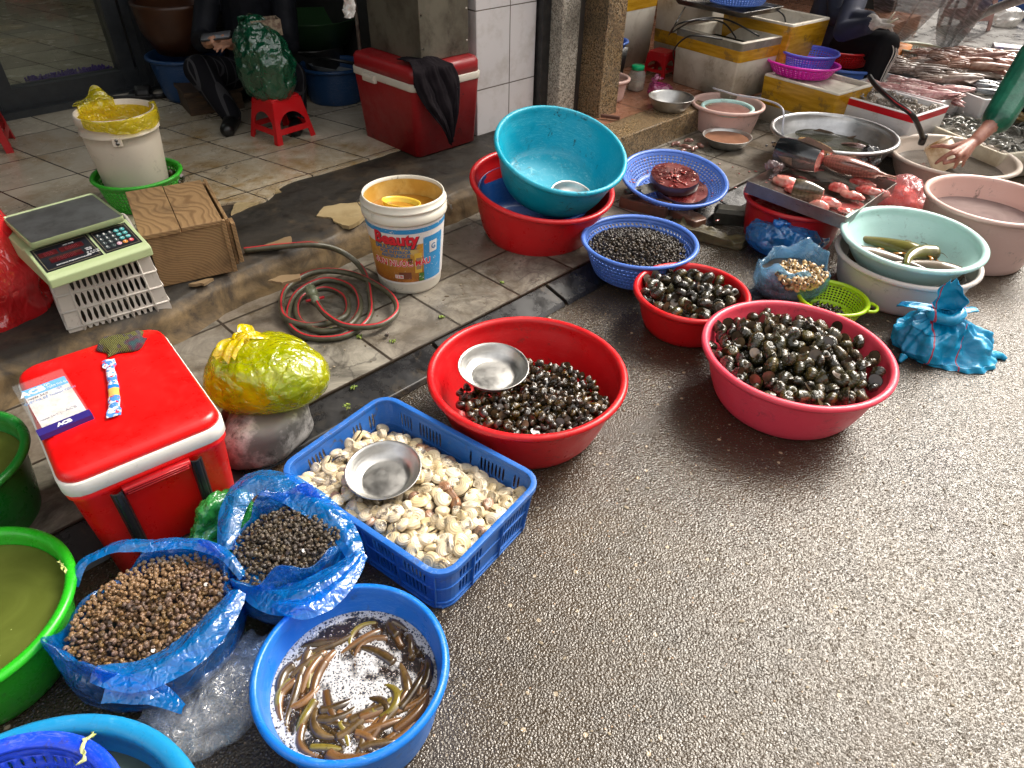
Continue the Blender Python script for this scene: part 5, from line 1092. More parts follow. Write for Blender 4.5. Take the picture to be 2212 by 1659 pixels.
mb = MB(); mb.lathe([(0, 0), (.011, 0), (.012, .02), (.016, .022), (.016, .04), (.013, .042), (.014, .055), (.020, .06), (.021, .075), (.018, .08), (.019, .098), (.016, .108), (.010, .108), (.009, .09)], 20); mb.build('body', M_noz, nq)
mb = MB()
for i in range(8): a = 2*pi*i/8; mb.box(.017, .0215, -.0015, .0015, .062, .104, xf=Matrix.Rotation(a, 4, 'Z'))
mb.build('grip_rib', M_noz, nq, smooth=False)
mb = MB(); mb.tube([(-.034, 0, .028), (.034, 0, .028)], .006, 8, flat=.5); mb.build('tap', M_hred, nq)
# ---- yellow tied bag of greens and the two stones
M_yel = Mbag('yellow_film', (.74, .72, .0), .46, dark=(.50, .58, .0), sc=1.0, streak=(1, 1, 1)); M_yel2 = Mbag('yellow_film_knot', (.85, .66, .0), .86, sc=1.5)
M_greens = M('dark_leaf_mass', (.03, .09, .008), .5, (.22, .36, .03), 26, bump=.01, bsc=40)
stz = .165; ys = P(566, 815, .25)
M_stone = M('grey_volcanic_stone', (.11, .105, .10), .6, (.34, .33, .32), 9, .46, .58, 8, bump=.006, bsc=35, dirt=(.03, .028, .026), dsc=8, dlo=.5, dhi=.56)
M_stone2 = M('dark_round_stone', (.040, .032, .027), .4, (.07, .055, .045), 20, bump=.002)
def rock(name, c, s, rz_, mat, label, amp=.06, sq=.6, seed=1, flat_top=None):
    mb = MB()
    def fn(u, v):
        a = 2*pi*u; b = pi*(v-.5); cb = abs(cos(b)) ; x, y, z = cos(a)*cb**.75, sin(a)*cb**.75, (abs(sin(b))**sq)*(1 if b > 0 else -1); q = 1+amp*nz((x*1.6+seed, y*1.6, z*1.6))*2+amp*.35*nz((x*6, y*6+seed, z*6))
        return (x*s[0]*q, y*s[1]*q, s[2]*(1+z*q))
    mb.grid(fn, 60, 34, wu=True); o = mb.build(name, mat, loc=c, rot=(0, 0, rz_), merge=.0002); return T(o, label, 'stone')
st = P(575, 930, .08); rock('grey_stone', (st.x+.005, st.y+.0, .0), (.135, .088, .082), rad(50), M_stone, 'large pitted grey stone block under the yellow bag', seed=4)
s2 = P(505, 893, .12); rock('round_stone', (s2.x, s2.y, .045), (.040, .036, .050), 0, M_stone2, 'smooth dark oval stone beside the red cooler corner', seed=7, sq=1, amp=.03)
yb = tied_bag((ys.x-.005, ys.y+.045), .140, .178, .132, .200, M_yel, 'yellow tied plastic bag of green leaves on a grey stone', knot=(-.045, .03), seed=3, pleats=21, amp=.018, ears=2, ear=.085, rz=rad(20), earmat=M_yel2, neck=.10, belly=.45)
mb = MB(); mb.grid(lambda u, v: (lambda a, b: (cos(a)*cos(b)*.155*(1+.06*nz((cos(a)*5, sin(a)*5, b*4))), sin(a)*cos(b)*.112*(1+.06*nz((cos(a)*5, sin(a)*5, b*4))), .075+sin(b)*.068))(2*pi*u, pi*(v-.5)), 60, 30, wu=True); mb.build('leaf_filling', M_greens, yb)
# leaf scraps on the paving
M_lf = M('wilted_leaf', (.16, .26, .03), .5, (.30, .36, .06), 60)
for i, (u, v, r, lb) in enumerate([(952, 686, .018, 'green leaf scrap in the paving joint near the long joint end'), (848, 738, .014, 'pale green leaf scrap on the paving left of the red basin'), (775, 728, .016, 'green leaf scrap by the lower edge of the hose coil'), (716, 712, .016, 'olive leaf scrap touching the hose coil'), (765, 838, .014, 'green leaf scrap on the muddy kerb joint'), (748, 880, .017, 'pale leaf scrap on the mud behind the blue crate'), (1085, 612, .012, 'tiny green scrap near the paint bucket base')]):
    p = P(u, v, .041); rr = random.Random(i); mb = MB()
    for k in range(5): 
        a = rr.uniform(0, 6.28); x, y = rr.uniform(-r, r)*.6, rr.uniform(-r, r)*.6; mb.grid(lambda q, w: (x+cos(a)*(q-.5)*r-sin(a)*(w-.5)*r*.5*sin(q*pi), y+sin(a)*(q-.5)*r+cos(a)*(w-.5)*r*.5*sin(q*pi), .002+.004*sin(q*8+k)+.002), 6, 3)
    T(mb.build('leaf_scrap', M_lf, loc=p, solid=.0006), lb, 'leaf', 'leaf scraps on the paving')
p = P(880, 742, .042); o = bpy.data.objects.new('stray_snail', p_med[0]); COL.objects.link(o); 
p = P(834, 724, .052); o.matrix_world = Matrix.Translation(p) @ Matrix.Rotation(1.2, 4, 'X') @ Matrix.Scale(.022, 4); T(o, 'single small dark snail lying alone on the marble paving', 'snail')
# ---- red bag at the left edge, clear scrap below it, red stool behind
M_rb = Mbag('red_polythene', (.88, .03, .04), .80, dark=(.62, .008, .012), sc=.8, streak=(1, 1, .5))
rbp = P(34, 690, .12); lump('red_plastic_bag', (rbp.x-.03, rbp.y-.01, .0), .17, .17, 0, .60, M_rb, 'large crumpled red plastic bag at the left edge beside the scale', amp=.045, seed=8, nsc=.7, flatz=.45)
kk = P(5, 815, .05); lump('clear_plastic_scrap', (kk.x-.03, kk.y, 0.0), .06, .06, 0, .08, M_clear, 'crumpled clear plastic scrap at the left edge below the red bag', amp=.04, seed=9)
def stool(ctr, z0, w, h, mat, label, name='plastic_stool', rz=0, top=.78, holes=True):
    st_ = E_(name, (ctr[0], ctr[1], z0), label, 'stool', rz); wt = w*top
    mb = MB(); rloft(mb, [(wt, wt, .015, h-.014), (wt, wt, .02, h-.004), (wt*.96, wt*.96, .02, h)], capb=False, capt=False)
    q = wt*.94/2; mb.perf(lambda u, v: (-q+2*q*u, -q+2*q*v, h-.0005), 9, 9, .5, .62); mb.build('seat', mat, st_, smooth=False, solid=.002)
    for i in range(4):
        R_ = Matrix.Rotation(i*pi/2, 4, 'Z'); mb = MB()
        def fn(u, v): hw_ = (w+(wt-w)*v)/2; return tuple(R_ @ Vector(((u-.5)*2*hw_, -hw_, v*(h-.012))))
        # arched panel: legs at the sides, arch cut between
        N = 16
        for k in range(N):
            u0, u1 = k/N, (k+1)/N; um = (u0+u1)/2
            x = abs(um-.5)*2; ar = .0 if x > .80 else (.34+.40*sqrt(max(0, 1-(x/.80)**2)))
            if ar: mb.add([fn(u0, .22), fn(u1, .22), fn(u1, .36), fn(u0, .36)], [(0, 1, 2, 3)])
            def arc(u_): x_ = abs(u_-.5)*2; return .36+.36*sqrt(max(0, 1-(x_/.80)**2)) if x_ < .8 else .36
            lo0, lo1 = (arc(u0), arc(u1)) if ar else (0, 0); mb.add([fn(u0, lo0), fn(u1, lo1), fn(u1, 1), fn(u0, 1)], [(0, 1, 2, 3)])
            if not ar: pass
        mb.build('leg_panel', mat, st_, smooth=False, solid=.004, merge=.0002)
    return st_
rs = P(-30, 320, .18); stool((rs.x, rs.y), .178, .24, .25, mat_redd, 'deep red plastic stool cut off by the left edge', rz=.5)
sb = P(610, 295, .178); stool((sb.x, sb.y+.02), .178, .235, .21, mat_red, 'low bright red plastic stool under the green bag', rz=rad(52), top=.72)
# green bag on the stool
M_dg = Mbag('dark_green_polythene', (.006, .11, .05), .84, sc=.9, streak=(1, 1, .7)); sg = (sb.x-.02, sb.y+.02)
gb = tied_bag(sg, .352, .142, .135, .38, M_dg, 'bulging dark green plastic bag standing on the red stool', seed=11, pleats=13, amp=.045, ears=2, ear=.06, neck=.35, belly=.35, knot=(-.03, 0))
bx = E_('cardboard_carton', (sg[0]+.02, sg[1]+.02, .66), 'small printed carton edge sticking out of the green bag', 'carton', rad(30)); mb = MB()
for q in ((-.07, .07, -.045, -.040), (-.07, .07, .04, .045), (-.07, -.065, -.04, .04), (.065, .07, -.04, .04)): mb.box(q[0], q[1], q[2], q[3], 0, .07)
mb.build('carton_walls', M('carton', (.28, .22, .15), .6, (.12, .07, .05), 60), bx, smooth=False)

# litter on the road and paving
rl = random.Random(91); mb = MB()
for i in range(420):
    if i < 260: u, v = rl.uniform(880, 2212), rl.uniform(560, 1659); z = .001
    else: u, v = rl.uniform(600, 1250), rl.uniform(560, 900); z = .041
    q = P(u, v, z); a, b = q.x*cos(TH)+q.y*sin(TH), -q.x*sin(TH)+q.y*cos(TH)
    if (z < .01 and b > 1.45) or (z > .01 and not (1.63 < b < 2.2)): continue
    s = rl.uniform(.0012, .0035)*(1.6 if rl.random() < .1 else 1); t_ = Matrix.Translation(q) @ Matrix.Rotation(rl.uniform(0, 6), 4, 'Z') @ Matrix.Diagonal((s*rl.uniform(1, 2.2), s, s*.6, 1)); mb.lathe([(sin(x), cos(x)) for x in np.linspace(pi, 0, 4)], 6); mb.v[-24:] = [tuple(t_ @ Vector(x)) for x in mb.v[-24:]]
T(mb.build('grit', M('pale_grit', (.30, .25, .17), .6, (.10, .07, .04), 3), smooth=False), 'small pale grit scattered over the wet road and paving', None, None, 'stuff')
# ================================================================== BACK LEFT, CENTRE AND RIGHT
M_oldred = Mplastic('grimy_red_cooler', (.29, .006, .010), .4, wear=(.5, .15, .12), amt=.4, dirt=(.03, .012, .012), damt=.95); M_oldw = Mplastic('grimy_white_trim', (.55, .50, .42), .45, dirt=(.12, .09, .06), damt=.9)
# big old cooler, dims in street frame
bc = E_('old_red_cooler', S(2.285, 2.945, .178), 'large grimy red cooler with a white trim under a metal box', 'cooler', TH)
Wb, Db, Hb = .43, .50, .415
mb = MB(); rloft(mb, [(Wb*.90, Db*.90, .03, 0), (Wb*.99, Db*.99, .035, Hb-.105), (Wb, Db, .04, Hb-.10)]); mb.build('body', M_oldred, bc)
mb = MB(); rloft(mb, [(Wb*1.015, Db*1.015, .04, Hb-.100), (Wb*1.02, Db*1.02, .04, Hb-.096), (Wb*1.02, Db*1.02, .04, Hb-.070), (Wb*1.01, Db*1.01, .04, Hb-.066)]); mb.build('trim_band', M_oldw, bc)
mb = MB(); rloft(mb, [(Wb*.995, Db*.995, .04, Hb-.066), (Wb*.995, Db*.995, .04, Hb-.02), (Wb*.95, Db*.95, .035, Hb-.002), (Wb*.88, Db*.88, .03, Hb)]); mb.build('lid', M_oldred, bc)
mb = MB(); mb.box(-Wb/2-.022, -Wb/2-.004, .03, .13, Hb-.112, Hb-.075); mb.box(-Wb/2-.026, -Wb/2-.018, .035, .125, Hb-.10, Hb-.082); mb.build('latch', M_oldw, bc, smooth=False, bevel=.003)
# metal box on top
M_mbox = M('weathered_metal_sheet', (.155, .14, .105), .42, (.095, .082, .06), 5, bump=.001, dirt=(.045, .035, .025), dsc=4, dlo=.5, dhi=.64, metal=.35)
a0 = P(853, 99, .593); a1 = P(963, 137, .593)
def toS(p): return (p.x*cos(TH)+p.y*sin(TH), -p.x*sin(TH)+p.y*cos(TH))
mbx = E_('metal_box', S(2.335, 2.965, .595), 'tall weathered sheet metal box standing on the old red cooler', 'box', TH)
mb = MB(); mb.box(-.155, .145, -.20, .20, 0, .62); mb.build('body', M_mbox, mbx, smooth=False, bevel=.003)
mb = MB(); 
for x, y in ((-.155, -.20), (.145, -.20), (-.155, .20)):
    for z in (.06, .2, .34, .48): 
        mb.lathe([(0, .003), (.004, .0015), (.005, 0)], 8, 0, 0)
        n_ = 8*3; vs = mb.v[-n_:]; mb.v[-n_:] = [(x+.012*(1 if x < 0 else -1)+p[0], -.2005-p[2], z+p[1]) for p in vs]
mb.build('rivet', M_oldw, mbx)
# black cloth
M_blkc = M('black_cloth', (.008, .006, .008), .9, (.014, .011, .013), 15, bump=.003, bsc=40, spec=.08)
def clothf(u, v):
    # u across, v down; draped over the lid corner/front
    ctr = [(-.115, -.10, .425), (-.11, -.20, .428), (-.105, -.262, .405), (-.085, -.275, .30), (-.06, -.285, .18), (-.035, -.285, .07)]
    k = v*5; i = min(4, int(k)); t = k-i; c = Vector(ctr[i])*(1-t)+Vector(ctr[i+1])*t
    w = .095+.055*min(1, v*2.2) if v < .5 else .15-.13*((v-.5)/.5)**1.6
    x = c.x+(u-.5)*2*w*.80+.012*sin(v*9+u*3); fold = (.014*sin(u*9+v*3+2*sin(v*4))*(.4+v)+.010*nz((u*5, v*3, 2))+.005*nz((u*17, v*8, 1))); y = c.y-abs(fold)*(v > .3)-.004; z = c.z+(fold*.5+.010 if v < .4 else 0)+(-.02*sin(u*pi*1.3)*(v > .6))
    if x < -Wb/2-.002 and v < .5: z -= (-Wb/2-x)*.9; 
    return (x, y, z)
mb = MB(); mb.grid(clothf, 60, 60); cl = mb.build('black_cloth', M_blkc, loc=bc.location, rot=(0, 0, TH), solid=.003); T(cl, 'crumpled black cloth hanging over the front of the old red cooler', 'cloth')
# soap bottle
sp_ = P(1040, 268, .178); bs = E_('pump_bottle', (sp_.x-.03, sp_.y-.02, .178), 'small clear pump bottle between the old cooler and the white pillar', 'bottle')
g = G('clear_bottle'); Mclr = g.fin(g.mixs(.35, g.n('BsdfTransparent', Color=(.9, .9, .88)), g.pbr(Base_Color=(.6, .58, .54), Roughness=.1)))
mb = MB(); mb.lathe([(0, 0), (.026, 0), (.029, .01), (.028, .06), (.024, .075), (.029, .09), (.026, .11), (.012, .125), (.011, .135), (0, .135)], 24); mb.build('body', Mclr, bs)
mb = MB(); mb.lathe([(0, .135), (.013, .135), (.013, .150), (.005, .153), (.005, .168), (.014, .17), (.014, .18), (0, .182)], 16); mb.tube([(0, 0, .175), (.026, 0, .172)], .004, 6); mb.build('pump_cap', M('cap_cream', (.6, .52, .4), .4), bs)
# thin pole beside the cooler with a bag knotted on it
q0 = P(797, 290, .178); mb = MB(); mb.tube([(q0.x, q0.y, .178), (q0.x-.01, q0.y+.05, 1.9)], .009, 8); T(mb.build('thin_pole', M('worn_metal_pole', (.10, .085, .07), .5, (.04, .03, .025), 30)), 'thin rusty pole leaning upright beside the old red cooler', 'pole')
kq = P(752, 25, .95); lump('white_rag', (kq.x, kq.y, .93), .024, .02, .3, .09, Mbag('white_film', (.6, .58, .55), .85, sc=1.5), 'knotted white plastic rag hanging by the thin pole', amp=.03, seed=4)
# dark recess things: blue tub with bowls
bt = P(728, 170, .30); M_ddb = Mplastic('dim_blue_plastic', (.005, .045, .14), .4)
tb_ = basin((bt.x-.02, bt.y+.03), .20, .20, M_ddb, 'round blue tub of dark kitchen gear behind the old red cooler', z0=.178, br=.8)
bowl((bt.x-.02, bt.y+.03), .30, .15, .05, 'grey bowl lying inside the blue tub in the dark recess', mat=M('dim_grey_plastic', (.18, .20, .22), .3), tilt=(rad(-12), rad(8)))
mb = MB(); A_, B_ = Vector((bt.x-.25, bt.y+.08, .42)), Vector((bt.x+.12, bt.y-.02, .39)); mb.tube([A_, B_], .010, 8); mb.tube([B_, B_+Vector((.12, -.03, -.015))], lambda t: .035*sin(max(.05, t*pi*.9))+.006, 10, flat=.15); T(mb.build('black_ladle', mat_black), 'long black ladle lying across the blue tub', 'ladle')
mb = MB(); mb.lathe([(.0, .0), (.17, 0), (.19, .02), (.20, .24), (.205, .25), (.195, .25), (.185, .03), (0, .02)], 40); T(mb.build('black_pot', M('sooty_pot', (.012, .012, .012), .35, (.03, .03, .028), 8), loc=S(2.38, 4.1, .178)), 'large black pot in the dark recess behind the pole', 'pot')
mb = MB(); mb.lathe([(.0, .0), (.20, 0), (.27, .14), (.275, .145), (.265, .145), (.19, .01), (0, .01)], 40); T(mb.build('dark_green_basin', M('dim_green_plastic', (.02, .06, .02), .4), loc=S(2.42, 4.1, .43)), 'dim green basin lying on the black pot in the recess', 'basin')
stv = E_('charcoal_stove', S(2.18, 4.72, .178), 'round dark metal stove standing at the back of the recess', 'stove'); mb = MB(); mb.lathe([(0, 0), (.13, 0), (.13, .24), (.145, .25), (.145, .30), (.12, .30), (.12, .12), (0, .1)], 32); mb.build('body', M('dark_iron', (.03, .027, .025), .4, (.06, .03, .015), 10, metal=.5), stv); mb = MB(); mb.lathe([(.15, .30), (.158, .32), (.155, .46), (.14, .5), (.10, .5), (0, .50)], 32); mb.build('kettle', mat_dsteel, stv)
mb = MB(); mb.tube([(cos(q)*.15, sin(q)*.15*.3, .12+.13*sin(q*.5)) for q in np.linspace(0, 2*pi, 30)], .004, 6, closed=True); T(mb.build('wire_ring', mat_dsteel, loc=S(2.02, 4.0, .5)), 'thin metal ring hanging in the dark recess', 'ring')
# tubs beside the door
dt = S(1.74, 4.40, .178)
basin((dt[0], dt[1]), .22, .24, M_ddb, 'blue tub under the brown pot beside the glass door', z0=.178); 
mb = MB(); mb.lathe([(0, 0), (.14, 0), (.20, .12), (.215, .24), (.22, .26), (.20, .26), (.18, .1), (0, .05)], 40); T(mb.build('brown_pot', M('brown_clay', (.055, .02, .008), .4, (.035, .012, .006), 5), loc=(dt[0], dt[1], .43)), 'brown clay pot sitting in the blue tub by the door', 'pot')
# low brown wooden stool-box and sandals
wbx = E_('low_wooden_box', S(1.72, 4.14, .178), 'low dark brown wooden box in front of the seated person', 'box', TH+rad(-12)); mb = MB(); mb.box(-.15, .15, -.12, .12, 0, .10); mb.build('body', mat_woodd, wbx, smooth=False, bevel=.004); mb = MB(); mb.box(-.16, .16, -.13, .13, .10, .125); mb.build('lid', mat_woodd, wbx, smooth=False, bevel=.004); mb = MB(); mb.box(-.05, .05, -.124, -.1205, .05, .06); mb.build('slot', mat_black, wbx, smooth=False)
M_sand = M('black_sandal_rubber', (.013, .013, .014), .5); M_insole = M('worn_insole', (.28, .26, .22), .6)
for (u, v, a, lb) in ((352, 200, 100, 'black rubber sandal by the door post'), (290, 212, 15, 'black rubber sandal lying behind the white bucket')):
    p = P(u, v, .18); sd = E_('sandal', p, lb, 'sandal', rad(a), 'black sandals'); mb = MB(); rloft(mb, [(.25, .09, .04, 0), (.26, .095, .045, .02), (.25, .09, .044, .026)]); mb.build('sole', M_sand, sd)
    mb = MB(); mb.grid(lambda u, v: (.02+.08*v, .045*cos(pi*u), .022+.045*sin(pi*u)), 16, 5); mb.build('strap', M_sand, sd, solid=.004); mb = MB(); rloft(mb, [(.10, .06, .028, .0262, -.07, 0), (.10, .06, .028, .0275, -.07, 0)]); mb.build('insole', M_insole, sd)
# ---- stack of big basins in the middle
tl = (rad(6), rad(4)); c6 = (.085, 2.90)
o6 = basin(c6, .315, .25, mat_red, 'huge red basin holding the dark blue and turquoise basins', z0=.035, tilt=(rad(6), rad(6)), lip=.022)
basin((.058, 2.925), .252, .18, mat_dblue, 'dark blue basin sandwiched between red and turquoise basins', z0=.047, tilt=(rad(6), rad(6)), lip=.012)
ot = basin((.150, 2.935), .285, .20, mat_turq, 'scuffed turquoise basin tilted on top of the big red basin', z0=.245, tilt=(rad(17), rad(10)), br=.74, lip=.018)
def on_tilted(o, x, y, z): return Matrix.Translation(o.location) @ o.rotation_euler.to_matrix().to_4x4() @ Matrix.Translation((x, y, z))
bw = bowl((0, 0), 0, .092, .034, 'shallow steel bowl lying in the bottom of the turquoise basin'); bw.matrix_world = on_tilted(ot, .085, -.10, .012)
# ---- pavement clutter: brick ledge, metal block, fish-cutting colander
M_brick = M('wet_broken_brick', (.13, .06, .035), .3, (.07, .045, .03), 14, bump=.006, bsc=40, dirt=(.03, .024, .018), dsc=7, r2=.5)
def rough_block(name, c, dims, rz_, mat, label, cat, amp=.006, z0=0):
    mb = MB()
    def fn(u, v):
        a = 2*pi*u; n = .22; x = (abs(cos(a))**n)*(1 if cos(a) > 0 else -1); y = (abs(sin(a))**n)*(1 if sin(a) > 0 else -1)
        if v < .25: k = v/.25; x *= k; y *= k; z = 0
        elif v < .65: z = (v-.25)/.4
        else: k = 1-(v-.65)/.35; x *= k; y *= k; z = 1
        p = (x*dims[0]/2, y*dims[1]/2, z*dims[2]); n_ = nz((p[0]*45, p[1]*45, p[2]*45))*amp+nz((p[0]*9+3, p[1]*9, p[2]*9))*amp*1.6; return (p[0]*(1+n_*4), p[1]*(1+n_*4), p[2]+n_*z)
    mb.grid(fn, 72, 30, wu=True); o = mb.build(name, mat, loc=(c[0], c[1], z0), rot=(0, 0, rz_), merge=.0001); return T(o, label, cat)
b1, b2 = P(1340, 415, .09), P(1470, 445, .09); 
rough_block('brick', ((b1.x+b2.x)/2-.02, (b1.y+b2.y)/2-.01), (.24, .085, .09), atan2(b2.y-b1.y, b2.x-b1.x), M_brick, 'long wet reddish brick lying under the fish colander edge', 'brick')
b3, b4 = P(1445, 440, .07), P(1525, 480, .07); rough_block('brick', ((b3.x+b4.x)/2, (b3.y+b4.y)/2), (.19, .085, .07), atan2(b4.y-b3.y, b4.x-b3.x), M_brick, 'shorter wet brick end beside the dull metal block', 'brick')
b5, b6 = P(1440, 480, .03), P(1600, 520, .03); rough_block('stone_ledge', ((b5.x+b6.x)/2, (b5.y+b6.y)/2), (.40, .09, .042), atan2(b6.y-b5.y, b6.x-b5.x), M('mossy_stone', (.055, .042, .020), .5, (.12, .095, .04), 16, bump=.01, bsc=45, dirt=(.02, .017, .01), dsc=9), 'mossy stone ledge below the wet bricks', 'ledge', amp=.018)
mp = P(1578, 465, .04); mbk = E_('metal_block', (mp.x, mp.y, .005), 'dull dark grey metal block on the wet ground by the red tub', 'block', rad(-12)); mb = MB(); rloft(mb, [(.155, .075, .003, 0), (.155, .075, .003, .055), (.135, .06, .003, .075)], n=1); mb.build('body', M('dull_lead_metal', (.07, .068, .055), .38, (.04, .038, .03), 12, metal=.6), mbk, smooth=False, bevel=.003)
cf = (.76, 3.29); fc = colander(cf, .262, .085, mat_colblue, 'wide blue colander with a bloody chopping block inside', z0=.075, br=.62, tilt=(rad(9), rad(2)), nu=72, nv=6, fu=.5, fv=.55, lip=.016)
M_blood = M('bloody_wood', (.055, .006, .006), .18, (.15, .012, .010), 7, coat=.6, bump=.004, bsc=50, dirt=(.34, .12, .09), dsc=22, dlo=.56, dhi=.62, r2=.4); M_bside = M('dark_bloody_bark', (.055, .018, .014), .35, (.03, .012, .01), 12, stretch=(1, 1, .15), bump=.003)
def block(u, v, z, r, h, lb, sd_):
    mb = MB(); o_ = E_('chopping_block', (0, 0, 0), lb, 'chopping block'); mb.lathe([(0, 0), (r*.97, 0), (r, .004), (r, h-.004), (r*.985, h)], 48, jit=lambda a, q, zz: (q*(1+.02*sin(a*3+sd_)+.008*sin(a*9)), zz)); mb.build('rim_side', M_bside, o_)
    mb = MB(); mb.disc(r*.985, h, 48, rings=6); mb.v = [(x*(1+.02*sin(atan2(y, x)*3+sd_)+.008*sin(atan2(y, x)*9)), y*(1+.02*sin(atan2(y, x)*3+sd_)+.008*sin(atan2(y, x)*9)), zz-.006*math.exp(-((x*x+y*y)/(r*.6)**2))+nz((x*40, y*40, 1))*.0015) for x, y, zz in mb.v]; mb.build('cutting_face', M_blood, o_); return o_
k1 = block(0, 0, 0, .125, .04, 'lower round chopping block smeared with fish scraps', .4); k1.matrix_world = on_tilted(fc, .045, -.035, .006)
k2 = block(0, 0, 0, .118, .045, 'upper round chopping block soaked red with fish blood', 1.9); k2.matrix_world = on_tilted(fc, .0, -.005, .052)
kb = E_('cleaver', (0, 0, 0), 'black handled cleaver lying in the blue colander beside the blocks', 'cleaver'); mb = MB(); mb.box(-.05, .05, -.035, .035, 0, .003); mb.build('blade', mat_dsteel, kb, smooth=False); mb = MB(); mb.tube([(-.05, 0, .003), (-.13, .01, .01)], .014, 10); mb.build('handle', mat_black, kb); kb.matrix_world = on_tilted(fc, -.13, -.075, .058) @ Matrix.Rotation(.5, 4, 'Z')
M_gut = M('red_fish_scrap', (.36, .03, .03), .15, (.50, .20, .16), 60, coat=.8); rs_ = random.Random(8)
mb = MB()
for i in range(170):
    if i < 60: a = rs_.uniform(0, 6.28); r = rs_.uniform(.0, .11); p = (k2.matrix_world @ Vector((r*cos(a), r*sin(a), .046)))
    elif i < 100: a = rs_.uniform(-.6, 3.6); r = rs_.uniform(.16, .24); p = fc.matrix_world @ Vector((r*cos(a), r*sin(a), .0)) if False else on_tilted(fc, r*cos(a), r*sin(a), max(.004, (r-.17)*.085/.09+.004)).translation
    else: p = P(rs_.uniform(1300, 1660), rs_.uniform(255, 480), .043 if False else .045); 
    s = rs_.uniform(.002, .007)*(1.0 if i < 100 else .9); t_ = Matrix.Translation(p) @ Matrix.Rotation(rs_.uniform(0, 6), 4, 'Z') @ Matrix.Diagonal((s*rs_.uniform(1, 3), s, s*.4, 1)); mb.lathe([(sin(q), cos(q)) for q in np.linspace(pi, 0, 5)], 6); n_ = 30; mb.v[-n_:] = [tuple(t_ @ Vector(x)) for x in mb.v[-n_:]]
T(mb.build('fish_scraps', M_gut), 'small red fish scraps scattered round the chopping blocks', None, None, 'stuff')
# scraps like ginger roots near the threshold
M_rt = M('brownish_pink_offal', (.22, .10, .075), .3, (.30, .15, .12), 30, coat=.3)
for i, (u, v, L, a) in enumerate([(1460, 312, .06, .6), (1480, 318, .07, -.4), (1500, 322, .06, 1.1), (1488, 305, .055, .2), (1512, 315, .05, -1.0), (1475, 328, .045, 1.4)]):
    p = P(u, v, .052); mb = MB(); mb.tube(cr([(-L/2, 0, 0), (-L/6, .008, .004), (L/5, -.006, .006), (L/2, .006, 0)], 4), lambda t: .010*(.6+.6*sin(pi*t)), 8); T(mb.build('offal_piece', M_rt, loc=p, rot=(0, 0, a)), 'brownish pink finger shaped offal scrap on the paving near the granite edge', 'offal', 'offal scraps by the granite edge')
# knife/handle on the threshold
p = P(1320, 256, .175); mb = MB(); mb.box(-.06, .05, -.011, .011, 0, .018); hn = mb.build('wooden_stick', M('reddish_wood', (.10, .04, .025), .5, bump=.002), loc=p, rot=(0, 0, rad(-20)), smooth=False, bevel=.003); T(hn, 'short reddish brown wooden stick on the terracotta floor', 'stick')
# ---- second shop: pink basin with black bag, spring scale, jar, red crate, magenta bag, bowls
b7 = basin((.545, 4.50), .135, .13, mat_lpink, 'pale pink basin with a black bag beside the granite pillar', z0=.168); M_blkb = Mbag('black_polythene', (.012, .012, .014), .93, sc=1.6)
lump('black_plastic_bag', (.50, 4.50, .21), .085, .07, .4, .13, M_blkb, 'shiny black plastic bag stuffed in the pale pink basin', amp=.035, seed=12, nsc=1.8)
jz = P(1372, 195, .166); jr = E_('plastic_jar', (jz.x, jz.y, .168), 'clear square jar with a green screw lid on the terracotta floor', 'jar', rad(50)); mb = MB(); rloft(mb, [(.085, .085, .02, 0), (.09, .09, .022, .01), (.09, .09, .022, .10), (.075, .075, .03, .12), (.07, .07, .034, .126)]); mb.build('body', Mclr, jr)
mb = MB(); rloft(mb, [(.078, .078, .018, .004), (.08, .08, .02, .05)]); mb.build('contents', M('beige_paste', (.50, .42, .30), .6, (.35, .2, .14), 30), jr); mb = MB(); mb.lathe([(0, .15), (.038, .15), (.041, .146), (.041, .126), (.036, .124)], 24, jit=lambda a, r, z: (r*(1+.03*cos(a*10)), z)); mb.build('screw_lid', M('lid_green', (.0, .42, .16), .35), jr)
rc = P(1425, 165, .166); stool((rc.x, rc.y+.03), .168, .16, .155, mat_redd, 'small grimy red plastic stool by the foam box', rz=rad(50), top=.86)
mg = P(1425, 200, .2); mgb = tied_bag((mg.x+.0, mg.y-.01), .168, .075, .06, .10, Mbag('magenta_polythene', (.55, .05, .25), .62, dark=(.25, .05, .14), sc=1.6), 'small knotted magenta bag beside the green lidded jar', seed=15, pleats=11, amp=.02, ears=1, ear=.06, neck=.16, knot=(-.04, .02), nu=70, nv=30)
s1 = P(1447, 206, .25); bowl((.905, 4.31), .172, .134, .072, 'deep steel bowl on the edge of the terracotta floor')
# spring scale on blue basin on black crate
scx = P(1312, 130, .3); bxb = E_('black_bucket_stand', (scx.x, scx.y+.06, .168), 'black plastic crate under the blue dish and spring scale', 'crate', rad(45)); mb = MB(); rloft(mb, [(.17, .17, .01, 0), (.20, .20, .012, .20)]); mb.build('body', mat_black, bxb)
db = colander((scx.x, scx.y+.06), .135, .035, mat_colblue, 'shallow blue dish on the black crate behind the pillar', z0=.37, br=.8, nu=8, nv=1, fu=.1, fv=.1)
dial = E_('spring_scale', (scx.x-.01, scx.y+.05, .38), 'white dial spring scale leaning in the blue dish', 'scale', rad(-35)); mb = MB(); mb.lathe([(0, 0), (.085, 0), (.088, .006), (.088, .03), (.08, .05), (0, .05)], 40); dd = mb.build('dial_case', Mplastic('pale_blue_white', (.60, .68, .74), .3), dial); dd.matrix_parent_inverse = Matrix.Identity(4); dd.rotation_euler = (rad(-78), 0, 0); dd.location = (0, 0, .088)
mb = MB()
for i in range(24): a = 2*pi*i/24; mb.box(.062, .074, -.001, .001, -.0012, -.0004, xf=Matrix.Rotation(a, 4, 'Z'))
mk_ = mb.build('dial_mark', Mblk, dd, smooth=False)
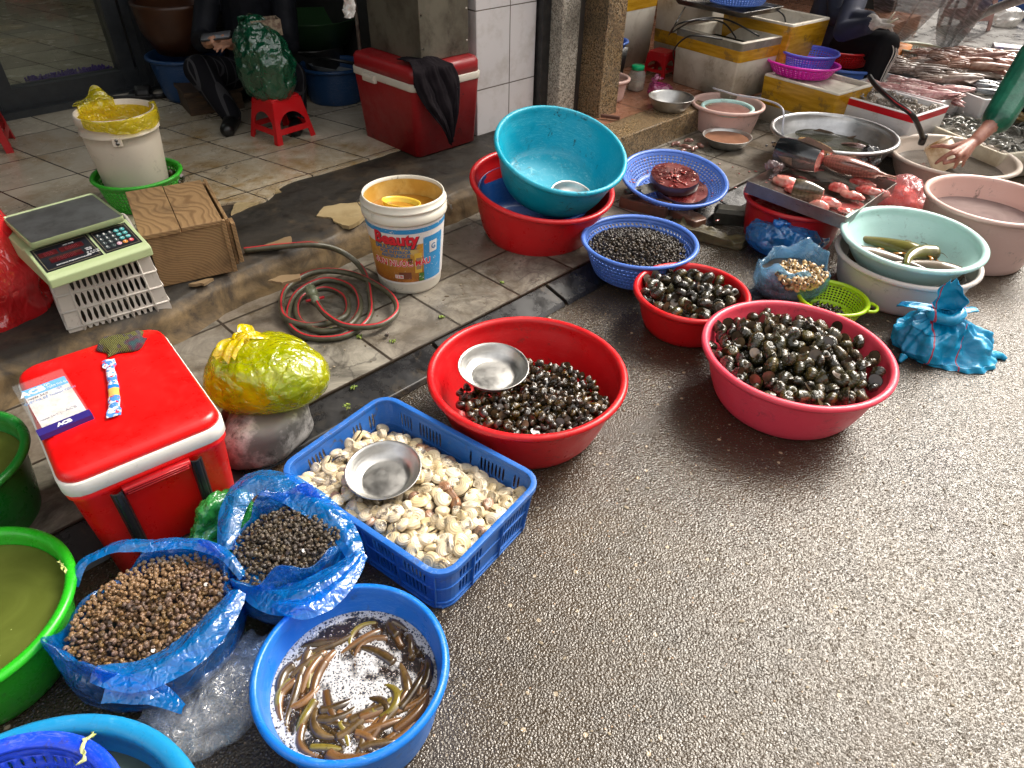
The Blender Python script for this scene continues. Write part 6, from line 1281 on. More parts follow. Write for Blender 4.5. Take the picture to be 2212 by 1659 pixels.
# foam boxes
M_foam = M('dirty_styrofoam', (.62, .57, .48), .7, (.48, .42, .33), 5, bump=.002, bsc=90, dirt=(.22, .17, .11), dsc=5, dlo=.52, dhi=.66)
g = G('parcel_tape'); v = g.tc.outputs['Object']; c_ = g.mix(g.ramp(g.noise(g.map(v, (1, 1, 8)), 7, 4), .4, .6), (.42, .21, .008), (.55, .30, .02)); c_ = g.mix(g.ramp(g.noise(v, 9, 7, .75), .56, .62, 0, .7), c_, (.18, .11, .03)); M_tape = g.fin(g.pbr(Base_Color=c_, Roughness=.18, Normal=g.bump(g.noise(g.map(v, (1, 1, 10)), 14, 4), .3, .002)))
M_tgrey = M('wet_grey_tape', (.16, .15, .11), .25, (.24, .22, .17), 12); M_dw = Mwater('dark_tank_water', (.045, .05, .04), .85, .03, 3, 40)
def foam_box(name, ctr, w, d, h, rz_, z0, label, tapes=((.62, .8, 0),), open_=True, wall=.028, fill=.78, tm=None, fillmat=None, cat='foam box', vt=()):
    o_ = E_(name, (ctr[0], ctr[1], z0), label, cat, rz_, 'foam boxes'); mb = MB(); kk_ = .93
    if open_: rloft(mb, [(w*kk_, d*kk_, .012, 0), (w, d, .015, h-.004), (w-.006, d-.006, .014, h), (w-2*wall+.006, d-2*wall+.006, .012, h), (w-2*wall, d-2*wall, .012, h-.006), ((w-2*wall)*kk_, (d-2*wall)*kk_, .012, .03)], capt=True)
    else: rloft(mb, [(w*kk_, d*kk_, .012, 0), (w, d, .015, h-.004), (w-.006, d-.006, .014, h)])
    mb.build('body', M_foam, o_)
    for t0, t1, k in tapes:
        mm = (tm or [M_tape])[k]; mb = MB(); s = lambda t: kk_+(1-kk_)*t; mb_secs = [(w*s(t)+.004, d*s(t)+.004, .016, h*t) for t in (t0, t1)]; rloft(mb, mb_secs, capb=False, capt=False); mb.build('tape', mm, o_, recalc=True)
    for x0, x1 in vt:
        mb = MB(); mb.box(-w/2+w*x0, -w/2+w*x1, -d/2-.004, -d/2*kk_-.001, .0, h); mb.v = [(x, y+(z/h-1)*-1*(0), z) for x, y, z in mb.v]; mb.build('tape', M_tape, o_, smooth=False)
    if open_:
        mb = MB(); rloft(mb, [((w-2*wall)*.99, (d-2*wall)*.99, .012, h*fill-.002), ((w-2*wall)*.99, (d-2*wall)*.99, .012, h*fill)], capb=False); mb.build('water', fillmat or M_dw, o_)
    return o_
foam_box('foam_box', (1.315, 4.83), .53, .39, .33, rad(-53), .17, 'white foam tank with brown tape and black air hoses', tapes=((.66, .86, 0), (.86, .985, 1)), tm=[M_tape, M_tgrey])
foam_box('foam_box', (1.65, 5.02), .52, .42, .40, rad(-50), .17, 'second foam tank behind, wrapped in brown tape', tapes=((.45, .97, 0),))
foam_box('foam_box', (1.83, 4.52), .52, .38, .31, rad(-52), .0, 'low foam box wrapped in yellow brown tape under the magenta colander', tapes=((.45, .97, 0),), fill=.93, fillmat=M_foam)
eb = S(4.35, 3.35); foam_box('foam_box', (eb[0], eb[1]), .50, .40, .52, rad(-44), .17, 'tall closed foam box with brown tape behind the red stool', open_=False, tapes=((.70, .99, 0),), vt=((.0, .10), (.45, .55)))
fb2 = P(1500, 30, .55); foam_box('foam_box', (fb2.x+.12, fb2.y+.35), .50, .38, .42, rad(-52), .17, 'foam box carrying a steel tray and the blue colander at the top', tapes=((.3, .5, 0),), fill=.95)
bq = P(1590, 5, .66); bq_ = colander((bq.x, bq.y), .22, .10, mat_colblue, 'blue colander on the steel tray at the top edge', z0=.66)
ty = E_('steel_tray', (bq.x-.05, bq.y, .63), 'black rimmed steel tray lying on the foam box', 'tray', rad(-52)); mb = MB(); rloft(mb, [(.50, .36, .02, 0), (.54, .40, .02, .028), (.545, .405, .02, .03), (.53, .39, .02, .03), (.49, .35, .02, .004)]); mb.build('body', mat_dsteel, ty)
# black hoses
for pts, lb in (([(1445, 75, .4), (1470, 50, .62), (1560, 40, .60), (1640, 78, .50)], 'thin black air hose arching into the foam tank'), ([(1452, 70, .42), (1500, 45, .62), (1560, 48, .58), (1590, 82, .48)], 'black air hose bending down into the foam tank water'), ([(1462, 140, .22), (1455, 110, .4), (1490, 78, .55), (1560, 85, .53)], 'black air hose hanging over the front of the foam tank'), ([(1600, 28, .62), (1655, 15, .66), (1690, 30, .62), (1698, 55, .55)], 'black air hose arching over the rear foam tank'), ([(1480, 15, .55), (1460, 50, .5), (1450, 70, .42)], 'black air hose hanging straight from the upper tray')):
    mb = MB(); mb.tube(cr(Z(pts), 10), .005, 6); T(mb.build('air_hose', mat_rubber), lb, 'hose', 'black air hoses')
# pink basin with mint bowl
b8 = basin((1.272, 4.39), .222, .19, mat_lpink, 'pale pink basin holding a mint bowl of pinkish water', z0=.005)
b9 = basin((1.262, 4.345), .160, .07, mat_mint, 'mint bowl of pinkish water inside the pale pink basin', z0=.115); M_pw = Mwater('pinkish_water', (.24, .12, .10), .92, .04); water(b9, .160, .07, .054, M_pw, 'pinkish water in the mint bowl')
b10 = bowl((1.214, 4.072), .045, .140, .055, 'low steel bowl full of brown pink water on the paving'); mb = MB(); mb.disc(.125, 0, 40); T(mb.build('water', Mwater('brown_water', (.25, .12, .07), .93, .05), loc=(1.214, 4.072, .086)), 'brown water in the low steel bowl', None, None, 'stuff')
# aluminium basin with fish
ca_ = (1.715, 3.83); ba = basin(ca_, .335, .20, mat_alu, 'large dented aluminium basin of water with fish', z0=.02, br=.62, lip=.022); M_fw = Mwater('olive_fish_water', (.13, .125, .085), .55, .03, 2, 30); water(ba, .335, .20, .105, M_fw, 'cloudy water in the aluminium basin', br=.62)
mb = MB(); mb.tube(cr(Z([(1540, 190, .25), (1590, 205, .26), (1650, 215, .27), (1690, 235, .28), (1690, 285, .18), (1697, 300, .12)]), 10), .0055, 8); T(mb.build('clear_hose', M('milky_hose', (.50, .50, .55), .25, coat=.5)), 'milky clear air hose hanging into the aluminium basin', 'hose')
def fish_mat(name, back, side, belly, sc=95, r=.2):
    g = G(name); v = g.tc.outputs['Object']; z = g.n('SeparateXYZ', Vector=v).outputs[2]; d = g.vor(g.map(v, (1, 1, 1.4)), sc, 'F1', .35).outputs['Distance']
    c = g.mix(g.ramp(z, -.01, .02), belly, side); c = g.mix(g.ramp(z, .012, .034), c, back); c = g.mix(g.ramp(d, .4, .62, 0, .55), c, tuple(q*.3 for q in back))
    return g.fin(g.pbr(Base_Color=c, Roughness=r, Coat_Weight=.8, Coat_Roughness=.08, Normal=g.bump(d, -.5, .003)))
M_carp = fish_mat('grey_carp_skin', (.10, .095, .07), (.34, .33, .28), (.5, .46, .38)); M_redf = fish_mat('pink_snapper_skin', (.34, .14, .11), (.66, .34, .24), (.7, .5, .4), 80); M_silv = fish_mat('silver_fish_skin', (.10, .13, .16), (.42, .44, .46), (.6, .6, .58), 200); M_goldf = fish_mat('golden_scale_skin', (.42, .26, .12), (.60, .40, .24), (.65, .5, .4), 80)
M_fin = M('fin_membrane', (.20, .14, .10), .3, (.3, .2, .15), 40); M_eye = M('fish_eye', (.02, .02, .02), .05, coat=1)
def fish(c, L, Hh, Wd, rz_, mat, label, roll=0.0, bend=0.0, head=True, tail=True, name='fish', t0=0.0, t1=1.0, cutm=None, group=None, pitch=0):
    root = E_(name, c, label, 'fish', (roll, pitch, rz_), group); mb = MB(); n = 18; t0_, t1_ = t0, t1
    def prof(t): return max(.02, (sin(pi*min(1, max(0, t))**.72))**.75*(1-.15*t)) if t < .86 else .26+.1*(t-.86)
    def fn(u, v):
        t = t0_+(t1_-t0_)*v; k = prof(t); a = 2*pi*u; x = (t-.5)*L; y = bend*((t-.3)**2)*L; return (x, y+cos(a)*Wd/2*k**1.1*(1 if t < .8 else .6), sin(a)*Hh/2*k*(1.0 if sin(a) > 0 else 1.05))
    mb.grid(fn, n, 26, wu=True); V0 = len(mb.v); mb.build('body', mat, root, merge=.0002)
    if cutm:
        for vv, s in ((0.0 if t0 > 0 else None, 1), (1.0 if t1 < 1 else None, -1)):
            if vv is None: continue
            mb = MB(); ring = [fn(i/n, vv) for i in range(n)]; cc = Vector((0, 0, 0))
            for p in ring: cc += Vector(p)/n
            VV = [tuple(cc+Vector((-.004*s*-1, 0, 0)))]
            for q in (.5, 1.0): VV += [tuple(cc+(Vector(p)-cc)*q+Vector((nz((p[1]*90, p[2]*90, q))*.004, 0, 0))) for p in ring]
            mb.add(VV, [(0, 1+i, 1+(i+1) % n) for i in range(n)]+[(1+i, 1+n+i, 1+n+(i+1) % n, 1+(i+1) % n) for i in range(n)]); mb.build('cut_face', cutm, root)
    if tail:
        x = L*.5; yb_ = bend*.49*L; mb = MB(); pts = [(x-.06*L, Hh*.09), (x+.14*L, Hh*.42), (x+.09*L, .0), (x+.14*L, -Hh*.42), (x-.06*L, -Hh*.09)]; m_ = len(pts); mb.add([(a, yb_-.001, b) for a, b in pts]+[(a, yb_+.001, b) for a, b in pts], [(0, 1, 2), (0, 2, 4), (2, 3, 4), (m_+2, m_+1, m_), (m_+4, m_+2, m_), (m_+4, m_+3, m_+2)]+[(i, (i+1) % m_, m_+(i+1) % m_, m_+i) for i in range(m_)]); mb.build('tail_fin', M_fin, root, smooth=False)
    if t0 < .2:
        mb = MB(); mb.add([(-.16*L, 0, Hh*.44), (-.05*L, 0, Hh*.66), (.18*L, 0, Hh*.50), (.26*L, 0, Hh*.34), (-.16*L, .002, Hh*.44), (-.05*L, .002, Hh*.66), (.18*L, .002, Hh*.50), (.26*L, .002, Hh*.34)], [(0, 1, 2, 3), (7, 6, 5, 4)]); mb.build('dorsal_fin', M_fin, root, smooth=False)
        for s in (-1, 1):
            mb = MB(); mb.lathe([(sin(q)*.006, cos(q)*.006) for q in np.linspace(pi, 0, 5)], 10, -.42*L, s*Wd*.27, Hh*.10); mb.build('eye', M_eye, root)
            mb = MB(); mb.add([(-.26*L, s*Wd*.46, -.06*Hh), (-.10*L, s*(Wd*.5+.012), .02*Hh), (-.08*L, s*(Wd*.5+.012), -.22*Hh), (-.20*L, s*Wd*.46, -.22*Hh)], [(0, 1, 2, 3)]); mb.build('side_fin', M_fin, root, smooth=False)
    return root
p = P(1770, 292, .12); fish((p.x, p.y, .112), .30, .10, .065, rad(-14), M_carp, 'grey scaled carp floating in the aluminium basin', roll=rad(35))
p = P(1845, 312, .12); fish((p.x-.02, p.y-.02, .105), .22, .09, .07, rad(150), fish_mat('pink_carp', (.25, .14, .12), (.42, .26, .22), (.5, .36, .3)), 'pinkish fish head half sunk in the aluminium basin', roll=rad(-50))
p = P(1705, 318, .1); fish((p.x, p.y, .095), .2, .05, .035, rad(-35), M_goldf, 'thin yellowish fish under the clear hose', roll=rad(60))
# ---- red tub carrying the cutting tray
rt = P(1745, 420, .1); rtub = basin((1.26, 2.98), .235, .20, mat_redd, 'round red tub under the steel fish tray', z0=0, br=.82); mb = MB(); mb.disc(.19, .12, 32); mb.build('tub_waste', M_gut, rtub)
tr = E_('fish_tray', (1.367, 3.015, .205), 'square steel tray of bloody cut fish on the red tub', 'tray', rad(46.5)); tr.rotation_euler = (rad(-2), rad(3), rad(-42))
TW, TD = .455, .585; mb = MB(); rloft(mb, [(TW, TD, .004, 0), (TW, TD, .004, .052), (TW-.004, TD-.004, .003, .053), (TW-.005, TD-.005, .003, .003)], n=2); 
g = G('wet_bloody_steel'); v = g.tc.outputs['Object']; bl = g.math('MULTIPLY', g.ramp(g.noise(v, 9, 5, .6), .52, .58), .85); M_btray = g.fin(g.pbr(Base_Color=g.mix(bl, (.20, .18, .16), (.24, .02, .02)), Metallic=g.math('SUBTRACT', .9, bl), Roughness=.22, Normal=g.bump(g.noise(v, 40, 3), .2, .002)))
mb.build('body', mat_dsteel, tr, smooth=False); mb = MB(); mb.grid(lambda u, v: ((u-.5)*(TW-.012), (v-.5)*(TD-.012), .0045), 3, 3); mb.build('bloody_floor', M_btray, tr, smooth=False)
M_cut = M('raw_fish_flesh', (.62, .08, .07), .22, (.72, .30, .25), 26, .4, .6, coat=.7, bump=.006, bsc=60); M_dk = fish_mat('black_fish_skin', (.012, .014, .016), (.035, .038, .042), (.16, .15, .14), 300, .18)
p = P(1735, 355, .28); fish((p.x+.02, p.y+.02, .305), .46, .135, .115, rad(-42), M_dk, 'thick black skinned fish body cut open on the steel tray', t0=.18, t1=.62, tail=False, cutm=M_cut, name='fish_chunk')
p = P(1850, 366, .28); fish((p.x, p.y, .285), .34, .165, .085, rad(-38), M_redf, 'pink scaled fish lying across the steel tray', roll=rad(62), tail=False)
p = P(1752, 325, .3); fish((p.x+.03, p.y+.03, .30), .26, .12, .07, rad(-42), M_goldf, 'golden scaled fish side at the back of the steel tray', roll=rad(50), t0=.2, t1=.8, tail=False, cutm=M_cut, name='fish_chunk')
p = P(1745, 425, .25); fish((p.x, p.y+.01, .262), .24, .13, .085, rad(-30), fish_mat('brown_scale', (.12, .09, .05), (.30, .20, .12), (.4, .25, .18), 60), 'brown scaled tail piece at the front of the steel tray', roll=rad(25), t0=.25, t1=.75, tail=False, cutm=M_cut, name='fish_chunk')
for i, (u, v, s, l) in enumerate([(1722, 402, .05, 'raw red fish gut lump beside the black fish'), (1880, 402, .055, 'pink strip of fish entrails beside the pink fish'), (1912, 408, .03, 'small pale pink fish scrap near the tray corner'), (1835, 440, .04, 'flat red blood clot on the steel tray'), (1810, 372, .032, 'round red gut knot on the cut of the black fish')]):
    p = P(u, v, .25); lump('fish_gut', (p.x, p.y, .218 if i != 4 else .27), s, s*.5, rad(-30), .03 if i != 3 else .008, M_cut, l, cat='fish scrap', amp=.016, seed=20+i, nsc=3, nu=40, nv=20)
M_ffl = M('pale_pink_fish_flesh', (.66, .30, .24), .2, (.60, .08, .06), 22, .45, .62, coat=.7, bump=.005, bsc=50)
for i, (u, v, sx_, sy_, h_, mt, l) in enumerate([(1700, 385, .060, .035, .045, M_ffl, 'pale pink fish fillet lump at the left of the steel tray'), (1790, 425, .060, .030, .035, M_cut, 'dark red fish slab in the front middle of the tray'), (1845, 412, .055, .022, .03, M_ffl, 'long pinkish fish strip in the middle of the tray'), (1815, 398, .045, .025, .04, M_cut, 'red flesh lump under the pink fish'), (1768, 440, .045, .028, .05, M_ffl, 'pinkish white fish piece at the front tray wall'), (1868, 385, .06, .02, .03, M_cut, 'red belly strip of the pink fish on the tray')]):
    p = P(u, v, .25); lump('fish_piece', (p.x, p.y, .216), sx_, sy_, rad(-35), h_, mt, l, cat='fish piece', amp=.014, seed=40+i, nsc=2.4, nu=44, nv=22)
M_pinkc = Mbag('clear_film_over_fish', (.82, .42, .42), .40, sc=1.3, r=.12)
p = P(1945, 420, .12); lump('clear_meat_bag', (p.x+.02, p.y+.02, 0), .115, .12, 0, .21, M_pinkc, 'clear bag of pink fish waste between tray and basins', amp=.04, seed=14, nsc=1.2); mb = MB()
lump('meat_mass', (p.x+.02, p.y+.02, .0), .095, .10, 0, .15, M_cut, 'pink fish waste inside the clear bag', amp=.02, seed=15, kind='stuff')
p = P(1880, 330, .2); lump('black_plastic_bag', (p.x, p.y, .0), .075, .06, .3, .24, M_blkb, 'black plastic bag crumpled behind the fish tray', amp=.045, seed=17, nsc=2)
p = P(1655, 365, .25); lump('film_scrap', (p.x+.03, p.y+.0, .215), .045, .03, 1.0, .075, Mbag('grey_bloody_film', (.40, .30, .30), .6, sc=2.4), 'bloody clear film bunched at the left corner of the tray', cat='film', amp=.05, seed=19, nsc=3)
# ---- beige basin, pink basin, mint in white
cb_ = (2.32, 3.69); bb_ = basin(cb_, .325, .16, mat_beige, 'large beige basin the vendor is scooping from', z0=.0, br=.7, lip=.026); water(bb_, .325, .16, .085, Mwater('grey_basin_water', (.13, .115, .10), .7, .03, 2), 'grey water in the large beige basin')
cpk = (2.045, 2.865); bp_ = basin(cpk, .270, .265, mat_lpink, 'deep pale pink basin with a dark fish at the right edge', z0=.0, br=.8, lip=.022); water(bp_, .270, .265, .17, Mwater('pinkish_grey_water', (.26, .20, .19), .72, .03, 2), 'pinkish grey water in the deep pale pink basin', br=.8)
p = P(2110, 490, .175); fish((p.x, p.y, .158), .34, .06, .06, rad(-38), M('dark_eel_skin', (.05, .035, .03), .2), 'long dark fish resting under the pinkish water', tail=True)
cw = (1.570, 2.522); basin(cw, .274, .165, mat_white, 'greyish white basin under the mint basin', z0=.0, br=.80, lip=.018)
cm = (1.578, 2.548); bm_ = basin(cm, .272, .14, mat_mint, 'pale mint basin with olive catfish stacked in the white one', z0=.092, tilt=(rad(2), rad(-1)), br=.62, lip=.024)
M_cat = M('olive_catfish_skin', (.13, .115, .022), .14, (.075, .05, .018), 7, coat=.35, r2=.3); M_cat2 = M('brown_catfish_skin', (.12, .08, .045), .25, (.07, .045, .03), 7, coat=.35); M_cfin = M('orange_fin', (.42, .17, .03), .2, coat=.5)
def catfish(px, z, L, a, mat, lb, bend=.5, r=.033):
    p = P(px[0], px[1], z); rt_ = E_('catfish', (p.x, p.y, z), lb, 'catfish', a, 'catfish in the mint basin'); pts = cr([((t-.5)*L, bend*(t-.4)**2*L, 0) for t in (0, .25, .5, .75, 1)], 6)
    mb = MB(); mb.tube(pts, lambda t: r*((min(1, t/.12+.3))**.6)*(1-.75*max(0, t-.3)/.7), 14, flat=.85); mb.build('body', mat, rt_)
    for s in (-1, 1):
        mb = MB(); mb.tube([(-.22*L, s*r*.8, 0), (-.14*L, s*r*1.7, .006), (-.08*L, s*r*1.9, .003)], lambda t: .008*(1-.6*t)+.002, 6, flat=.4); mb.build('side_fin', M_cfin, rt_)
        mb = MB(); mb.tube(cr([(-.48*L, s*r*.5, 0), (-.52*L, s*r*1.2, .006), (-.50*L, s*r*2.0, .002)], 5), lambda t: .0022*(1-.7*t), 5); mb.build('barbel', mat, rt_)
    return rt_
catfish((1930, 530), .128, .30, rad(140), M_cat, 'olive green catfish lying on top at the back of the mint basin', .4, .042); catfish((1920, 560), .122, .30, rad(-25), M_cat2, 'brown catfish lying in front of the olive one', -.4, .042); catfish((1975, 548), .145, .20, rad(200), M_cat, 'small olive catfish curled across the other two', .9, .036); catfish((2000, 576), .122, .27, rad(155), M_cat2, 'brown catfish with an orange fin at the front of the mint basin', .5, .040)
# ---- blue tied bag, cooked snail bag, lime colander, woven sack
M_tb = Mbag('strong_blue_film', (.02, .30, .80), .70, dark=(.02, .20, .50), sc=1.0)
p = P(1712, 512, .09); tied_bag((p.x, p.y+.03), 0, .175, .13, .165, M_tb, 'blue tied plastic bag slumped against the red tub', knot=(-.09, -.06), seed=23, pleats=17, amp=.04, ears=1, ear=.05, neck=.10)
p = P(1712, 585, .10); oc = open_bag('blue_plastic_bag', (p.x, p.y-.01), .150, .125, .120, rad(30), M_bbl, 'pale blue open bag of shelled snail meat', seed=7, collar=.045, amp=.03)
M_meat = M('cooked_snail_meat', (.62, .42, .20), .35, (.035, .03, .028), 2.2, .50, .56, rnd=.3, coat=.4); mbm = MB(); mbm.tube(cr([(-.5, 0, 0), (-.2, .25, .1), (.15, .1, .3), (.4, -.2, .05)], 4), lambda t: .28*(.5+.6*sin(pi*t)), 8); p_meat = [proto(mbm, M_meat), p_td[0]]
pm = P(1728, 590, .14); heap([p_meat[0], p_meat[0], p_meat[0], p_meat[0]], 'snail_meat', 'snail meat', 'yellow and black lump of cooked snail meat in the pale blue bag', 'snail meat in the pale blue bag', circ((pm.x, pm.y), 1, .100, .085, rad(30)), (pm.x-.15, pm.x+.15), (pm.y-.15, pm.y+.15), lambda x, y: .142, .026, 160, 51, 'cooked snail meat filling the pale blue bag', dens=.55, fill_layers=2)
inner_mass('snail_bulk', (p.x, p.y-.01), .140, .118, .12, rad(30), M_snmass, 'dark snails inside the pale blue bag')
M_lime = Mplastic('lime_plastic', (.44, .68, .005), .3)
p = P(1806, 655, .05); lc = colander((p.x-.02, p.y-.0), .135, .075, M_lime, 'lime green colander half hidden behind the pink red basin', z0=.0, nu=54, nv=6, fu=.68, fv=.68, handles=True, rz=rad(-30), lip=.012)
heap(p_med[:1], 'small_snail', 'snail', 'small dark snail lying in the lime green colander', 'snails in the lime colander', circ((p.x-.03, p.y-.01), .06), (p.x-.15, p.x+.15), (p.y-.15, p.y+.15), lambda x, y: .018, .022, 40, 53, 'dark snails at the bottom of the lime colander', fill_layers=1)
g = G('woven_blue_sack'); v = g.tc.outputs['Object']; wv = g.n('TexWave', Vector=v, Scale=160.0).outputs['Fac']; wv2 = g.n('TexWave', {'bands_direction': 'Z'}, Vector=v, Scale=160.0).outputs['Fac']; n1 = g.n('TexNoise', {'noise_type': 'RIDGED_MULTIFRACTAL'}, Vector=v, Scale=12.0, Detail=5.0, Distortion=.5).outputs['Fac']
x_ = g.n('SeparateXYZ', Vector=v).outputs[0]; ln = g.math('LESS_THAN', g.math('ABSOLUTE', g.math('SUBTRACT', g.math('ADD', x_, g.math('MULTIPLY', g.noise(v, 8, 2), .03)), -.062)), .0028); ln2 = g.math('LESS_THAN', g.math('ABSOLUTE', g.math('SUBTRACT', g.math('ADD', x_, g.math('MULTIPLY', g.noise(v, 8, 2), .03)), .045)), .0022)
c_ = g.mix(g.ramp(g.noise(v, 9, 5), .4, .65), (.0, .26, .50), (.01, .36, .64)); c_ = g.mix(g.math('MAXIMUM', ln, ln2), c_, (.45, .06, .10))
M_sack = g.fin(g.pbr(Base_Color=c_, Roughness=.26, Coat_Weight=.3, Normal=g.bump(g.math('ADD', g.math('MULTIPLY', g.math('ADD', wv, wv2), .05), g.math('MULTIPLY', g.ramp(g.vor(g.vmath('ADD', v, g.vmath('MULTIPLY', g.noisec(v, 14, 3), (.05, .05, .05))), 15, 'DISTANCE_TO_EDGE').outputs['Distance'], 0, .4), 1.0)), .8, .006)))
p = P(2010, 760, .0); 
def sackf(u, v):
    a = 2*pi*u; k = v; rad_ = [1.0, 1.04, .98, .86, .66, .46, .30, .19, .14][min(8, int(k*8))]*(1-(k*8) % 1)+[1.0, 1.04, .98, .86, .66, .46, .30, .19, .14][min(8, int(k*8)+1)]*((k*8) % 1)
    zz = [0, .025, .06, .085, .108, .125, .14, .155, .17]; z = zz[min(8, int(k*8))]*(1-(k*8) % 1)+zz[min(8, int(k*8)+1)]*((k*8) % 1)
    sq_ = 1/(abs(cos(a))**3+abs(sin(a))**3)**(1/3.); fold = .10*sin(a*3+k*5)+.09*(abs(sin(a*4-k*5))-.5)+.06*sin(a*9+k*4)+.10*nz((a*1.5, k*4, 2)); r = rad_*(sq_*.86+.14)*(1+fold*min(1, k*2.6+.15)); r *= 1+.10*cos(a-.3)*(k < .5)
    x, y = cos(a)*.165*r-.035*k, sin(a)*.115*r+.02*k; q = bagnoise((x, y, z), .8)*.022+(rg((x*6, y*6, z*9))-.6)*.024+(rg((x*15, y*15, z*19))-.6)*.004+.0025*sin(a*19+k*9+3*sin(k*7)); return (x+q*cos(a), y+q*sin(a), max(.002, z+q*(k > .1)))
mb = MB(); mb.grid(sackf, 220, 90, wu=True); sk = mb.build('woven_sack', M_sack, loc=(p.x+.03, p.y, 0), rot=(0, 0, rad(-8))); T(sk, 'bright blue woven plastic sack knotted on the road', 'sack')
def earf(sz, lean, w0, seed_, curl=.0):
    def fn(u, v):
        w = w0*(.45+1.1*sin(min(1, v*.9+.12)*pi)**.8); a = (u-.5)*2.6; return (-.035+sin(a)*w*.8+lean[0]*v+.006*sin(v*14+seed_), .02-(1-cos(a))*w*.55+lean[1]*v, .165+sz*v-curl*v*v+.010*sin(u*11+seed_)*v)
    return fn
mb = MB(); mb.grid(earf(.115, (-.02, .0), .045, 1), 24, 24); mb.build('tied_end', M_sack, sk, solid=.0015)
mb = MB(); mb.grid(earf(.03, (-.13, .03), .05, 3, .04), 24, 24); mb.build('tied_end', M_sack, sk, solid=.0015); mb = MB(); mb.grid(earf(.03, (.10, .06), .045, 5, .05), 24, 24); mb.build('tied_end', M_sack, sk, solid=.0015)
mb = MB(); mb.tube(cr([(-.075, .0, .150), (-.03, -.035, .155), (.01, .0, .165), (.0, .05, .16), (-.05, .055, .155)], 6, True), .020, 10, closed=True); mb.build('knot', M_sack, sk)
mb = MB(); mb.tube(cr([(.15, -.02, .02), (.20, .0, .012), (.225, -.01, .004)], 5), lambda t: .018*(1-.8*t)+.003, 8); mb.build('corner_tip', M_sack, sk); mb = MB(); mb.tube(cr([(-.15, -.08, .02), (-.165, -.10, .006)], 5), lambda t: .012*(1-.8*t)+.003, 8); mb.build('corner_tip', M_sack, sk)
# ---- colanders and basins at the top right
p = P(1737, 136, .36); M_mag = Mplastic('magenta_plastic', (.72, .01, .42), .3); M_vio = Mplastic('violet_blue_plastic', (.10, .13, .66), .35)
colander((p.x-.01, p.y-.01), .225, .070, M_mag, 'bright magenta colander on the taped foam box', z0=.295, nu=44, nv=4, fu=.4, fv=.5, tilt=(rad(-2), rad(2)))
colander((p.x+.04, p.y+.05), .178, .100, M_vio, 'violet blue colander sitting in the magenta one', z0=.315, nu=56, nv=6, fu=.62, fv=.62)
p = P(1822, 106, .36); colander((p.x, p.y), .215, .095, mat_red, 'red colander resting in the blue basin beside the magenta one', z0=.275, nu=66, nv=6, fu=.62, fv=.6)
b_ = basin((p.x+.03, p.y-.03), .265, .19, mat_colblue, 'blue basin of water under the red colander', z0=.10, lip=.016); water(b_, .265, .19, .16, M_dw, 'dark water in the blue basin')
basin((p.x+.12, p.y+.55), .19, .16, mat_mint, 'mint basin standing behind the seated vendor knee', z0=.03)
p = P(1983, 103, .28); colander((p.x, p.y), .175, .13, Mplastic('grey_green_plastic', (.40, .44, .34), .4), 'greyish green slotted basket beyond the squid trays', z0=.15, nu=60, nv=1, fu=.5, fv=.92, band=.1, br=.8)
p = P(2105, 135, .25); basin((p.x, p.y+.02), .165, .11, mat_mint, 'round pale mint basin standing behind the squid', z0=.14)
M_trw = M('white_plastic_tray', (.72, .70, .70), .3, dirt=(.4, .35, .3), dsc=8); M_rtape = M('red_tape', (.62, .01, .02), .25)
def tray(name, quad, z0, z1, mat, label, wall=.012, band=None, fillm=None, fill=.8, cat='tray'):
    q = [Vector((x, y, 0)) for x, y in quad]; c = sum(q, Vector())/4; ex = ((q[1]-q[0])+(q[2]-q[3]))/2; w = ex.length; ey = ((q[3]-q[0])+(q[2]-q[1]))/2; d = ey.length; a = atan2(ex.y, ex.x); h = z1-z0
    o_ = E_(name, (c.x, c.y, z0), label, cat, a); mb = MB(); rloft(mb, [(w*.95, d*.95, .015, 0), (w, d, .018, h-.004), (w-.004, d-.004, .016, h), (w-2*wall, d-2*wall, .015, h), (w-2*wall-.004, d-2*wall-.004, .015, h-.004), ((w-2*wall)*.96, (d-2*wall)*.96, .012, h*.3)]); mb.build('body', mat, o_)
    if band: mb = MB(); rloft(mb, [(w*.985+.005, d*.985+.005, .018, h*(1-band)), (w+.004, d+.004, .019, h*.985)], capb=False, capt=False); mb.build('tape', M_rtape, o_)
    if fillm: mb = MB(); rloft(mb, [((w-2*wall)*.98, (d-2*wall)*.98, .012, h*fill-.002), ((w-2*wall)*.98, (d-2*wall)*.98, .012, h*fill)], capb=False); mb.build('ice_water', fillm, o_)
    return o_, c, w, d, a
Q = lambda L, z: [tuple(P(u, v, z)[:2]) for u, v in L]
zt = .27; M_ice = Mwater('milky_ice_water', (.40, .38, .34), .85, .08, 4, 60)
tD, cD, wD, dD, aD = tray('foam_tray', Q([(1812.8, 203.9), (1989.8, 253.2), (2043.5, 226.3), (1851, 174.8)], zt), .02, zt, M_trw, 'white tray with red tape full of small octopus', wall=.02, band=.16, fillm=M_ice, fill=.90)
tE, cE, wE, dE, aE = tray('foam_tray', Q([(1855, 176), (2045, 219), (2086, 196), (1905, 152)], zt), .02, zt-.004, M_trw, 'white tray of pink squid behind the octopus tray', wall=.016, fillm=M_ice, fill=.88)
tF, cF, wF, dF, aF = tray('seafood_tray', Q([(1994, 262), (2235, 352), (2320, 290), (2095, 205)], .16), .01, .16, M('yellowed_white_tray', (.66, .60, .47), .4, (.5, .42, .3), 9), 'long yellowish tray of grey prawns in front of the vendor', wall=.018, fillm=M_ice, fill=.88)
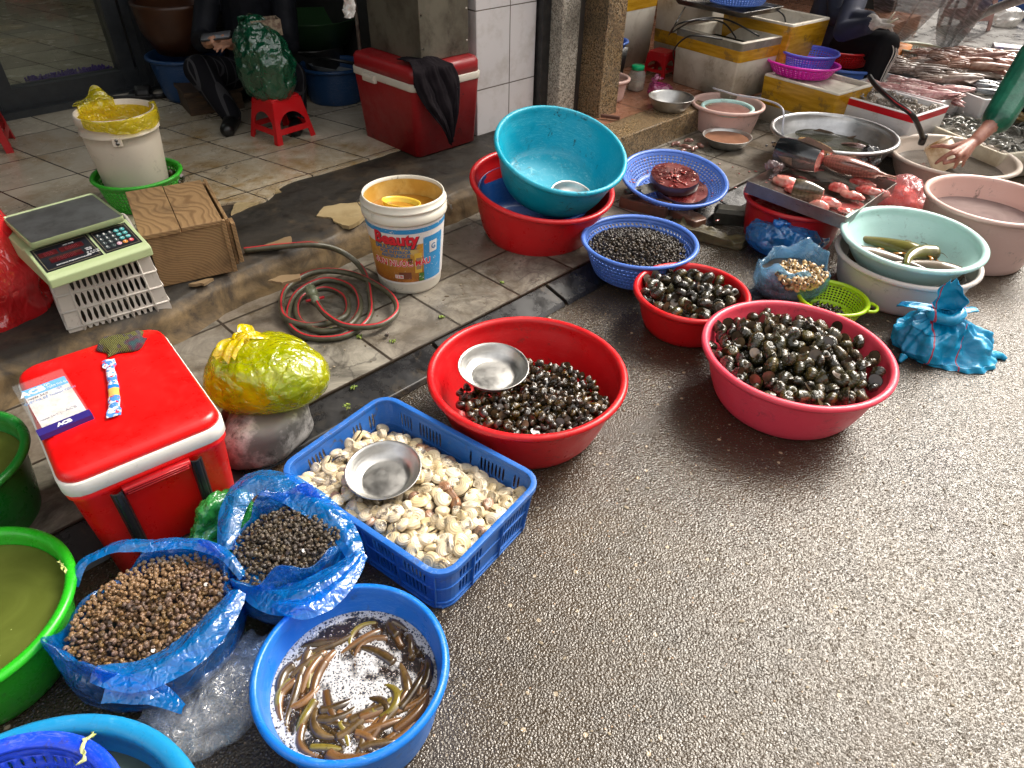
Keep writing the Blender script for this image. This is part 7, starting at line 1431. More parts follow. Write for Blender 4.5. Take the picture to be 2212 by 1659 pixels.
tG, cG, wG, dG, aG = tray('seafood_tray', Q([(1930, 150), (2100, 198), (2190, 150), (2030, 112)], .27), .1, .27, M('dark_wet_tray', (.10, .09, .08), .3), 'wet dark board under the brown squid', wall=.01, fillm=M_ice, fill=.9)
tH, cH, wH, dH, aH = tray('seafood_tray', Q([(2095, 200), (2190, 232), (2290, 185), (2190, 150)], .27), .05, .27, M_trw, 'white tray of silver fish beside the green sleeve', wall=.016, fillm=M_ice, fill=.9)
rnd = random.Random(77)
M_oct = M('grey_octopus_skin', (.34, .29, .24), .25, (.18, .14, .11), 25, coat=.5, rnd=.35, sss=.05)
def octo():
    mb = MB(); mb.lathe([(0, -.3), (.28, -.24), (.4, 0), (.34, .28), (.16, .42), (0, .46)], 12)
    for i in range(7):
        a = i*.9; mb.tube(cr([(cos(a)*.2, sin(a)*.2, -.2), (cos(a)*.55, sin(a)*.55, -.28), (cos(a+.5)*.75, sin(a+.5)*.75, -.2), (cos(a+1.1)*.62, sin(a+1.1)*.62, -.12)], 4), lambda t: .11*(1-.8*t)+.015, 6)
    return proto(mb, M_oct)
def squid(mat):
    mb = MB(); mb.lathe([(0, 1.0), (.02, .96), (.065, .80), (.098, .45), (.10, .15), (.085, 0), (.065, -.02)], 14); n_ = len(mb.v); mb.v = [(z, x, y) for x, y, z in mb.v]
    mb.add([(.96, 0, .0), (.72, .26, .0), (.55, .10, .01), (.55, -.10, .01), (.72, -.26, .0)], [(0, 1, 2), (0, 2, 3), (0, 3, 4)]); mb.add([(.96, 0, -.02), (.72, .26, -.012), (.55, .10, -.02), (.55, -.10, -.02), (.72, -.26, -.012)], [(0, 2, 1), (0, 3, 2), (0, 4, 3)])
    mb.tube([(.0, 0, 0), (-.10, 0, 0), (-.17, 0, 0)], lambda t: .06, 10)
    for i in range(8): a = i*.785; mb.tube(cr([(-.15, cos(a)*.05, sin(a)*.05), (-.35, cos(a)*.10, sin(a)*.06), (-.55, cos(a)*.13+.05*sin(i*3), sin(a)*.04-.03)], 4), lambda t: .026*(1-.7*t), 5)
    return proto(mb, mat)
def prawn(mat):
    mb = MB(); pts = cr([(.5, 0, -.12), (.3, 0, .06), (0, 0, .14), (-.3, 0, .08), (-.5, 0, -.08)], 5); mb.tube(pts, lambda t: .11*(.25+.85*sin(pi*min(1, t*.9+.12))), 10, flat=1.15)
    for s in (-1, 1): mb.tube(cr([(.45, s*.03, -.1), (.75, s*.15, .1), (1.0, s*.35, .0), (1.2, s*.5, -.1)], 4), .010, 4)
    for i in range(6): mb.tube([(.35-.1*i, .03, -.02), (.32-.1*i, .10, -.20)], .012, 4); mb.tube([(.35-.1*i, -.03, -.02), (.32-.1*i, -.10, -.20)], .012, 4)
    mb.add([(-.48, 0, -.06), (-.70, .12, -.12), (-.72, 0, -.14), (-.70, -.12, -.12)], [(0, 1, 2), (0, 2, 3)]); return proto(mb, mat)
def strew(pr, name, cat, label, group, c, w, d, a, z, n, size, flat, seed, dirn=None, spread=.4, xr=(-.45, .45), yr=(-.42, .42), zj=.012, pile=0.0):
    r = random.Random(seed)
    for i in range(n):
        x, y = r.uniform(*xr)*w, r.uniform(*yr)*d; X = c.x+x*cos(a)-y*sin(a); Y = c.y+x*sin(a)+y*cos(a); rz_ = r.uniform(0, 6.28) if dirn is None else dirn+r.gauss(0, spread)
        s = size*r.uniform(.8, 1.2); o = bpy.data.objects.new(name, pr[i % len(pr)]); COL.objects.link(o); zz = z+r.uniform(0, zj)+pile*(1-min(1, (abs(x)/(w*.5))**2+(abs(y)/(d*.5))**2))
        o.matrix_world = Matrix.Translation((X, Y, zz)) @ Matrix.Rotation(rz_, 4, 'Z') @ Matrix.Rotation(r.gauss(0, flat), 4, 'X') @ Matrix.Rotation(r.gauss(0, flat*.4), 4, 'Y') @ Matrix.Scale(s, 4); T(o, label, cat, group)
strew([octo()], 'small_octopus', 'octopus', 'small slimy grey octopus heaped in the red taped tray', 'octopus in the red taped tray', cD, wD, dD, aD, .250, 75, .030, 1.2, 61)
M_sqp = M('pink_squid_skin', (.48, .22, .22), .3, (.62, .42, .38), 12, coat=.3, rnd=.2); M_sqb = M('brown_squid_skin', (.27, .12, .085), .3, (.42, .25, .19), 9, coat=.25, rnd=.3); M_sqg = M('grey_squid_skin', (.33, .26, .22), .3, (.22, .15, .12), 12, coat=.25, rnd=.25)
strew([squid(M_sqp)], 'pink_squid', 'squid', 'pinkish white squid laid in the white tray', 'pink squid in the white tray', cE, wE, dE, aE, .255, 40, .18, .3, 62, dirn=rad(-30), spread=.12, xr=(-.25, .32))
sqB, sqG = squid(M_sqb), squid(M_sqg)
strew([sqG], 'grey_squid', 'squid', 'greyish brown squid at the near side of the brown squid pile', 'grey squid on the wet board', cG, wG, dG, aG, .27, 44, .22, .25, 63, dirn=rad(-22), spread=.12, xr=(-.5, .3), yr=(-.5, -.05), zj=.03)
strew([sqB], 'brown_squid', 'squid', 'reddish brown squid in the top of the pile', 'brown squid on the wet board', cG, wG, dG, aG, .295, 50, .23, .25, 64, dirn=rad(-20), spread=.14, xr=(-.35, .40), yr=(-.15, .5), zj=.05)
M_prw = M('grey_prawn_shell', (.13, .13, .11), .14, (.30, .29, .25), 3, coat=.4, rnd=.35); M_prw2 = M('amber_prawn_shell', (.42, .24, .07), .16, (.5, .38, .2), 3, coat=.8, rnd=.25); pw1, pw2 = prawn(M_prw), prawn(M_prw2)
strew([pw1], 'grey_prawn', 'prawn', 'shiny grey raw prawn heaped in the long yellowish tray', 'grey prawns in the long tray', cF, wF, dF, aF, .140, 190, .068, .8, 65, xr=(-.47, .47), zj=.03)
cM = P(2155-10, 212, .30); strew([pw2], 'amber_prawn', 'prawn', 'amber striped mantis prawn piled behind the grey prawns', 'amber prawns behind the grey ones', cF, wF, dF, aF, .175, 22, .085, .5, 66, xr=(-.30, .08), yr=(.15, .5), dirn=rad(-25), spread=.5)
for i in range(9):
    r = rnd; x, y = (-.4+.1*i)*wH, (r.uniform(-.3, .3))*dH; X = cH.x+x*cos(aH)-y*sin(aH); Y = cH.y+x*sin(aH)+y*cos(aH); fish((X, Y, .275+.006*(i % 3)), .24, .06, .04, rad(-35+r.uniform(-12, 12)), M_silv, 'silver blue sea fish laid with the others in the white tray', roll=rad(70), group='silver fish in the white tray')
# red small tray with shells
p = P(1935, 132, .2); t_, c_t, w_t, d_t, a_t = tray('red_tray', [(p.x-.14, p.y-.05), (p.x+.02, p.y-.16), (p.x+.16, p.y+.05), (p.x, p.y+.16)], .14, .20, mat_red, 'small red tray of shellfish beside the grey green basket', wall=.008, fillm=M('shellfish_mix', (.25, .18, .13), .3, (.08, .06, .05), 40, bump=.01), fill=.8)
# black hose with a red line going into the beige basin
hz = cr(Z([(1878, 165, .46), (1895, 188, .44), (1935, 222, .42), (1968, 245, .40), (1985, 275, .32), (1994, 300, .24)]), 12); mb = MB(); mb.tube(hz, .013, 12); bh = mb.build('black_hose', mat_rubber); T(bh, 'thick black hose with a red line hanging into the beige basin', 'hose')
mb = MB(); mb.grid(lambda u, v: tuple(hz[int(round(u*(len(hz)-1)))]+Vector((-.010+.003*v, -.0075-.002*v, .004+.004*v))), len(hz), 2); mb.build('hose_line', M_hred, bh, solid=.002)
mb = MB(); mb.lathe([(0, 0), (.016, 0), (.018, .01), (.018, .045), (.014, .055), (0, .055)], 16); q = mb.build('hose_tip', mat_rubber, bh, loc=hz[-1]-Vector((0, 0, .03)))
# far background: pink stool, poles, netting, bins
p = P(2085, 68, 0); stool((p.x+.05, p.y+.15), .004, .34, .42, M('faded_pink_plastic', (.42, .24, .20), .5, (.3, .16, .14), 8), 'faded pink plastic stool on the far grey paving', rz=rad(20), top=.78)
p0_, p1_ = P(2075, 60, .35), P(2230, -10, .75); mb = MB(); mb.tube(cr([p0_, (p0_*.6+p1_*.4)+Vector((0, 0, .03)), p1_], 6), .03, 10); T(mb.build('bent_pole', M('grey_scratched_metal', (.16, .15, .14), .4, (.28, .27, .26), 12)), 'bent grey metal pole crossing in front of the pink stool', 'pole')
p = P(2175, 40, 0); foo = tray('blue_crate', [(p.x-.2, p.y-.1), (p.x+.3, p.y-.1), (p.x+.3, p.y+.3), (p.x-.2, p.y+.3)], .004, .22, mat_dblue, 'dark blue plastic bin in the far top right corner', cat='bin', wall=.02)
for u, v, s, lb in ((2165, 55, .16, 'pale crumpled plastic bag beside the pink stool'), (2105, 15, .2, 'white crumpled plastic bag on top of the pink stool area')):
    p = P(u, v, .0); lump('white_bag', (p.x, p.y, .004 if v > 20 else .30), s, s*.8, .5, .16, Mbag('whitish_film'+str(u), (.62, .60, .57), .7, sc=.8), lb, amp=.08, seed=30+u % 7, nsc=.7)
def net_mat():
    g = G('grey_netting'); n = g.noise(g.map(g.tc.outputs['Object'], (6, 6, 1)), 3, 4); return g.fin(g.mixs(g.ramp(n, .3, .7, .45, .8), g.n('BsdfTransparent', Color=(.7, .7, .72)), g.pbr(Base_Color=g.mix(g.ramp(n, .45, .7), (.10, .10, .105), (.42, .42, .44)), Roughness=.35)))
M_net = net_mat()
for (ta, tb2, bo, w, lb) in (((1990, -80, 1.0), (1990, -80, 1.0), (1925, 92, .05), .20, 'grey translucent netting sheet hanging by the seated vendor'), ((2120, -80, 1.0), (2120, -80, 1.0), (2040, 108, .10), .13, 'folded grey netting strip hanging near the mint basin')):
    A_, B_ = P(*ta), P(*bo)
    def nf(u, v): q = A_*(1-v)+B_*v; s = Vector((cos(.9), sin(.9)*-.2, 0)); ww = w*(1.6-1.1*v); return tuple(q+s*(u-.5)*2*ww+Vector((0, 1, 0))*.05*sin(u*17+v*3)+Vector((0, 0, .25*(v*(1-v))*-1)))
    mb = MB(); mb.grid(nf, 50, 30); T(mb.build('netting', M_net), lb, 'netting')
p = P(1897, 12, .7); mb = MB(); rloft(mb, [(.22, .3, .03, 0), (.22, .3, .03, .30)]); T(mb.build('orange_crate', Mplastic('orange_plastic', (.62, .20, .03), .4), loc=(p.x+.6, p.y+1.0, .0), rot=(0, 0, .5)), 'orange plastic box behind the seated vendor', 'box')
p = P(2200, 120, .3); mb = MB(); mb.box(-.10, .10, -.07, .07, 0, .05); T(mb.build('printed_box', M('printed_carton', (.55, .52, .45), .5, (.25, .2, .4), 30), loc=(p.x+.1, p.y+.3, .25), rot=(0, 0, -.4), smooth=False, bevel=.004), 'white and blue printed carton behind the silver fish', 'carton')
# leafy bit at the right edge
p = P(2195, 385, .2); mb = MB(); rr = random.Random(3)
for i in range(46):
    a = rr.uniform(0, 6.28); L = rr.uniform(.06, .13); q = Vector((rr.uniform(-.03, .03), rr.uniform(-.03, .03), 0)); mb.tube([q, q+Vector((cos(a)*L*.5, sin(a)*L*.5, .04)), q+Vector((cos(a)*L, sin(a)*L, .03))], lambda t: .004*(1-.8*t), 4)
T(mb.build('spring_onions', M('onion_green', (.05, .20, .03), .4), loc=(p.x+.12, p.y-.05, .05)), 'bunch of green herb leaves at the right edge behind the pink basin', 'herbs')
# ================================================================== PEOPLE (one continuous skin grown over a posed skeleton)
def flesh(name, bones, voxel, mats, label, smooth=4):
    """bones: (p0, p1, r0, r1, material index[, flatten])"""
    mb = MB()
    for b in bones:
        p0, p1, r0, r1 = Vector(b[0]), Vector(b[1]), b[2], b[3]; fl = b[5] if len(b) > 5 else 1.0; d = p1-p0; L = d.length or 1e-4; pts = []; n = 9
        prof = [(sin(q)*r0, -cos(q)*r0) for q in np.linspace(0, pi/2, 6)]+[(r0+(r1-r0)*t+ (0), L*t) for t in (.25, .5, .75)]+[(cos(q)*r1, L+sin(q)*r1) for q in np.linspace(0, pi/2, 6)]
        up = Vector(b[6]) if len(b) > 6 else Vector((0, 0, 1)); zq = d.normalized(); xq = up.cross(zq); xq = xq.normalized() if xq.length > 1e-4 else zq.orthogonal().normalized(); yq = zq.cross(xq)
        R3 = Matrix((xq, yq, zq)).transposed().to_4x4(); R3.translation = p0; s0 = len(mb.v); mb.lathe(prof, 16, sy=fl); mb.v[s0:] = [tuple(R3 @ Vector(v)) for v in mb.v[s0:]]
    o = mb.build(name, mats, recalc=True, merge=.00005); md = o.modifiers.new('r', 'REMESH'); md.mode = 'VOXEL'; md.voxel_size = voxel; md.use_smooth_shade = True
    sm = o.modifiers.new('s', 'SMOOTH'); sm.factor = .5; sm.iterations = smooth
    dg = bpy.context.evaluated_depsgraph_get(); dg.update(); me = bpy.data.meshes.new_from_object(o.evaluated_get(dg)); o.modifiers.clear(); o.data = me
    while len(me.materials) < len(mats): me.materials.append(mats[len(me.materials)])
    me.materials.clear()
    for q in mats: me.materials.append(q)
    C = np.zeros(len(me.polygons)*3); me.polygons.foreach_get('center', C); C = C.reshape(-1, 3); best = np.full(len(C), 1e9); mi = np.zeros(len(C), int)
    for b in bones:
        p0, p1 = np.array(b[0]), np.array(b[1]); d = p1-p0; t = np.clip(((C-p0)@d)/(d@d+1e-9), 0, 1); r = b[2]+(b[3]-b[2])*t; ds = np.linalg.norm(C-(p0+t[:, None]*d), axis=1)-r; k = ds < best; best[k] = ds[k]; mi[k] = b[4]
    me.polygons.foreach_set('material_index', mi.astype(np.int32)); me.polygons.foreach_set('use_smooth', [True]*len(me.polygons)); me.update()
    return T(o, label, 'person')
M_skin = M('warm_skin', (.42, .22, .14), .45, (.34, .16, .10), 25, sss=.12, bump=.001, bsc=150); M_skin2 = M('weathered_skin', (.40, .185, .13), .42, (.30, .12, .085), 30, bump=.003, bsc=110, sss=.1)
M_jack = M('black_padded_jacket', (.008, .009, .012), .55, (.014, .015, .02), 12, bump=.003, bsc=30, spec=.12); M_navy = M('dark_navy_jersey', (.010, .014, .032), .75, (.016, .02, .045), 10, bump=.002, bsc=40)
g = G('dark_plaid'); v = g.tc.outputs['Object']; xyz = g.n('SeparateXYZ', Vector=g.map(v, (1, 1, 1), (.4, .3, .7))); ax = g.math('GREATER_THAN', g.math('SINE', g.math('MULTIPLY', xyz.outputs[0], 95)), .90); ay = g.math('GREATER_THAN', g.math('SINE', g.math('MULTIPLY', xyz.outputs[1], 95)), .90)
M_plaid = g.fin(g.pbr(Base_Color=g.mix(g.math('MAXIMUM', ax, ay), (.010, .010, .013), (.05, .05, .055)), Roughness=.85, Specular_IOR_Level=.1)); M_pants = M('black_trousers', (.010, .010, .012), .7, bump=.002, spec=.15); M_shoe = M('black_boot', (.008, .008, .008), .35); M_hair = M('black_hair', (.006, .005, .005), .45)
M_glove = M('dirty_white_glove', (.52, .48, .44), .6, (.35, .31, .27), 40, bump=.002)
def V3(*a): return Vector(a)
def head_bones(neck, fwd, skin, tilt=0):
    f = Vector(fwd).normalized(); u = Vector((0, 0, 1)); c = neck+u*.13+f*.03; s = f.cross(u)
    return [(neck-u*.04, neck+u*.06, .052, .05, skin), (c+u*.03, c-u*.02, .078, .072, skin), (c-u*.03+f*.02, c-u*.075+f*.035, .058, .035, skin), (c+f*.075-u*.0, c+f*.095-u*.025, .010, .014, skin), (c+s*.078, c+s*.080-u*.03, .012, .01, skin), (c-s*.078, c-s*.080-u*.03, .012, .01, skin)], c, f, s
def head_bits(o, c, f, s):
    for q in (-1, 1):
        mb = MB(); mb.lathe([(sin(a)*.010, cos(a)*.010) for a in np.linspace(pi, 0, 7)], 12); mb.build('eye', M_eye, o, loc=c+f*.068+s*q*.03+Vector((0, 0, .005)))
    mb = MB(); mb.tube([c+f*.083+s*-.022-Vector((0, 0, .05)), c+f*.089-Vector((0, 0, .051)), c+f*.083+s*.022-Vector((0, 0, .05))], .005, 6); mb.build('mouth', M('lips', (.35, .12, .10), .4), o)
    mb = MB()
    def hf(u, v):
        a = 2*pi*u; b = pi*.5-v*1.75; d = Vector((cos(a)*cos(b), sin(a)*cos(b), sin(b))); x = s*d.x+f*d.y+Vector((0, 0, d.z)); k = .090+.004*sin(a*17)+.003*nz((a*4, b*6, 1))
        if d.y > .45 and d.z < .45: k *= .75
        return tuple(c-f*.012+Vector((0, 0, .022))+x*k)
    mb.grid(hf, 48, 20, wu=True); mb.build('hair', M_hair, o)
def limb(a, b, c, r, mi, mj=None): mj = mi if mj is None else mj; return [(a, b, r[0], r[1], mi), (b, c, r[1], r[2], mj)]
def fingers(wr, kn, tips, mi, r=.0085, curl=.3, up=Vector((0, 0, 1)), width=None):
    """palm wr->kn, one chain per tip with knuckle bends"""
    out = []; kn = Vector(kn); wr = Vector(wr); d = (kn-wr).normalized(); sd = d.cross(up).normalized(); W = width or .032
    for i in range(4):
        base = kn+sd*(W*(1-2*i/3.0)); out.append((wr+sd*(W*.55*(1-2*i/3.0)), base, .013, .0115, mi))
        tip = Vector(tips[i]); m1 = base*(1-.42)+tip*.42+up*curl*.03; m2 = base*.27+tip*.73+up*curl*.022; rr = r*(.86 if i == 3 else 1)
        out += [(base, m1, rr*1.10, rr*1.0, mi), (m1, m2, rr, rr*.92, mi), (m2, tip, rr*.92, rr*.75, mi)]
    th0 = wr+(kn-wr)*.25+sd*W*.8; tip = Vector(tips[4]); mm = th0*.45+tip*.55+sd*.008+up*.006; out += [(wr, th0, .016, .014, mi), (th0, mm, .0135, .0105, mi), (mm, tip, .0105, .008, mi)]
    return out
# ---- seated person with a phone
fw = Vector((.18, -1, 0)).normalized(); sd = fw.cross(Vector((0, 0, 1)))      # sd: person's right side ... image left is -x
hip = Vector((-1.50, 4.30, .30)); nk = hip+Vector((.03, -.10, .56)); kL = P(430, 152, .44); kR = P(628, 165, .44); fL = P(497, 262, .215); fR = P(640, 262, .215)
sL = nk+Vector((-.19, .02, -.05)); sR = nk+Vector((.19, -.0, -.05)); hL = P(452, 92, .60); hR = P(498, 96, .60); eL = (sL+hL)/2+Vector((-.10, .05, -.16)); eR = (sR+hR)/2+Vector((.12, .06, -.16))
hb, hc, hf_, hs = head_bones(nk+Vector((0, -.02, .05)), (.1, -1, -.5), 2)
B = [(hip, hip+Vector((0, -.02, .22)), .165, .165, 0), (hip+Vector((0, -.02, .22)), nk-Vector((0, 0, .08)), .165, .145, 0), (sL, sR, .075, .075, 0)]+limb(sL, eL, hL+(eL-hL).normalized()*.09, (.07, .058, .040), 0)+limb(sR, eR, hR+(eR-hR).normalized()*.09, (.07, .058, .040), 0)
B += limb(hip+Vector((-.09, 0, 0)), kL, fL+Vector((0, .03, .03)), (.10, .078, .055), 1)+limb(hip+Vector((.09, 0, 0)), kR, fR+Vector((0, .03, .03)), (.10, .078, .055), 1)
for f_ in (fL, fR): B += [(f_+Vector((0, .05, .0)), f_+Vector((.02, -.11, -.01)), .042, .038, 3)]
B += hb
phc = (hL+hR)/2+Vector((-.01, .0, .012))
B += [((eL-hL).normalized()*.12+hL, hL, .032, .027, 2), ((eR-hR).normalized()*.12+hR, hR, .032, .027, 2)]
kl = hL+Vector((.050, -.02, .012)); B += fingers(hL, kl, [phc+Vector((.035, .03, .02)), phc+Vector((.045, .01, .012)), phc+Vector((.045, -.01, .006)), phc+Vector((.035, -.03, .0)), phc+Vector((.0, -.03, .025))], 2)
kr = hR+Vector((-.02, -.05, .005)); B += fingers(hR, kr, [kr+Vector((-.045, -.01, .0)), kr+Vector((-.035, -.035, -.01)), kr+Vector((-.02, -.045, -.02)), kr+Vector((.005, -.05, -.02)), phc+Vector((.04, -.01, .03))], 2)
pe1 = flesh('person', B, .0065, [M_jack, M_plaid, M_skin, M_shoe], 'person in a black jacket and dark plaid trousers sitting in the shop holding a phone'); head_bits(pe1, hc, hf_, hs)
ph = E_('phone', phc+Vector((0, 0, .018)), 'thin dark phone held in both hands of the seated person', 'phone', (rad(14), rad(-6), rad(10))); mb = MB(); rloft(mb, [(.145, .070, .01, 0), (.15, .074, .012, .003), (.145, .070, .01, .008)]); mb.build('case', mat_black, ph); mb = MB(); rloft(mb, [(.14, .066, .008, .0081), (.14, .066, .008, .0085)]); mb.build('screen', M('grey_screen', (.22, .23, .25), .1), ph)
# ---- seated vendor in navy, striped trousers
hip = P(1800, 92, .38)+Vector((0, .12, 0)); nk = hip+Vector((.02, .03, .55)); kn = P(1912, 98, .44); ft = kn+Vector((-.04, -.02, -.40)); kn2 = kn+Vector((.05, .24, .0)); ft2 = kn2+Vector((-.02, .05, -.38))
sA, sB = nk+Vector((.05, -.19, -.06)), nk+Vector((-.02, .19, -.06)); h1 = P(1893, 52, .62); h2 = h1+Vector((.0, .05, .015)); e1 = P(1862, 62, .55)+Vector((-.10, .02, -.02)); e2 = e1+Vector((.05, .28, .03))
hb, hc, hf_, hs = head_bones(nk+Vector((.03, 0, .05)), (1, -.1, -.4), 2)
B = [(hip, hip+Vector((.02, 0, .25)), .17, .165, 0), (hip+Vector((.02, 0, .25)), nk-Vector((0, 0, .08)), .165, .14, 0), (sA, sB, .075, .075, 0)]+limb(sA, e1, h1+(e1-h1).normalized()*.06, (.075, .062, .048), 0)+limb(sB, e2, h2+(e2-h2).normalized()*.06, (.07, .06, .045), 0)
B += limb(hip+Vector((.04, -.08, -.02)), kn, ft, (.11, .085, .055), 1)+limb(hip+Vector((.04, .10, -.02)), kn2, ft2, (.11, .085, .055), 1)+[(ft+Vector((-.04, 0, .0)), ft+Vector((.13, 0, -.02)), .045, .04, 4), (ft2+Vector((-.04, 0, .0)), ft2+Vector((.13, 0, -.02)), .045, .04, 4)]+hb
B += [(h1+(e1-h1).normalized()*.08, h1, .034, .028, 3), (h2+(e2-h2).normalized()*.08, h2, .034, .028, 3)]
for h_, off in ((h1, -.0), (h2, .0)): k_ = h_+Vector((.055, -.005, -.01)); B += fingers(h_, k_, [k_+Vector((.045, .01, -.02)), k_+Vector((.05, .0, -.025)), k_+Vector((.045, -.01, -.025)), k_+Vector((.035, -.02, -.02)), k_+Vector((.03, -.035, .01))], 3, r=.0095)
pe2 = flesh('person', B, .0075, [M_navy, M_pants, M_skin, M_glove, M_shoe], 'person in a dark navy top and striped black trousers wearing pale gloves'); head_bits(pe2, hc, hf_, hs)
for off in (-.030, 0, .030):
    A_ = hip+Vector((.04, -.08, -.02)); up_ = Vector((0, 0, 1)); pts = []
    for t in (.25, .5, .75, .95): q = A_*(1-t)+kn*t; r_ = .11+(.085-.11)*t+.004; nrm = Vector((0, -.80, .60)); tt = Vector((0, .6, .8)); pts.append(q+(nrm+tt*off*9).normalized()*r_)
    for t in (.05, .3, .6): q = kn*(1-t)+ft*t; r_ = .085+(.055-.085)*t+.004; pts.append(q+(Vector((.55, -.83, 0))+Vector((.83, .5, 0))*off*9).normalized()*r_)
    mb = MB(); mb.tube(cr(pts, 6), .006, 6, flat=.6); mb.build('trouser_stripe', M('stripe_white', (.62, .58, .54), .7), pe2)
mb = MB(); mb.tube([h1+Vector((.06, .0, .0)), h1+Vector((.12, .01, .03))], .006, 6); mb.tube([h1+Vector((.06, .0, .01)), h1+Vector((.10, .03, .06))], .005, 6); T(mb.build('squid_piece', M('pale_bit', (.55, .5, .38), .4)), 'small pale strip held in the gloved hands', 'seafood')
# ---- vendor reaching in from the right: green sleeve
el = P(2240, 118, .62); wr = P(2108, 303, .29); cuff = P(2156, 256, .37); kn_ = P(2066, 322, .265); sh = el+Vector((.28, .10, .22)); nk = sh+Vector((.18, .12, .08)); hip = nk+Vector((.28, .10, -.50))
up = Vector((.1, -.35, .93)).normalized()
tips = [P(2075, 358, .30), P(2060, 360, .30), P(2019, 350, .325), P(2013, 338, .34), P(2013, 316, .37)]
hb, hc, hf_, hs = head_bones(nk+Vector((-.03, 0, .05)), (-1, -.2, -.5), 2)
B = [(sh, el, .085, .078, 0), (el, cuff, .085, .074, 0), (cuff, cuff+(wr-cuff)*.06, .074, .066, 0)]+[(cuff, wr, .042, .031, 1)]
B += [(nk+Vector((.02, .02, -.10)), hip, .15, .17, 0), (sh, nk+Vector((.18, .12, -.02)), .085, .085, 0), (nk+Vector((.18, .14, -.03)), nk+Vector((.05, .30, -.28)), .08, .06, 0), (nk+Vector((.05, .30, -.28)), nk+Vector((-.12, .28, -.36)), .06, .04, 0), (nk+Vector((-.12, .28, -.36)), nk+Vector((-.20, .26, -.38)), .03, .025, 1)]
B += [(hip, hip+Vector((-.35, -.12, -.02)), .12, .09, 2), (hip+Vector((-.35, -.12, -.02)), hip+Vector((-.28, -.14, -.42)), .09, .06, 2), (hip, hip+Vector((-.30, .25, -.02)), .12, .09, 2), (hip+Vector((-.30, .25, -.02)), hip+Vector((-.24, .25, -.42)), .09, .06, 2)]
B += [(hip+Vector((-.26, -.14, -.42)), hip+Vector((-.40, -.16, -.44)), .05, .045, 3), (hip+Vector((-.22, .25, -.42)), hip+Vector((-.36, .25, -.44)), .05, .045, 3)]
B += [tuple(list(q[:4])+[1]) for q in hb]
# the reaching hand: palm and five splayed bent fingers
sdv = (kn_-wr).cross(up).normalized(); W = .036
order = [P(2073, 357, .285), P(2058, 359, .285), P(2021, 351, .30), None, P(2013, 317, .345)]
def chain(base, tip, rr, bend): base, tip = Vector(base), Vector(tip); m1 = base*.56+tip*.44+up*bend; m2 = base*.25+tip*.75+up*bend*.75; return [(base, m1, rr*1.12, rr, 1), (m1, m2, rr, rr*.92, 1), (m2, tip, rr*.92, rr*.72, 1)]
kA, kB, kC, kD = P(2082, 335, .245), P(2070, 336, .248), P(2056, 330, .252), P(2054, 318, .255)
for k_ in (kA, kB, kC, kD): B.append((wr, k_, .021, .014, 1))
B += chain(kA, P(2079, 359, .18), .0095, .010)+chain(kB, P(2062, 362, .175), .0110, .012)+chain(kC, P(2021, 353, .19), .0115, .012)+chain(kD, P(2012, 317, .24), .0112, .008)
th = P(2066, 318, .365); B += [(wr, P(2085, 340, .23), .020, .015, 1), (P(2085, 340, .23), P(2040, 352, .205), .0135, .0105, 1)]
M_gsl = M('wet_green_sleeve', (.008, .13, .075), .3, (.004, .075, .045), 9, bump=.08, bsc=16, coat=.3)
pe3 = flesh('person', B, .0055, [M_gsl, M_skin2, M_pants, M_shoe], 'vendor in a shiny dark green jacket reaching into the large beige basin'); head_bits(pe3, hc, hf_, hs)
mb = MB(); ax = (wr-cuff).normalized(); q_ = cuff+ax*.005; mb.tube([q_-ax*.008, q_, q_+ax*.012], lambda t: .070-.006*abs(t-.5), 24, flat=1.0); mb.build('sleeve_cuff', M_gsl, pe3)
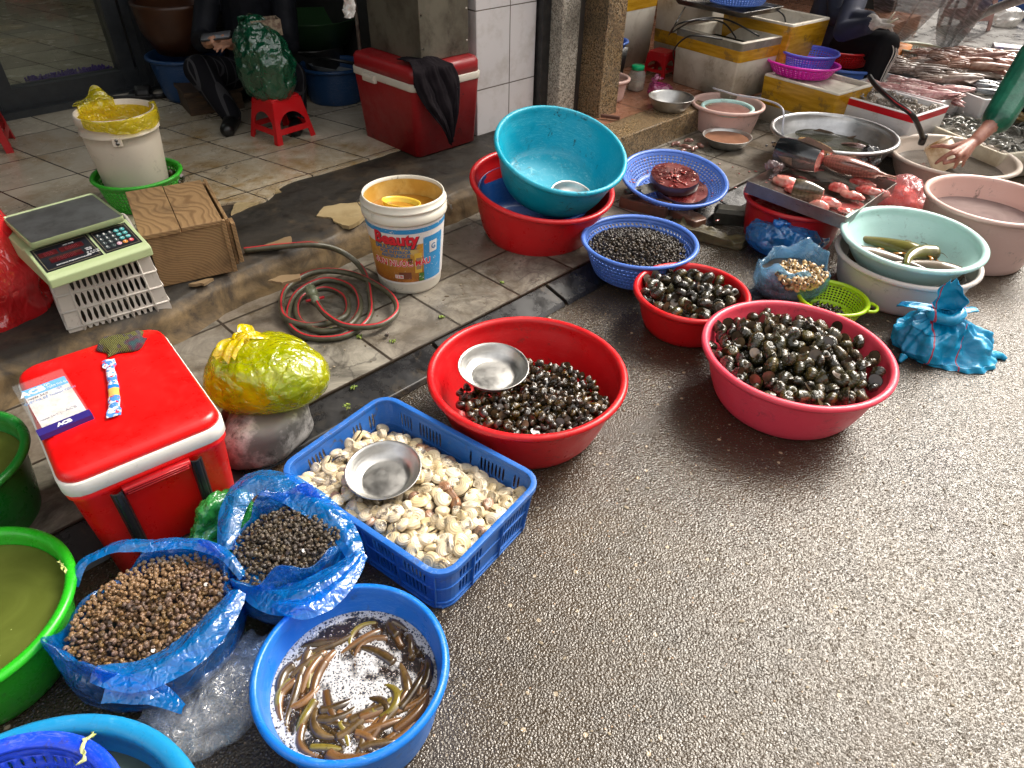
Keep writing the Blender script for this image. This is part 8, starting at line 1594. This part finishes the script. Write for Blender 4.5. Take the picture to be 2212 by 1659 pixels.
# scoop held by the vendor
jc = P(2037, 334, .165); jg = E_('measuring_jug', jc, 'stained cream plastic jug gripped by the vendor over the beige basin', 'jug'); a0 = P(2020, 300, .33); a1 = P(2055, 372, .22); jg.rotation_mode = 'QUATERNION'; jg.rotation_quaternion = (Vector((.35, -.45, -.55))).to_track_quat('Z', 'Y')
M_jug = M('stained_cream_plastic', (.66, .54, .38), .35, (.38, .22, .09), 7, .5, .66, dirt=(.3, .16, .06), dsc=6)
mb = MB(); mb.lathe([(0, -.075), (.060, -.075), (.064, -.07), (.075, .075), (.082, .078), (.083, .083), (.079, .084), (.072, .08), (.060, -.066), (0, -.066)], 40); mb.build('cup', M_jug, jg, merge=.0002)
mb = MB(); mb.lathe([(.064, -.064), (.072, -.064), (.073, -.060), (.065, -.056)], 40); mb.build('foot_ring', M_jug, jg)
# ================================================================== LIGHT: overcast street, open sky on the road side
w = bpy.data.worlds.new('World'); scene.world = w; w.use_nodes = True; nt = w.node_tree; bg = nt.nodes['Background']
sky = nt.nodes.new('ShaderNodeTexSky'); sky.sky_type = 'NISHITA'; sky.sun_disc = False; SE, SR = rad(45), rad(47); sky.sun_elevation = SE; sky.sun_rotation = SR; sky.air_density = 1.0; sky.dust_density = 5.0; sky.ozone_density = 1.0
hs_ = nt.nodes.new('ShaderNodeHueSaturation'); hs_.inputs['Saturation'].default_value = .22; nt.links.new(sky.outputs[0], hs_.inputs['Color']); wm = nt.nodes.new('ShaderNodeMix'); wm.data_type = 'RGBA'; wm.blend_type = 'MULTIPLY'; wm.inputs[0].default_value = 1; wm.inputs[7].default_value = (1.0, .95, .88, 1); nt.links.new(hs_.outputs[0], wm.inputs[6]); nt.links.new(wm.outputs[2], bg.inputs['Color']); bg.inputs['Strength'].default_value = .15
sl = bpy.data.lights.new('sun', 'SUN'); sl.energy = .8; sl.angle = rad(28); sl.color = (1, .95, .87); so_ = bpy.data.objects.new('sun', sl); COL.objects.link(so_)
sdir = Vector((sin(SR)*cos(SE), cos(SR)*cos(SE), sin(SE))); so_.rotation_euler = sdir.to_track_quat('Z', 'Y').to_euler()
scene.view_settings.view_transform = 'Standard'; scene.view_settings.look = 'None'; scene.view_settings.exposure = 1.68; scene.view_settings.gamma = 1
scene.cycles.max_bounces = 10; scene.cycles.transparent_max_bounces = 24; scene.cycles.use_denoising = True
